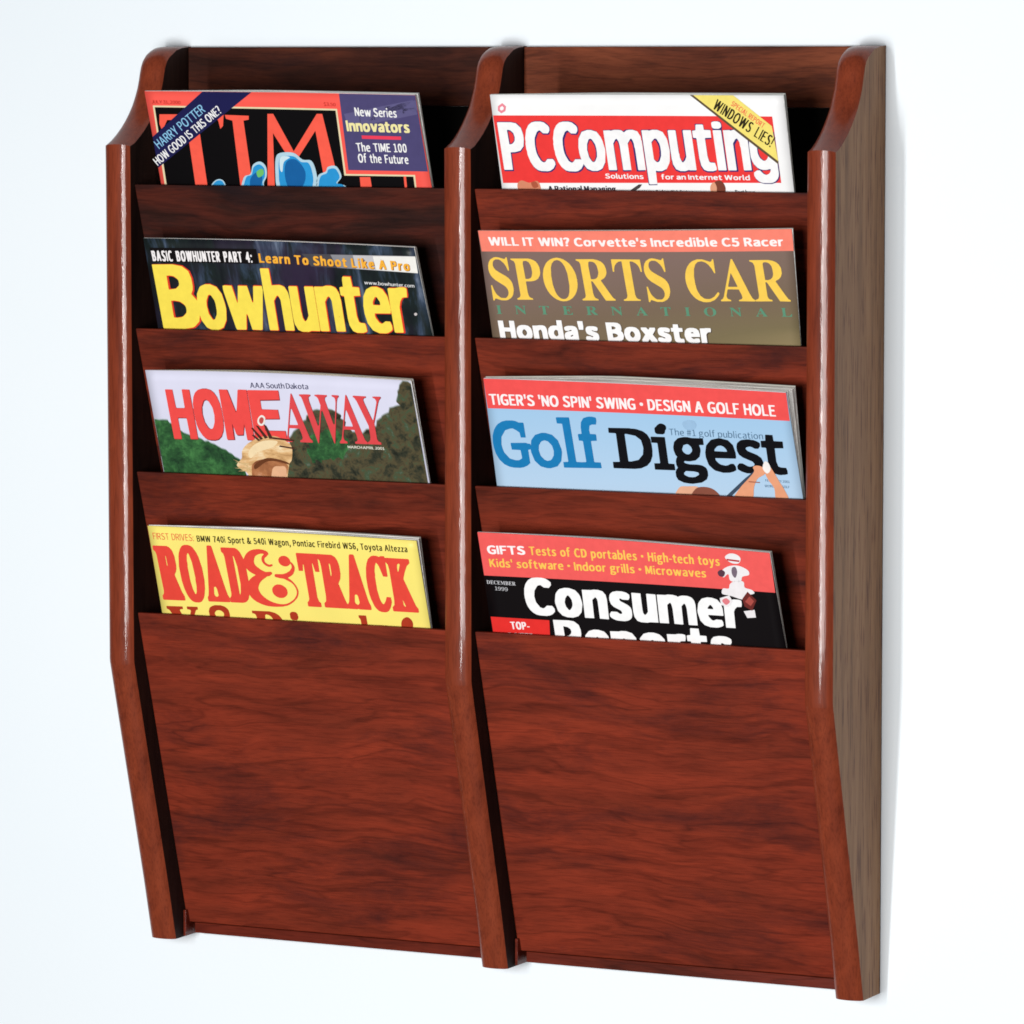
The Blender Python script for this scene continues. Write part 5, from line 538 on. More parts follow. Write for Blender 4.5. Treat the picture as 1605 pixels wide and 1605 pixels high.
('text','title','f04e4a',4,(51.43, 25.31),(0.9999, 0.014),{'H':'16,-5 -11,6 -5,21 5,1169 44,6 141,-6 6,-433 15,-15 173,-1 22,1 16,15 6,433 32,6 151,-6 6,-32 -5,-1158 -163,-6 -21,5 -5,11 -6,497 -195,6 -21,-5 -6,-22 -1,-476 -15,-16','O':'276,-13 -76,22 -75,63 -79,145 -35,140 -1,76 -9,33 -1,249 10,43 1,87 46,162 54,98 24,26 65,52 33,11 54,13 141,0 86,-24 71,-57 62,-97 22,-54 34,-130 1,-76 10,-33 1,-259 -11,-44 -1,-76 -35,-140 -53,-109 -32,-43 -65,-54 -36,-13 -54,-14/348,238 15,-1 47,23 32,54 42,98 25,162 -11,162 -14,55 -65,130 -56,34 -65,-31 -57,-112 -24,-76 -11,-108 11,-162 13,-54 65,-141','M':'16,-5 -11,6 -5,21 5,1169 33,6 173,-6 117,-487 12,-43 12,-7 35,115 93,412 24,15 194,-5 6,-32 -5,-1158 -44,-6 -141,6 -10,364 -12,-8 -51,-216 -13,-22 -141,-5 -22,6 -13,32 -38,173 -13,43 -11,8 -11,-375'},'H0 O18.92 M40.73'),
('text','title','8a2a30',3.5,(51.58, 24.86),(0.9999, 0.014),{'H':'16,-5 -11,6 -5,21 5,1182 44,6 143,-6 6,-426 16,-16 164,-1 22,1 15,16 7,426 32,6 164,-5 6,-33 -5,-1171 -44,-6 -153,6 -7,492 -15,15 -175,1 -22,-5 -6,-22 -1,-471 -15,-16','O':'301,-24 -87,22 -55,41 -58,71 -43,87 -36,132 -11,65 -1,110 -9,33 10,284 47,198 68,114 88,74 98,25 99,0 109,-33 77,-67 57,-103 46,-164 1,-76 10,-33 0,-307 -10,-33 -1,-66 -35,-142 -68,-135 -88,-75 -98,-25/340,263 27,-3 44,24 11,17 68,137 14,121 -1,98 -13,110 -66,142 -24,25 -33,13 -44,-13 -22,-21 -68,-135 -21,-165 21,-186 66,-131','M':'16,-5 -11,6 -5,21 5,1182 187,6 29,-16 111,-471 13,-44 11,-3 131,528 208,1 6,-33 -6,-1171 -43,-6 -143,6 -11,324 -11,-7 -54,-208 -121,-6 -44,6 -54,208 -11,7 -11,-324'},'H0 O19.09 M41.01'),
('text','title','f04e4a',4.2,(113.87, 26.2),(0.9997, 0.0224),{'E':'16,-5 -11,6 -5,20 5,1158 33,6 749,-6 6,-43 -6,-171 -492,-12 0,-223 407,-12 6,-182 -6,-21 -11,-5 -396,-6 -5,-257 5,-22 21,-5 482,-6 6,-32 -5,-181'},'E0'),
('text','title','8a2a30',3.7,(114.02, 25.75),(0.9997, 0.0224),{'E':'16,-5 -11,6 -5,21 5,1170 33,6 758,-5 6,-44 -6,-195 -498,-11 -5,-162 6,-33 410,-11 6,-206 -5,-21 -11,-5 -400,-6 -6,-228 6,-22 21,-5 487,-5 6,-33 -5,-205'},'E0'),
('text','title','e04a4e',4.4,(136.36, 25.64),(0.9999, 0.0151),{'A':'16,-4 -15,14 0,21 58,63 32,93 242,946 15,22 12,-12 22,-72 265,-967 19,-31 36,-31 4,-32 -5,-10 -20,-5 -291,5 0,41 55,21 22,42 -10,83 -36,135 -239,5 -21,-5 -13,-21 -33,-135 -1,-41 16,-55 62,-29 0,-40/183,405 211,0 1,32 -65,249 -29,94 -15,13 -15,-13 -19,-63 -73,-291','W':'296,-11 -226,1019 -23,66 -42,28 0,30 208,6 73,-6 0,-30 -42,-20 -12,-22 -3,-62 117,-551 13,-41 10,-4 23,14 117,468 -34,155 -33,47 -42,17 0,29 83,6 229,-6 0,-29 -52,-21 -22,-53 113,-540 13,-41 21,-5 15,14 104,499 4,63 -7,41 -12,22 -52,20 -5,21 5,10 21,5 144,-5 3,-31 -45,-52 -22,-62 -214,-998 -12,0 -13,41 -151,686 -13,41 -10,4 -23,-24 -183,-728 -12,-23','Y':'203,-4 -15,14 4,31 52,27 26,46 11,73 -1,250 -200,571 -43,73 -32,21 -4,21 5,10 20,5 301,-6 0,-29 -62,-21 -15,-43 13,-62 124,-374 13,-31 11,-4 10,4 44,104 117,322 -3,41 -16,32 -7,10 -51,21 -1,30 187,5 15,-14 -4,-21 -44,-42 -52,-104 -169,-436 0,-395 21,-52 66,-31 5,-32 -5,-10 -20,-5'},'A0 W16.33 A41.77 Y57.41'),
('text','title','6a2028',3.9000000000000004,(136.58, 25.36),(0.9999, 0.0151),{'A':'16,6 -15,15 2,21 57,52 32,84 224,887 34,92 15,-19 244,-908 41,-126 19,-31 36,-28 4,-24 -5,-11 -20,-5 -292,5 0,32 52,26 25,47 -44,209 -23,15 -219,0 -21,-5 -13,-31 -34,-136 0,-42 16,-52 62,-31 0,-31/184,407 212,0 -2,42 -84,313 -12,31 -11,4 -15,-14 -40,-146 -52,-209','W':'298,-11 -228,1024 -23,66 -42,29 0,30 209,6 73,-6 0,-30 -42,-21 -12,-22 -3,-62 117,-554 13,-41 11,-5 23,15 117,470 -44,177 -23,24 -42,19 0,30 52,6 251,-6 0,-31 -52,-28 -15,-56 117,-553 13,-41 10,-4 15,14 11,41 104,512 0,52 -13,32 -54,31 -5,21 5,10 21,6 145,-6 1,-31 -44,-42 -32,-94 -206,-972 -11,-5 -12,27 -161,720 -5,11 -20,4 -10,-5 -14,-41 -172,-700 -13,-23','Y':'204,6 -15,15 4,21 42,19 23,23 23,83 0,282 -200,564 -33,63 -43,31 -4,21 5,10 20,6 303,-6 0,-30 -52,-17 -23,-26 -3,-21 13,-62 125,-376 13,-31 11,-4 15,14 71,177 85,251 -13,52 -23,23 -42,19 1,31 187,5 15,-15 -4,-21 -52,-49 -34,-66 -190,-491 -1,-282 11,-94 21,-52 67,-31 5,-21 -5,-11 -20,-5'},'A0 W16.38 A41.82 Y57.51'),
('text','headline','3a3a5c',4,(116.04, 63.31),(1.0, 0.0084),{'A':'3,0 42,124 24,2 45,-125 -20,0 -13,36 -40,1 -6,-1 -13,-36/41,52 34,1 -17,50','S':'39,-2 -25,9 -10,7 0,6 10,7 25,-14 19,0 15,9 3,17 -11,11 -43,20 -11,11 -4,15 6,17 13,11 34,5 26,-10 6,-6 -3,-6 -8,-3 -19,10 -19,0 -12,-9 -1,-13 9,-11 47,-22 9,-9 4,-17 -7,-18 -15,-12','o':'43,-2 -17,5 -17,15 -8,30 10,29 13,13 26,7 25,-7 14,-13 8,-34 -5,-21 -15,-16/42,14 21,2 10,13 3,12 -3,24 -10,12 -13,5 -15,-6 -12,-20 3,-27','u':'29,-2 -16,5 -10,15 -2,74 19,0 3,-68 6,-8 10,-3 24,13 2,66 18,0 1,-91 -15,-1 -7,8 -12,-7','t':'41,-2 -15,5 -8,11 -3,63 -15,7 1,8 15,2 6,26 13,-1 2,-25 26,-4 -1,-9 -26,-4 3,-57 11,-9 12,1 4,-9','h':'3,0 -3,134 18,3 4,-50 30,10 19,-5 11,-13 2,-76 -19,-2 -2,68 -15,13 -26,-15 -1,-64','D':'3,0 -2,126 44,1 32,-9 15,-15 9,-19 0,-39 -8,-21 -31,-21/22,14 38,6 15,17 5,28 -5,27 -19,17 -23,5 -12,-3','a':'24,-2 -19,12 -4,14 4,14 21,14 34,8 1,9 -13,13 -34,-8 -8,10 25,11 36,-3 11,-11 4,-14 0,-64 -13,-3 -7,7 -23,-9/34,12 14,1 13,9 1,25 -23,-3 -14,-9 -3,-11','k':'3,0 -3,134 18,3 4,-85 38,40 20,0 -28,-38 34,-51 -21,-1 -28,39 -15,-17 -2,-23'},'A0 A3.73 A7.47 S12.11 o15.32 u18.51 t21.3 h23.56 D27.28 a30.61 k33.36 o36.25 t39.44 a41.7'),
('shape','title','f0ece4',5,'3942,1387 20,27 27,26 28,21 26,11 26,-2 27,-11 22,-18 12,-24 0,-34 -9,-42 -15,-43 -17,-33 -20,-22 -25,-15 -26,-9 -23,-3 -22,5 -23,12 -18,18 -12,20 -3,26 3,30 9,32'),
('shape','title','c0504a',6,'3977,1377 11,15 15,15 16,12 16,6 15,-1 17,-6 14,-11 8,-15 -1,-20 -7,-26 -11,-26 -11,-21 -12,-15 -15,-12 -15,-7 -13,-3 -13,5 -12,11 -10,14 -5,15 -2,16 2,19 5,19'),
('shape','hat_picture','@straw',5,'3214,258 23,36 45,40 49,43 36,44 17,47 6,49 7,50 20,48 35,47 44,47 53,45 61,43 74,42 84,43 89,37 87,29 87,20 88,13 86,6 80,-3 72,-14 67,-22 61,-29 55,-30 50,-29 45,-30 37,-37 22,-49 4,-68 -11,-84 -19,-84 -18,-66 -18,-39 -21,-21 -22,-21 -22,-38 -22,-60 -23,-73 -23,-79 -24,-82 -8,-92 1,-101 -20,-93 -75,-68 -167,-41 -233,-23 -232,1 -168,30 -74,77 -19,116 1,121 -14,90 -38,49 -44,26 -44,16 -37,20 -33,24 -32,23 -22,25'),
('shape','hat_picture','f4dcb0',6,'3568,575 29,46 45,53 55,50 60,43 66,35 74,30 77,23 77,16 85,8 93,1 79,-6 44,-15 0,-27 -31,-38 -53,-41 -64,-38 -85,-34 -106,-31 -109,-32 -90,-34 -70,-44 -59,-50 -47,-42 -37,-18 -26,14 -15,37 -4,47'),
('shape','hat_picture','@skin',6,'3582,168 13,71 23,46 34,32 43,30 56,29 68,22 74,17 74,12 75,9 78,5 78,-2 73,-12 75,-21 76,-30 64,-38 39,-46 3,-55 -23,-64 -34,-70 -32,-76 -16,-90 -11,-102 -29,-94 -72,-68 -145,-43 -197,-26 -196,1 -138,39 -61,101 -15,148 10,155'),
('shape','hat_picture','e8b48c',7,'4116,189 47,54 57,22 60,3 52,-1 46,5 45,1 34,-18 15,-52 -8,-112 -26,-156 -39,-154 -51,-107 -74,-52 -95,-20 -89,12 -55,47 -10,105 18,153 34,157'),
('shape','hat_picture','6a3c22',7.5,'3684,288 61,43 87,50 100,45 100,27 106,3 115,-14 109,-22 86,-21 64,-23 49,-28 27,-25 -5,-11 -49,8 -86,22 -98,24 -88,14 -72,5 -68,0 -68,-8 -70,-19 -80,-42 -86,-60 -77,-55 -55,-29 -29,7 -12,29 8,41'),
('shape','hat_picture','4a2a22',8,'3729,1160 49,2 219,-252 -66,-32'),
('shape','hat_picture','4a2a22',8,'3862,1223 59,-10 204,-270 -79,-32'),
('shape','hat_picture','4a2a22',8,'4064,1259 65,-38 125,-302 -98,-4'),
('shape','hat_picture','4a2a22',8,'3720,986 51,14 157,-133 -63,-14'),
('shape','hat_picture','4a2a22',8,'4250,959 535,-49 -18,-36 -526,39'),
('shape','hat_picture','4a2a22',8,'4396,768 367,-44 -19,-35 -367,44'),
('shape','hat_picture','d8b884',8,'3136,395 370,-143 -8,-41'),
('shape','hat_picture','d8b884',8,'3125,179 435,34 -21,-47'),
('shape','hat_picture','d8b884',8,'3221,107 330,59 -9,-47'),
('shape','hat_picture','d8b884',8,'3184,327 364,-15 -8,-41'),
('text','small_print','e8e8d8',4,(183.51, 22.9),(1.0, 0.0006),{'M':'2,0 -1,63 17,-1 20,-38 20,38 17,1 0,-62 -13,1 -1,37 -17,-31 -3,-2 -10,2 -17,30 0,-36','A':'2,0 -2,4 28,58 17,1 29,-62 -15,0 -10,18 -23,0 -3,-1 -8,-17/28,28 18,0 -8,20','R':'2,0 -1,63 41,0 14,-6 4,-10 -1,-9 -15,-12 19,-25 -16,-1 -21,26 -8,1 -3,-2 -1,-24/15,34 23,2 5,4 2,6 -8,8 -21,1','C':'34,-1 -14,3 -13,9 -6,11 0,21 5,8 12,9 19,5 16,-2 11,-5 1,-4 -6,-4 -16,5 -15,-2 -10,-10 -2,-9 1,-10 11,-13 16,-2 17,6 7,-7 -15,-8','H':'2,0 -1,63 13,0 1,-23 4,-2 31,1 1,24 14,0 0,-62 -14,0 -1,27 -32,1 -3,-2 -1,-26','P':'2,0 -1,63 40,0 16,-7 3,-12 -4,-12 -11,-5 -30,-3 -1,-23/15,33 19,1 8,3 3,7 -2,6 -9,4 -19,1','I':'2,0 -2,62 13,2 2,-62','L':'2,0 -2,62 13,2 2,-55 36,-1 2,-6','2':'2,0 -1,7 23,17 11,10 4,11 -1,6 -6,4 -11,0 -13,-6 -7,4 0,3 14,7 14,2 14,-3 8,-6 3,-9 -1,-10 -10,-13 -17,-15 31,-1 1,-7','0':'25,-1 -12,3 -7,7 -6,16 1,19 4,10 6,6 15,5 13,-1 8,-5 8,-11 2,-9 -1,-19 -10,-17 -7,-3/25,9 11,2 5,9 1,8 -1,17 -5,8 -6,2 -9,-2 -5,-8 -1,-8 1,-18','1':'2,0 -1,8 17,1 1,2 0,39 -15,3 0,6 18,5 11,-1 1,-53 16,-2 0,-7'},'M0 A2.42 R4.8 C6.84 H9.03 A11.57 P13.95 R15.92 I17.97 L18.56 220.7 022.61 024.48 126.36'),
]),
dict(key='GOLF', pocket=2, cover='a9cbe6', kind='skyfade', corners=[[293.37, 76.67], [506.58, 73.42], [290.66, 0.32], [508.23, 1.0]], art=[
('shape','banner','f25452',1,'9779,2723 7102,-114 -1,-806 -7153,55'),
('text','headline','fbf4f4',2,(295.18, 58.21),(1.0, -0.0074),{'T':'72,0 -7,219 -63,9 -2,26 180,6 4,-32 -67,-9 0,-212','I':'7,0 -7,254 46,6 6,-253','G':'93,-3 -34,8 -36,32 -23,61 0,60 14,48 27,37 31,16 56,5 49,-19 8,-26 -40,-11 -30,16 -30,-12 -24,-36 1,-96 27,-35 39,-5 10,10 0,48 -40,8 0,30 86,2 7,-110 -37,-27','E':'7,0 -5,258 147,0 -4,-32 -91,-3 0,-65 74,-2 6,-28 -6,-11 -74,-2 -2,-69 7,-11 91,-1 4,-32','R':'7,0 -5,258 91,2 44,-10 23,-22 9,-57 -6,-26 -36,-39 49,-103 -57,-1 -60,106 -9,-106/55,141 30,3 26,23 0,35 -18,18 -39,3',"'":'11,165 -11,102 46,6 1,-102','S':'67,-3 -49,18 -17,18 1,14 13,16 22,2 52,-30 24,15 7,22 -21,30 -73,43 -17,52 10,35 21,22 66,10 44,-14 18,-27 -14,-18 -17,-1 -52,20 -19,-18 0,-17 17,-22 82,-52 12,-43 -9,-39 -26,-26','N':'7,0 -5,258 52,-3 74,-134 2,133 50,4 0,-256 -56,3 -70,130 -2,-128','O':'89,-3 -26,4 -45,40 -18,57 0,65 14,47 23,33 26,16 56,5 44,-14 27,-27 18,-47 4,-61 -14,-61 -25,-34 -28,-19/95,41 35,9 26,65 -6,65 -39,41 -26,-6 -19,-26 -11,-57 7,-52','P':'7,0 -5,258 87,2 43,-10 27,-22 9,-35 -9,-56 -27,-27 -78,-12 -4,-96/54,137 35,3 22,23 1,34 -23,23 -37,-1','W':'50,0 -48,258 51,-4 27,-125 31,129 52,-4 30,-124 25,124 53,4 -48,-256 -56,0 -30,129 -32,-124','•':'24,97 -23,27 6,36 21,13 44,-5 14,-27 -6,-32 -21,-13','D':'7,0 -7,254 115,1 37,-23 25,-48 5,-78 -10,-43 -25,-39 -32,-18/53,41 47,13 20,31 6,30 -6,65 -30,35 -31,7','A':'7,0 -6,20 70,234 57,4 74,-256 -52,0 -22,74 -43,2 -14,-11 -21,-65/87,115 29,4 -14,46','L':'7,0 -7,254 46,6 6,-219 89,-7 6,-27','F':'7,0 -5,258 147,0 -4,-32 -91,-3 0,-73 74,-3 6,-28 -80,-8 -2,-104','H':'7,0 -5,258 48,0 4,-100 61,-2 15,7 2,95 48,0 0,-256 -48,0 -4,113 -65,2 -11,-6 -2,-109'},"T0 I6 G8 E14.17 R19.23 '24.95 S26.98 '35.19 N37.22 O43.07 S52.36 P58.07 I63.58 N65.58 '71.43 S75.97 W81.68 I90.26 N92.25 G98.11 •106.77 D112.34 E118.26 S123.32 I129.03 G131.03 N137.2 A145.55 G154.6 O160.77 L167.57 F172.45 H179.9 O185.81 L192.61 E197.49"),
('text','title','1a7cb8',4,(293.26, 14.09),(0.9998, 0.0219),{'G':'410,-12 -108,20 -119,59 -101,111 -59,139 -23,148 0,128 23,149 59,138 67,89 54,52 109,59 108,22 139,0 69,-12 79,-36 99,-1 10,-5 5,-19 -6,-327 -117,0 -11,118 -69,53 -69,39 -20,3 -49,-3 -132,-42 -118,-158 -32,-178 10,-99 22,-89 101,-133 30,-17 69,-20 50,-12 79,2 69,37 12,15 3,29 -6,159 -207,10 -5,128 6,30 365,5 40,-19 49,-2 14,-14 -4,-118 -59,-6 -14,-14 -6,-307 -79,-61 -99,-40 -89,-13','o':'321,-12 -148,40 -121,130 -52,198 0,89 52,198 111,123 158,50 99,0 149,-43 121,-130 51,-208 0,-79 -51,-198 -111,-123 -169,-49/357,158 83,18 35,32 56,79 20,109 -20,118 -22,33 -59,69 -79,26 -79,-26 -30,-29 -51,-73 -20,-108 20,-119 19,-30 62,-74','l':'15,6 -14,14 4,118 109,6 14,14 1,851 -5,19 -10,5 -109,6 -4,128 5,10 19,5 277,-1 10,-5 4,-19 1,-999 14,-14 109,-6 4,-118 -4,-10 -20,-5','f':'15,6 -14,14 4,118 109,6 10,5 5,19 -1,455 -14,14 -79,7 -5,137 15,14 79,7 5,148 22,118 72,99 118,34 89,0 79,-19 14,-15 1,-69 -24,-79 -99,-1 -60,-29 -24,-99 5,-89 128,-6 14,-14 1,-19 -6,-119 -128,-6 -14,-14 0,-465 14,-14 138,-6 5,-118 -5,-10 -19,-5'},'G0 o26.57 l48.49 f61.41'),
('text','title','0a0a10',4,(377.37, 16.39),(1.0, 0.0044),{'D':'13,-4 -9,5 -4,16 4,127 153,5 12,12 1,628 -5,17 -8,4 -152,5 -5,34 5,84 500,5 34,-8 76,-1 68,-11 110,-34 34,-16 81,-62 59,-110 17,-136 0,-119 -9,-68 -10,-68 -59,-127 -96,-97 -152,-66 -153,-19/378,170 59,-4 187,44 120,129 28,136 0,43 -28,152 -120,95 -204,36 -34,0 -12,-12','i':'13,-4 -9,5 -4,16 4,127 128,5 12,12 0,433 -4,16 -8,5 -128,5 -3,127 4,8 16,4 306,0 8,-4 4,-17 1,-577 12,-12 127,-5 4,-136 -4,-8 -17,-4/174,821 -34,15 -21,30 0,84 21,30 42,17 111,0 51,-21 19,-34 2,-51 -21,-51 -43,-21','g':'301,-299 -136,17 -110,51 -17,10 -36,77 0,102 26,59 40,42 -25,68 0,85 19,60 25,42 -33,42 -28,102 0,77 36,118 95,87 51,17 102,19 76,0 102,-17 254,0 13,-12 0,-128 -13,-12 -93,-5 -4,-17 16,-59 0,-59 -42,-136 -106,-87 -135,-27 -77,0 -42,7 -24,-20 7,-20 25,-16 94,-19 195,-1 76,-10 43,-17 45,-28 24,-25 19,-60 -2,-101 -44,-94 -127,-78 -212,-36/297,-144 89,-4 68,10 85,49 10,13 0,17 -19,27 -93,19 -187,3 -51,-47 -1,-28 18,-23/314,382 47,-4 36,12 57,57 12,45 -17,60 -52,50 -36,13 -88,-30 -43,-93 1,-25 15,-34 35,-34','e':'361,-19 -179,43 -42,31 -89,89 -15,34 -36,144 0,111 45,169 120,123 26,15 153,36 59,0 170,-38 102,-108 37,-172 0,-102 -12,-33 -8,-4 -474,-5 5,-42 15,-26 55,-55 42,-23 102,-19 51,10 76,38 60,2 19,-12 33,-60 -1,-76 -68,-36 -94,-27/222,475 274,-4 17,4 3,9 -9,34 -17,25 -45,46 -50,17 -26,1 -51,-11 -25,-15 -62,-63','s':'208,-10 -119,34 -85,50 -4,70 34,51 30,21 68,0 110,-57 34,-10 42,0 71,21 16,17 8,25 -35,51 -221,91 -80,62 -34,85 0,93 19,68 15,25 52,43 28,18 34,11 110,17 77,0 25,-8 51,0 85,-28 59,-36 4,-17 -2,-59 -53,-61 -76,-2 -76,39 -51,6 -77,-23 -15,-27 15,-28 26,-25 203,-80 94,-68 38,-113 0,-59 -28,-85 -19,-30 -93,-65 -102,-19','t':'327,-19 -128,34 -69,78 -20,111 0,381 -12,13 -85,1 -12,12 3,144 111,9 13,127 12,12 161,-4 5,-127 12,-12 178,-1 17,-4 4,-8 -4,-145 -203,-9 -4,-304 30,-111 59,-21 118,-5 21,-67 0,-68 -12,-13 -60,-16 -50,-1 -26,-8'},'D0 i29.43 g43.8 e66.71 s87.97 t106.66'),
('shape','title','0a0a10',4.5,'13696,1515 19,28 30,32 35,27 33,16 32,4 33,-6 31,-12 23,-15 15,-17 9,-22 2,-24 -6,-25 -17,-27 -27,-31 -31,-27 -30,-18 -31,-6 -34,2 -31,9 -25,13 -17,19 -13,25 -5,28'),
('text','subtitle','5c7c98',3.5,(420.28, 40.78),(1.0, -0.0038),{'T':'51,0 -3,132 -44,4 -4,11 112,4 0,-15 -44,-4 0,-128','h':'4,0 -4,157 14,6 6,-4 1,-58 23,11 20,1 13,-4 13,-15 3,-88 -4,-6 -15,1 -1,81 -8,12 -14,4 -30,-16 -1,-78','e':'51,-2 -25,8 -16,15 -10,36 8,30 17,17 34,9 18,-6 15,-15 6,-35 -4,-7 -72,-1 4,-18 18,-15 46,0 2,-7 -8,-6/22,67 55,-2 3,9 -10,20 -24,4 -20,-13','#':'16,0 1,44 -16,5 -1,8 19,5 6,27 -19,5 0,13 20,2 5,33 8,6 6,-4 -4,-35 30,0 5,35 11,4 -1,-36 16,-5 1,-10 -19,-5 -5,-28 18,-5 0,-10 -20,-3 -5,-40 -8,-6 -6,4 4,42 -28,0 -7,-40/34,62 30,0 5,30 -30,0','1':'4,0 -3,14 30,1 4,6 0,103 -26,5 -1,8 43,14 4,-132 29,-5 1,-10','g':'31,-50 -23,11 -8,18 16,25 -8,15 10,25 -13,28 3,17 16,19 12,4 66,-2 2,-11 -20,-4 6,-21 -7,-23 -19,-13 -33,1 -7,-13 10,-10 63,-9 10,-18 -5,-15 -25,-21/35,-36 37,2 13,10 0,15 -13,6 -43,2 -11,-18 3,-10/45,49 17,4 11,19 -6,21 -16,7 -20,-7 -7,-19 6,-17','o':'49,-2 -23,8 -16,15 -10,36 10,32 19,18 25,7 25,-7 19,-18 10,-35 -8,-30 -16,-16/50,14 24,7 14,30 -11,36 -20,11 -24,-9 -13,-30 6,-28 10,-12','l':'19,-2 -13,6 -6,17 4,142 16,-4 0,-140 11,-18','f':'19,0 -4,92 -14,5 -1,10 14,5 4,32 13,17 31,4 6,-6 -4,-9 -15,0 -11,-11 -2,-27 23,-3 1,-10 -25,-7 0,-88','p':'4,-48 -3,157 13,1 7,-9 23,12 38,-6 15,-20 5,-28 -10,-38 -18,-18 -23,-5 -30,9 -1,-51/45,14 22,6 13,26 -3,36 -8,10 -15,6 -18,-3 -16,-13 0,-56','u':'31,-2 -16,6 -12,15 -2,90 19,-2 1,-76 8,-13 12,-4 21,7 10,10 1,76 19,2 0,-108 -15,0 -5,14 -21,-14','b':'46,-2 -25,11 -10,-9 -11,4 4,159 16,-4 1,-56 20,9 21,1 20,-6 15,-20 5,-30 -10,-36 -18,-18/45,14 22,6 13,26 -3,36 -8,10 -15,6 -18,-3 -16,-13 0,-56','i':'6,0 -3,107 16,3 3,-106/9,136 -8,13 8,9 10,-1 5,-15','c':'51,-2 -22,5 -19,18 -10,36 11,33 18,17 28,7 20,-4 11,-11 -9,-8 -22,7 -21,-8 -13,-18 0,-33 16,-21 18,-5 27,9 6,-11 -16,-10','a':'29,-2 -23,13 -6,18 6,15 23,18 40,10 1,10 -16,15 -18,1 -22,-10 -7,11 29,14 36,-3 15,-18 3,-15 0,-73 -11,-4 -10,10 -18,-9/35,14 19,2 16,10 1,31 -30,-5 -17,-10 -3,-16','t':'46,-2 -15,6 -10,12 -4,76 -17,7 1,10 15,3 8,31 12,-1 3,-30 29,-5 -2,-10 -28,-5 2,-71 30,-12 -3,-9','n':'4,0 -3,109 15,0 5,-11 25,15 31,-4 13,-15 3,-17 -1,-76 -19,3 0,78 -8,12 -14,4 -30,-16 -1,-78'},'T0 h4.1 e7.54 #12.54 116.28 g20.91 o24.77 l28.64 f30.24 p34.36 u38.06 b41.48 l45.18 i46.77 c48.19 a51.6 t54.96 i57.76 o59.18 n63.05'),
('shape','picture','9cc0e0',2,'14348,1648 17,25 30,20 37,16 38,10 41,4 46,-1 44,-7 33,-12 22,-21 15,-29 6,-30 -3,-29 -13,-29 -23,-31 -30,-26 -32,-17 -39,-8 -46,0 -44,8 -36,16 -27,28 -22,39 -14,41'),
('shape','picture','e8b090',2,'13944,-149 -19,57 35,87 58,89 54,63 43,30 48,11 53,1 58,0 71,6 83,4 74,-6 49,-26 24,-60 7,-86 -19,-86 -55,-60 -120,-33 -173,-16 -167,2'),
('shape','picture','8a5040',3,'14339,-132 -28,52 32,79 61,82 59,60 56,32 68,16 70,4 65,-2 59,-9 57,-18 52,-26 43,-33 47,-48 49,-60 21,-58 -36,-43 -134,-27 -206,-17 -205,-3'),
('shape','picture','3c4c60',5,'15106,-44 539,468 247,187 27,-43 -239,-210 -483,-432'),
('shape','picture','eaa27c',5.2,'15322,-90 2,51 46,75 68,84 64,75 59,66 65,64 65,60 55,54 47,47 42,42 33,38 22,34 6,30 -9,27 -10,22 0,20 14,16 21,13 26,9 27,4 33,0 37,-5 36,-10 28,-19 20,-30 16,-41 6,-43 -9,-39 -32,-30 -50,-26 -54,-28 -46,-34 -32,-41 -28,-46 -25,-52 -25,-60 -18,-76 -12,-90 -22,-84 -47,-60 -96,-32 -131,-14 -122,5'),
('shape','picture','eaa27c',5.2,'16140,610 15,45 27,45 32,36 28,16 24,-10 23,-29 22,-40 24,-45 26,-49 27,-59 27,-61 27,-58 28,-55 29,-54 27,-54 23,-54 25,-60 26,-63 13,-57 -11,-40 -52,-24 -82,-13 -84,3 -59,22 -20,51 1,75 7,81 -5,70 -23,53 -30,47 -33,44 -26,45 -21,49 -20,50 -13,48'),
('shape','picture','f8f4f0',6,'16101,685 5,41 17,47 23,43 21,27 21,8 23,-5 22,-13 18,-20 15,-29 14,-38 8,-40 -2,-35 -15,-34 -25,-34 -30,-26 -27,-10 -26,13 -28,30 -23,38'),
('shape','picture','a05a48',6,'15737,372 258,-12 -9,-22 -258,11'),
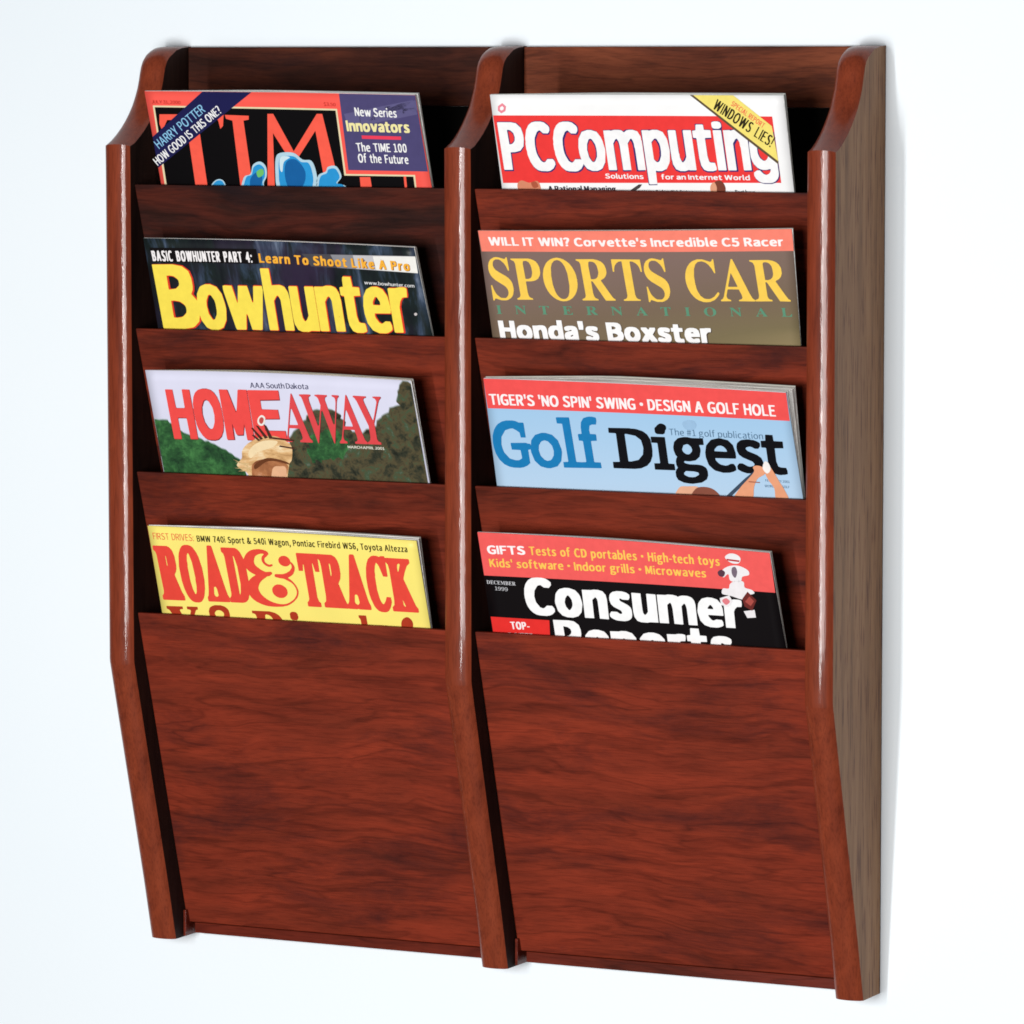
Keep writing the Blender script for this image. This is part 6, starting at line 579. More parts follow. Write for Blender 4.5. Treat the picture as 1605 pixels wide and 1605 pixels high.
('text','small_print','5c7c98',4,(483.73, 11.3),(0.9998, -0.0184),{'F':'1,0 -1,55 34,0 -1,-5 -25,0 0,-19 21,0 2,-4 -23,-2 -1,-24','E':'1,0 -1,55 34,0 -1,-5 -25,0 0,-17 21,0 2,-5 -2,-2 -21,0 -1,-18 2,-2 25,0 1,-5','B':'1,0 -1,55 28,0 7,-5 3,-8 -2,-7 -5,-5 10,-9 1,-5 -3,-8 -12,-7/8,6 20,2 6,7 -2,7 -6,4 -18,1/8,33 18,1 5,6 -1,6 -11,4 -11,0','R':'1,0 -1,55 21,1 11,-3 5,-4 2,-12 -4,-8 -8,-5 13,-24 -8,1 -14,22 -8,0 -2,-1 -1,-21/8,29 8,0 12,3 4,6 -2,8 -5,3 -17,1','U':'19,-1 -8,2 -8,8 -3,13 0,33 7,0 1,-33 2,-9 4,-6 9,-1 6,1 5,7 1,41 6,1 2,-34 -2,-11 -9,-10','A':'1,0 18,53 2,3 7,-1 20,-54 -7,-1 -6,16 -20,1 -3,-3 -4,-13/16,23 17,0 -8,25','Y':'19,0 -2,23 -16,32 7,0 14,-26 14,26 6,1 -17,-35 0,-20','2':'1,0 -1,4 24,24 4,13 -1,4 -5,5 -8,1 -10,-6 -3,4 14,8 12,-2 6,-7 1,-14 -7,-13 -14,-15 24,0 1,-5','0':'16,-1 -8,4 -5,7 -3,23 3,13 4,6 6,4 7,1 10,-4 4,-7 3,-23 -3,-13 -4,-6 -5,-4/18,5 7,3 4,6 1,10 -1,17 -4,7 -6,3 -8,-4 -4,-15 2,-18 4,-6','1':'1,0 0,5 11,1 1,2 0,38 -10,2 0,3 16,5 2,-49 11,-2 1,-4'},'F0 E1.24 B2.5 R3.96 U5.4 A6.9 R8.57 Y10.02 211.83 013.17 014.49 115.81'),
('text','small_print','5c7c98',4,(482.7, 7.43),(1.0, -0.0065),{'W':'14,0 -13,55 7,-1 10,-44 12,44 2,2 6,-1 13,-46 9,44 2,3 5,-1 -12,-54 -9,0 -12,43 -12,-43','O':'23,-1 -9,3 -9,7 -4,9 -1,12 3,12 7,10 7,4 10,1 14,-5 6,-7 3,-7 1,-14 -4,-13 -6,-7 -7,-4/23,6 11,2 4,4 4,4 2,11 -4,16 -5,5 -8,2 -10,-2 -4,-4 -3,-5 -2,-11 3,-13 6,-7','R':'1,0 -1,55 21,1 11,-3 5,-4 3,-9 -3,-9 -10,-7 13,-24 -7,0 -15,23 -8,0 -2,-1 -1,-21/8,29 19,2 5,9 -2,6 -5,3 -17,1','L':'1,0 -1,54 6,2 2,-50 24,0 1,-5','D':'1,0 -1,55 17,1 16,-5 6,-6 4,-9 0,-15 -4,-10 -13,-10/8,6 19,3 6,7 2,10 -1,9 -1,5 -6,7 -19,3','F':'1,0 -1,55 34,0 -1,-5 -25,0 0,-19 21,0 2,-4 -23,-2 -1,-24','G':'24,-1 -8,2 -9,7 -6,10 -1,12 4,13 7,8 8,5 11,1 11,-4 3,-4 -3,-3 -9,4 -15,-3 -7,-7 -2,-12 2,-10 8,-10 16,-2 5,3 0,13 -12,1 -1,4 18,2 2,-23 -10,-6'},'W0 O2.24 R3.98 L5.43 D6.65 O8.46 F10.2 G11.75 O13.32 L15.07 F16.29'),
]),
dict(key='RT', pocket=3, cover='fbe97a', kind='', corners=[[37.91, 65.58], [241.88, 63.97], [36.3, 0.03], [241.45, 0.71]], art=[
('text','headline','ea6a48',2,(40.56, 55.63),(1.0, -0.0039),{'F':'4,0 -4,163 71,4 0,-17 -54,-4 1,-53 45,-1 4,-13 -49,-5 -2,-70','I':'4,0 -4,160 10,7 7,-7 0,-153','R':'4,0 -4,163 60,0 19,-16 7,-23 -6,-31 -21,-22 29,-68 -17,-1 -31,66 -16,2 -7,-5 -1,-61/18,88 33,2 13,9 6,22 -7,19 -23,10 -22,-1','S':'38,-2 -26,12 -11,14 9,10 25,-17 22,1 15,17 0,16 -55,45 -11,31 6,22 10,11 29,10 30,-16 -1,-14 -42,9 -12,-9 -3,-16 12,-18 42,-27 11,-22 1,-19 -18,-32','T':'43,0 -4,146 -35,4 -4,13 90,4 3,-15 -37,-6 -1,-142','D':'4,0 -4,163 54,0 22,-16 15,-32 4,-33 -7,-39 -28,-37/18,18 39,8 15,23 6,36 -7,36 -11,17 -31,12 -12,-4','V':'43,1 -42,163 18,-1 32,-134 33,134 15,3 -36,-156 -6,-10','E':'4,0 -4,163 71,4 0,-17 -54,-4 1,-47 45,-2 4,-9 -4,-10 -45,-2 -1,-52 4,-7 53,-1 4,-12',':':'10,-2 -10,15 13,15 8,-7 1,-14/10,90 -10,14 13,15 8,-6 1,-14'},'F0 I2.6 R3.45 S6.5 T9.55 D14.42 R17.59 I20.65 V21.49 E24.91 S27.57 :30.62'),
('text','headline','38301a',2,(74.23, 55.27),(1.0, -0.0006),{'B':'4,0 -4,150 63,1 13,-11 6,-21 -11,-35 16,-26 -3,-36 -18,-19/25,22 20,-1 16,14 0,23 -11,11 -26,2/25,91 20,2 11,11 0,18 -11,11 -21,2','M':'4,0 -3,153 26,0 26,-84 23,84 25,0 0,-152 -21,3 -2,63 -14,-45 -11,-7 -12,4 -17,48 -1,-63','W':'27,0 -6,12 -20,141 24,-3 15,-84 18,87 23,-3 18,-81 14,81 22,3 -23,-152 -26,0 -18,81 -18,-81','7':'27,0 -4,30 5,38 21,62 -45,4 -4,16 76,4 3,-17 -27,-77 -4,-54 -6,-6','4':'53,0 -5,40 -44,1 -4,17 44,92 24,4 4,-88 14,-6 1,-15 -15,-8 -1,-36/30,63 18,0 0,35','0':'27,-2 -13,11 -11,26 -3,72 17,42 13,8 20,0 14,-9 10,-18 6,-77 -17,-48 -13,-7/37,22 8,2 8,18 4,34 -4,36 -13,21 -11,-14 -6,-35 3,-39','i':'6,0 -3,112 19,3 3,-111/9,134 -8,6 0,15 8,9 10,0 9,-9 0,-12 -9,-9','S':'27,-2 -26,18 3,14 13,6 31,-15 13,11 1,13 -7,11 -41,29 -9,37 6,18 13,13 36,4 21,-17 -2,-13 -11,-4 -15,10 -13,0 -8,-8 -1,-13 51,-44 5,-18 -2,-26 -19,-23','p':'4,-49 -4,161 53,5 15,-7 11,-19 0,-61 -16,-27 -39,-5 -1,-43/33,22 13,2 10,21 0,33 -14,17 -19,-17 0,-46','o':'32,-2 -14,6 -12,18 -6,44 6,28 13,18 31,6 18,-8 13,-19 6,-38 -5,-29 -13,-18 -19,-8/37,22 14,2 11,26 -4,28 -16,17 -16,-24 0,-29','r':'4,0 -4,112 50,6 3,-21 -16,-3 -13,-23 -1,-67','t':'30,-2 -16,16 -1,77 -13,8 1,15 12,5 4,27 18,-1 2,-28 22,-5 -1,-16 -22,-5 0,-51 4,-16 18,-5 3,-15 -8,-6','&':'27,-2 -24,19 -3,33 20,36 -1,57 11,11 25,3 14,-12 3,-28 -22,-39 18,-26 15,32 21,-1 -16,-51 17,-15 0,-11 -6,-8 -26,9 -20,-9/37,19 8,0 7,8 -20,29 -8,-16/39,109 10,10 -3,16 -7,-5','5':'24,-2 -19,11 -4,15 13,9 21,-14 10,2 11,16 0,26 -11,16 -28,-4 -8,6 4,69 60,4 3,-19 -41,-5 -2,-23 4,-7 29,-4 13,-18 0,-51 -19,-26','a':'17,-2 -16,21 2,29 14,16 31,12 1,8 -12,13 -28,-9 -6,16 24,13 23,0 13,-5 9,-16 2,-92/32,19 19,13 -1,21 -13,-2 -11,-11','g':'22,-51 -17,11 -5,16 9,30 -3,90 11,16 13,5 51,-2 4,-14 -13,-5 2,-25 -5,-21 -16,-13 -23,-3 -2,-7 4,-6 41,-6 9,-9 5,-18 -6,-20 -18,-16/34,-32 11,-1 11,9 2,18 -31,0 -3,-16/37,55 9,5 5,13 -9,24 -10,-5 -4,-11 1,-15','n':'4,0 -3,114 62,1 11,-16 3,-21 -1,-77 -24,3 -1,77 -9,14 -19,-19 0,-72',',':'4,-38 -3,14 12,18 -10,25 6,9 15,2 8,-6 4,-15 -3,-26 -13,-18','P':'4,0 -4,150 63,1 19,-26 3,-18 -6,-26 -16,-17 -39,-6 -1,-54/25,81 20,2 13,18 -2,21 -14,11 -19,-3','c':'32,-2 -14,6 -12,18 -6,26 3,33 18,31 32,6 13,-5 8,-14 -8,-9 -21,5 -10,-6 -9,-21 0,-23 14,-24 28,5 6,-14 -16,-14','F':'4,0 -4,150 71,4 2,-19 -50,-5 1,-41 39,-2 4,-16 -43,-6 -1,-61','e':'35,-2 -16,6 -13,18 -6,44 6,25 13,21 29,6 18,-6 8,-13 5,-44 -49,-4 -4,-11 11,-18 34,1 6,-11 -17,-14/27,71 28,0 -7,23 -15,-3','b':'30,-2 -30,6 4,163 19,-4 1,-47 26,2 16,-6 16,-39 -3,-43 -13,-24 -16,-8/33,22 13,2 10,21 0,33 -14,17 -19,-17 0,-46','d':'30,-2 -16,8 -11,18 0,62 16,26 39,5 1,46 19,4 4,-163/37,22 11,-1 11,14 0,49 -14,11 -10,-5 -9,-19 0,-31','6':'30,-2 -18,15 -9,22 0,77 15,36 17,9 23,0 13,-7 5,-15 -8,-9 -20,9 -11,-5 -11,-31 34,-5 14,-13 6,-23 -3,-34 -17,-23/36,22 12,0 8,26 -14,28 -18,-16','T':'37,0 -4,130 -32,5 -1,15 89,4 2,-19 -32,-5 0,-126','y':'6,-48 0,21 17,5 9,23 -31,113 23,0 21,-65 16,63 22,2 -35,-144 -13,-15','A':'4,0 -4,6 36,144 24,4 40,-150 -22,-3 -12,44 -24,1 -8,-4 -10,-41/41,66 19,1 -10,37','l':'12,-2 -12,19 0,144 6,6 17,-4 0,-136 10,-23 -3,-6','z':'4,0 -3,17 38,74 -32,5 -1,18 65,0 0,-13 -38,-77 38,-5 0,-18'},'B0 M3.01 W6.47 712.5 415.26 018.23 i20.99 S23.77 p26.75 o29.58 r32.55 t34.57 &38.34 543.45 446.29 049.26 i52.02 W54.8 a59.25 g61.85 o64.8 n67.77 ,70.42 P73.41 o76.29 n79.25 t81.9 i84.1 a85.31 c87.91 F92.11 i94.71 r95.91 e97.93 b100.7 i103.54 r104.75 d106.77 W111.18 S115.64 6118.62 ,121.37 T124.37 o127.49 y130.46 o133.39 t136.35 a138.55 A142.72 l146.13 t147.47 e149.67 z152.43 z154.98 a157.52'),
('text','title','ea4a3c',3,(39.3, 10.41),(0.9999, 0.0147),{'R':'19,7 -18,18 0,86 45,50 16,74 0,891 -16,75 -45,49 0,87 6,12 24,6 334,-3 54,-28 48,-49 25,-50 27,-123 1,-223 -13,-87 -27,-74 -43,-62 -3,-37 102,-409 45,-99 0,-86 -6,-13 -24,-6/276,866 3,-8 12,7 5,26 -1,198 -16,21','O':'241,-28 -62,25 -49,48 -40,66 -37,99 -28,112 -24,186 0,346 40,248 24,86 50,99 46,62 43,28 50,15 86,0 75,-27 37,-36 65,-116 37,-111 40,-273 0,-297 -28,-210 -49,-173 -37,-75 -53,-67 -37,-22 -50,-15/283,186 20,-11 31,60 24,149 2,148 11,50 -13,383 -40,199 -27,30 -30,-55 -25,-124 -1,-111 -12,-50 0,-359 25,-198','A':'19,7 -18,18 0,86 32,50 28,124 163,1089 17,18 87,0 18,-18 12,-62 150,-990 28,-136 33,-75 -1,-86 -6,-13 -24,-6/223,136 43,-2 30,39 -12,149 -18,49 -12,6 -25,0 -18,-18 -24,-161 17,-49','D':'19,7 -18,18 0,86 45,50 16,62 0,903 -16,75 -45,49 0,87 6,12 24,6 334,-3 62,-34 53,-68 61,-161 15,-74 13,-99 0,-483 -40,-210 -49,-124 -53,-55 -37,-22 -62,-16/277,210 14,0 27,75 29,185 -1,434 -40,222 -15,26 -12,2'},'R0 O17.57 A35.33 D52.51'),
('text','title','ea4a3c',3,(148.44, 11.24),(1.0, -0.0008),{'T':'113,7 -17,17 0,83 44,48 15,48 -1,811 -5,20 -13,-8 -23,-155 -107,0 -5,417 6,12 23,6 489,-1 12,-6 6,-23 -6,-405 -48,-6 -60,6 -35,191 -12,8 -5,-20 -1,-811 27,-96 43,-36 0,-83 -5,-12 -24,-6','R':'18,7 -17,17 0,83 55,60 15,119 1,728 -16,131 -55,60 0,83 6,12 23,6 346,-3 83,-47 51,-87 14,-60 12,-71 0,-191 -26,-119 -67,-120 109,-405 24,-60 31,-36 0,-83 -5,-12 -24,-6/278,787 2,-7 13,7 16,60 0,203 -17,39 -12,-4 -5,-23','A':'18,7 -17,17 0,83 43,72 27,119 159,1014 26,29 72,0 15,-5 14,-24 168,-1014 27,-119 32,-72 -1,-83 -5,-12 -23,-6 -263,0 -36,12 -35,-12/249,119 7,-6 36,25 18,41 -15,143 -15,35 -24,7 -23,-1 -17,-17 -25,-155 17,-48','C':'256,-27 -71,24 -60,59 -38,63 -51,155 -23,120 -13,155 1,250 35,239 39,119 47,95 87,74 59,15 72,0 71,-24 36,24 84,0 12,-6 6,-23 -1,-453 -17,-17 -96,5 -69,250 -38,63 -24,8 -38,-83 -27,-131 -1,-83 -11,-48 0,-310 27,-203 24,-83 38,-59 24,5 24,26 39,63 32,83 12,6 96,-6 5,-118 -50,-132 -59,-83 -39,-26 -60,-15','K':'18,7 -17,17 0,83 55,60 15,119 1,740 -16,119 -55,60 0,83 6,12 23,6 560,-1 17,-17 0,-83 -79,-72 -72,-143 -59,-155 -3,-36 194,-608 23,-48 32,-36 0,-83 -6,-12 -23,-6/311,143 17,-8 8,8 -2,24 -41,119 -13,7 9,-31 -2,-83/277,990 3,-8 12,6 15,26 47,131 0,24 -14,13 -36,-12 -14,-25 -15,-72'},'T0 R15.65 A33.43 C50.8 K67.15'),
('text','title','ea4a3c',3,(109.14, 10.2),(0.9998, 0.0204),{'&':'513,-22 -120,8 -76,15 -92,28 -121,57 -71,51 -53,60 -38,69 -23,84 0,83 7,28 16,46 43,69 42,47 63,53 113,67 -5,8 -76,37 -57,38 -42,42 -38,56 -16,41 -7,42 0,69 23,70 61,89 38,38 58,44 56,29 60,18 108,15 54,0 98,-15 76,-27 33,-28 11,-29 -5,-23 -53,-51 -51,-35 -17,-21 -7,-18 0,-51 13,-25 44,-36 43,-15 65,14 16,-6 5,-15 -10,-21 -38,-17 -22,-6 -43,0 -62,25 -59,56 -23,55 0,60 23,51 58,56 -2,7 -11,4 -60,0 -27,-5 -60,-19 -43,-22 -27,-24 -23,-34 -33,-83 -1,-56 18,-41 31,-37 82,-65 40,-24 81,-33 119,10 29,-9 13,-23 -9,-29 -34,-17 -29,-28 -73,-13 -138,-89 -49,-41 -47,-56 -44,-83 -6,-37 5,-47 18,-51 27,-46 37,-41 73,-63 76,-45 76,-32 108,-28 76,-10 76,0 81,14 82,33 103,64 51,43 58,79 22,60 7,42 -12,69 -38,79 -54,56 -148,75 -38,14 -76,6 -109,24 -22,19 -2,33 30,25 163,1 54,10 70,23 94,52 60,69 12,28 0,42 -19,41 -30,-32 -35,-24 -38,-14 -38,-3 -38,3 -38,14 -30,19 -26,28 -17,37 0,56 7,18 36,47 52,28 54,8 38,-3 38,-14 40,-29 31,-51 3,-46 26,-14 26,-32 27,-56 6,-32 -17,-74 -55,-90 -64,-49 -91,-46 60,-42 52,-51 55,-79 32,-74 12,-69 -11,-60 -17,-47 -43,-69 -108,-97 -94,-57 -82,-37 -130,-29 -157,-9/708,200 -72,29 -54,51 -23,51 0,65 23,51 55,52 38,18 38,11 76,0 60,-20 61,-47 22,-33 12,-32 0,-65 -12,-32 -23,-34 -60,-46 -60,-20'},'&0'),
('text','cover_line','b03a22',2,(41.19, -17.63),(0.9996, 0.0279),{'V':'393,-16 -23,38 -242,548 -51,101 -16,22 -21,15 -36,13 0,64 21,4 404,-3 0,-65 -50,-4 -29,-9 -9,-9 -2,-14 23,-65 125,-277 7,3 16,36 115,303 -16,23 -72,13 0,64 22,4 259,-3 3,-58 -10,-10 -36,-10 -18,-16 -42,-79 -249,-620 -15,-11','8':'256,-9 -65,7 -58,15 -28,14 -69,60 -27,57 -9,80 9,79 22,43 27,36 68,51 1,7 -55,50 -34,58 -9,36 0,101 36,79 25,24 51,28 79,24 151,0 80,-24 28,-14 51,-45 23,-43 9,-72 0,-44 -9,-43 -34,-58 -69,-57 62,-43 47,-48 16,-32 9,-29 0,-129 -23,-58 -35,-43 -61,-38 -72,-23 -72,-8/267,115 47,-3 79,30 31,31 15,36 -1,36 -14,29 -20,22 -54,37 -65,29 -51,-21 -32,-24 -34,-36 -23,-57 15,-44 31,-32 29,-20/297,512 24,5 50,35 31,32 12,36 -5,36 -35,36 -32,18 -28,7 -36,0 -36,-9 -22,-12 -38,-40 -9,-36 16,-36 31,-32'},'V0 831.94'),
('text','cover_line','b03a22',2,(107.18, -17.46),(1.0, 0.0089),{'D':'25,4 -10,10 3,57 29,6 31,16 13,22 9,36 1,467 -10,50 -15,29 -29,16 -43,6 0,64 452,3 129,-30 58,-29 47,-37 41,-51 28,-50 31,-122 0,-115 -15,-108 -53,-111 -72,-70 -100,-43 -44,-9 -50,-1 -29,-6/345,93 61,-1 45,23 44,43 27,50 15,43 16,101 -7,144 -16,64 -22,51 -35,50 -46,30 -64,16 -29,-15 -11,-31 0,-525 11,-35','i':'11,4 -10,10 1,51 38,18 17,32 0,323 -10,29 -36,15 -3,57 3,7 14,3 223,0 7,-4 4,-13 0,-417 18,-32 28,-12 3,-57 -3,-7 -14,-3/119,595 -36,19 -24,33 -1,93 9,21 23,24 36,16 64,0 29,-9 22,-16 17,-29 8,-65 -10,-43 -30,-32 -28,-12'},'D0 i27.33'),
('text','cover_line','b03a22',2,(147.6, -16.92),(0.9999, 0.0135),{'e':'125,-9 -31,16 -37,36 -34,64 -16,64 0,43 -7,22 0,85 7,57 31,93 44,58 50,29 86,2 35,-9 24,-16 30,-28 12,-22 30,-100 0,-100 -10,-10 -171,-4 -4,-43 9,-35 30,-57 36,-13 57,57 43,0 10,-16 0,-50 -31,-59 -50,-50 -36,-15/161,357 42,-3 11,10 -9,86 -16,19 -8,-5 -15,-36 -9,-57','s':'11,-10 -7,3 -4,14 4,207 58,0 26,-78 19,-29 32,-30 22,5 17,32 -14,36 -30,28 -66,45 -29,32 -23,38 -9,50 0,107 9,28 14,29 20,21 46,30 185,-1 4,-29 -4,-164 -54,0 -22,64 -30,38 -29,6 -17,-30 21,-35 103,-75 30,-39 17,-65 -1,-121 -15,-50 -38,-46 -35,-21 -100,0 -29,11 -28,-11','l':'11,4 -10,10 1,50 30,22 10,28 1,550 -10,35 -25,22 0,50 3,7 14,3 164,0 7,-4 4,-13 0,-664 7,-14 26,-22 2,-50 -4,-7 -13,-3'},'e0 s14.19 e26.87 l41.06'),
('text','cover_line','b03a22',2,(199.34, -16.06),(1.0, -0.0077),{'s':'11,-10 -7,3 -4,14 4,207 63,0 35,-86 51,-51 22,-2 21,9 15,16 3,14 -3,21 -8,11 -150,100 -37,53 -9,22 0,113 16,50 45,54 42,19 107,2 43,-11 21,11 50,-3 4,-29 -4,-164 -57,0 -28,67 -29,29 -21,13 -29,-1 -16,-15 -4,-14 6,-17 19,-19 124,-75 31,-32 13,-21 16,-57 0,-86 -23,-78 -28,-36 -59,-31 -114,0 -50,16 -21,-16'},'s0'),
('shape','cover_line','b03a22',2,'7336,101 24,59 35,42 38,28 36,18 31,8 31,-4 28,-13 23,-20 21,-23 17,-30 11,-40 -3,-56 -21,-85 -35,-108 -41,-104 -39,-72 -40,-38 -43,-15 -40,9 -27,35 -15,79 -6,116 3,120'),
]),
dict(key='CR', pocket=3, cover='100c0e', kind='', corners=[[288.21, 72.35], [494.72, 67.36], [286.54, -0.54], [497.12, 0.7]], art=[
('shape','banner','f25f5c',1,'9579,2593 6915,-130 1,-1145 -6910,59'),
('text','headline','fcf6f6',2,(293.11, 56.86),(0.9999, 0.0106),{'G':'112,-3 -52,11 -41,30 -19,57 4,41 20,38 29,21 62,15 56,-4 36,-18 -2,-23 -17,-10 -55,17 -35,-8 -28,-28 -7,-41 7,-24 25,-26 41,-10 21,12 1,27 -49,7 0,31 103,0 1,-90 -42,-21','I':'5,0 -5,202 53,4 5,-201','F':'5,0 -3,205 165,0 -3,-33 -104,-2 0,-48 86,-2 5,-29 -91,-7 -3,-82','T':'81,0 -5,167 -74,7 0,31 203,0 0,-31 -70,-7 -2,-165','S':'84,-3 -65,18 -17,11 0,15 17,13 28,1 58,-20 25,12 3,17 -100,46 -18,26 0,28 7,20 28,18 45,8 51,-4 38,-18 -7,-26 -34,-3 -45,13 -20,-12 -3,-10 110,-55 11,-24 -1,-24 -9,-21 -29,-21'},'G0 I6.89 F9.11 T14.65 S21.34'),
('text','headline','fbc95a',2,(323.15, 57.11),(1.0, -0.0086),{'T':'53,0 -5,174 -46,7 -2,20 136,5 3,-25 -49,-7 -1,-169','e':'57,-3 -25,8 -24,28 -8,58 8,31 18,25 48,11 25,-8 14,-17 11,-59 -80,-7 5,-24 14,-14 45,5 9,-15 -19,-18/44,95 37,0 -10,31 -19,-7','s':'40,-3 -38,18 2,18 22,8 31,-13 9,18 -52,42 -7,34 19,30 48,6 24,-10 8,-15 -11,-12 -38,6 -8,-15 51,-38 10,-34 -19,-35','t':'50,-3 -28,22 -5,103 -17,11 0,17 15,7 11,39 31,-1 3,-38 33,-7 -2,-21 -32,-7 0,-72 7,-21 25,-3 4,-21','o':'53,-3 -27,11 -18,25 -8,58 8,31 18,25 48,11 29,-8 19,-23 12,-50 -11,-48 -17,-20/59,33 15,0 15,31 -4,41 -18,20 -21,-20 -5,-21 5,-34','f':'22,0 -5,122 -15,7 -2,21 17,10 0,35 12,22 24,10 35,-3 0,-26 -21,-3 -8,-11 1,-27 21,-4 2,-14 -2,-10 -22,-7 -1,-117','C':'67,-3 -34,14 -18,22 -15,44 0,52 28,62 22,15 45,4 25,-9 17,-24 -15,-15 -38,15 -20,-9 -19,-39 1,-55 21,-38 17,-6 24,14 21,1 12,-16 -29,-28','D':'5,0 -5,201 88,1 34,-27 15,-39 1,-59 -12,-37 -38,-36/43,33 31,9 15,22 7,38 -8,45 -20,23 -22,6','p':'5,-62 -3,215 72,5 28,-8 22,-42 -4,-72 -25,-32 -52,-6 -4,-58/56,29 11,4 15,31 0,41 -18,21 -22,-18 0,-65','r':'5,0 -3,153 75,4 9,-7 -3,-17 -26,-9 -15,-26 -2,-96','a':'33,-3 -29,18 0,49 25,25 38,11 5,8 -15,19 -42,-13 -11,22 25,18 48,3 23,-11 13,-24 0,-117/47,29 10,0 14,14 0,27 -25,-13','b':'50,-3 -50,8 5,219 34,-2 4,-65 59,-7 22,-42 3,-31 -11,-48 -21,-25/56,29 11,4 15,31 0,41 -18,21 -22,-18 0,-65','l':'19,-2 -14,7 -5,17 0,193 5,9 28,0 8,-5 1,-186 9,-28 -8,-8','•':'19,77 -18,21 6,31 22,9 31,-9 0,-45','H':'5,0 -3,205 38,0 3,-79 41,-2 12,5 2,76 38,0 0,-203 -38,0 -3,89 -45,2 -8,-5 -2,-86','i':'9,0 -5,150 36,5 5,-150/9,180 -9,11 5,22 38,-1 5,-14 -7,-17','g':'33,-64 -24,12 -9,19 12,42 -5,34 9,17 -12,35 7,41 39,22 76,-3 5,-22 -17,-7 -8,-59 -15,-14 -41,-6 -5,-7 8,-11 52,-5 21,-12 0,-48 -28,-25/55,-40 30,11 4,10 -7,14 -37,0 -6,-17/56,77 8,0 11,25 -4,17 -11,8 -15,-25','h':'5,0 -5,219 36,5 7,-67 52,-3 18,-21 4,-128 -41,0 0,100 -12,20 -22,-20 -2,-103','-':'5,66 0,27 71,-5 -5,-22','c':'53,-3 -27,11 -15,18 -11,65 8,31 21,26 52,10 24,-10 8,-15 -11,-12 -35,5 -10,-6 -16,-39 4,-28 22,-24 38,9 12,-19 -22,-18','y':'9,-61 0,25 25,10 13,31 -45,148 38,0 27,-77 24,77 38,0 -58,-196 -25,-18'},'T0 e4.69 s8.86 t12.61 s15.94 o22.05 f26.5 C32.1 D36.83 p43.82 o48.08 r52.53 t55.6 a58.93 b62.85 l67.11 e69.18 s73.34 •79.45 H84.3 i88.92 g90.8 h95.23 -99.22 t102.01 e105.33 c109.5 h113.46 t119.81 o123.13 y127.59 s131.99'),
('text','headline','fbc95a',2,(293.14, 47.61),(1.0, -0.0027),{'K':'5,0 -3,194 39,0 3,-63 56,64 42,0 -50,-76 60,-117 -43,0 -48,78 -18,-19 -2,-59','i':'8,0 -4,142 37,5 5,-142/8,171 -8,11 4,19 40,0 0,-26','d':'54,-2 -30,10 -20,30 -4,42 8,36 26,27 59,6 3,62 36,1 5,-207/66,28 14,2 15,17 0,59 -21,15 -21,-15 -10,-29 4,-30','s':'44,-2 -36,12 -8,11 4,10 24,8 29,-14 11,3 6,13 -10,14 -49,27 -8,34 24,30 52,4 23,-9 7,-16 -13,-10 -43,6 -5,-15 56,-36 9,-39 -21,-27',"'":'8,125 -8,76 38,5 1,-77','o':'61,-2 -30,9 -23,23 -8,53 8,33 23,25 49,9 30,-7 19,-19 15,-57 -8,-33 -20,-24/69,28 22,13 10,33 -4,22 -23,24 -23,-16 -8,-27 7,-33','f':'21,0 -5,116 -14,7 -2,19 15,7 6,39 12,20 24,8 36,-4 3,-21 -29,-8 -8,-21 2,-13 25,-3 2,-14 -2,-9 -27,-7 0,-111','t':'54,-2 -30,20 -5,98 -19,10 2,19 16,4 10,37 32,-1 4,-36 34,-7 -2,-19 -34,-7 0,-69 8,-18 27,-4 3,-20','w':'41,0 -39,146 39,-1 20,-67 22,68 39,0 24,-70 19,69 39,0 -36,-143 -45,0 -20,64 -20,-62','a':'34,-2 -30,20 0,43 27,23 46,11 4,8 -14,18 -52,-9 -7,20 46,18 49,-7 17,-20 4,-23 -1,-98/50,28 14,-1 16,13 0,27 -33,-13 -4,-13','r':'5,0 -3,145 85,3 0,-25 -24,-4 -20,-26 -2,-91','e':'61,-2 -30,9 -23,23 -8,53 8,33 23,25 49,9 27,-8 19,-22 8,-50 -87,-5 0,-18 23,-21 49,6 8,-17 -21,-14/46,90 41,-1 4,11 -11,18 -13,3 -20,-17','•':'21,73 -20,20 6,30 24,8 33,-8 8,-20 -8,-23','I':'5,0 -5,191 38,5 4,-191','n':'5,0 -3,145 81,5 27,-8 13,-19 4,-27 -1,-94 -39,0 -2,88 -4,20 -14,10 -24,-20 -2,-98','g':'38,-61 -30,13 -8,20 14,36 -7,26 10,27 -14,35 8,30 17,17 26,7 85,-4 0,-23 -18,-4 3,-26 -10,-29 -18,-14 -42,-4 -6,-8 9,-11 59,-4 20,-11 8,-23 -8,-23 -30,-24/56,-38 37,9 3,19 -45,8 -11,-19/60,74 11,0 11,16 -1,20 -14,12 -13,-6 -7,-20','l':'21,-2 -16,9 -5,14 0,183 8,9 34,-5 1,-177 12,-20 -8,-13','M':'5,0 -3,194 45,-2 40,-101 36,101 45,3 0,-193 -36,0 -3,84 -25,-61 -14,-5 -23,1 -26,65 -2,-81','c':'61,-2 -27,6 -26,26 -8,53 8,33 23,25 56,9 32,-14 1,-13 -10,-8 -36,6 -13,-7 -15,-21 1,-42 23,-24 43,9 11,-18 -21,-17','v':'51,1 -49,144 39,1 29,-82 30,81 39,1 -43,-141'},"K0 i5.05 d6.96 s11.52 '15.51 s19.47 o23.46 f28.22 t31.65 w35.16 a41.77 r45.94 e49.17 •55.85 I60.68 n62.37 d66.62 o71.18 o75.94 r80.7 g86.17 r90.91 i94.14 l96.05 l98.17 s100.29 •106.51 M111.34 i116.91 c118.82 r123.04 o126.27 w131.03 a137.64 v141.82 e146.52 s150.97"),
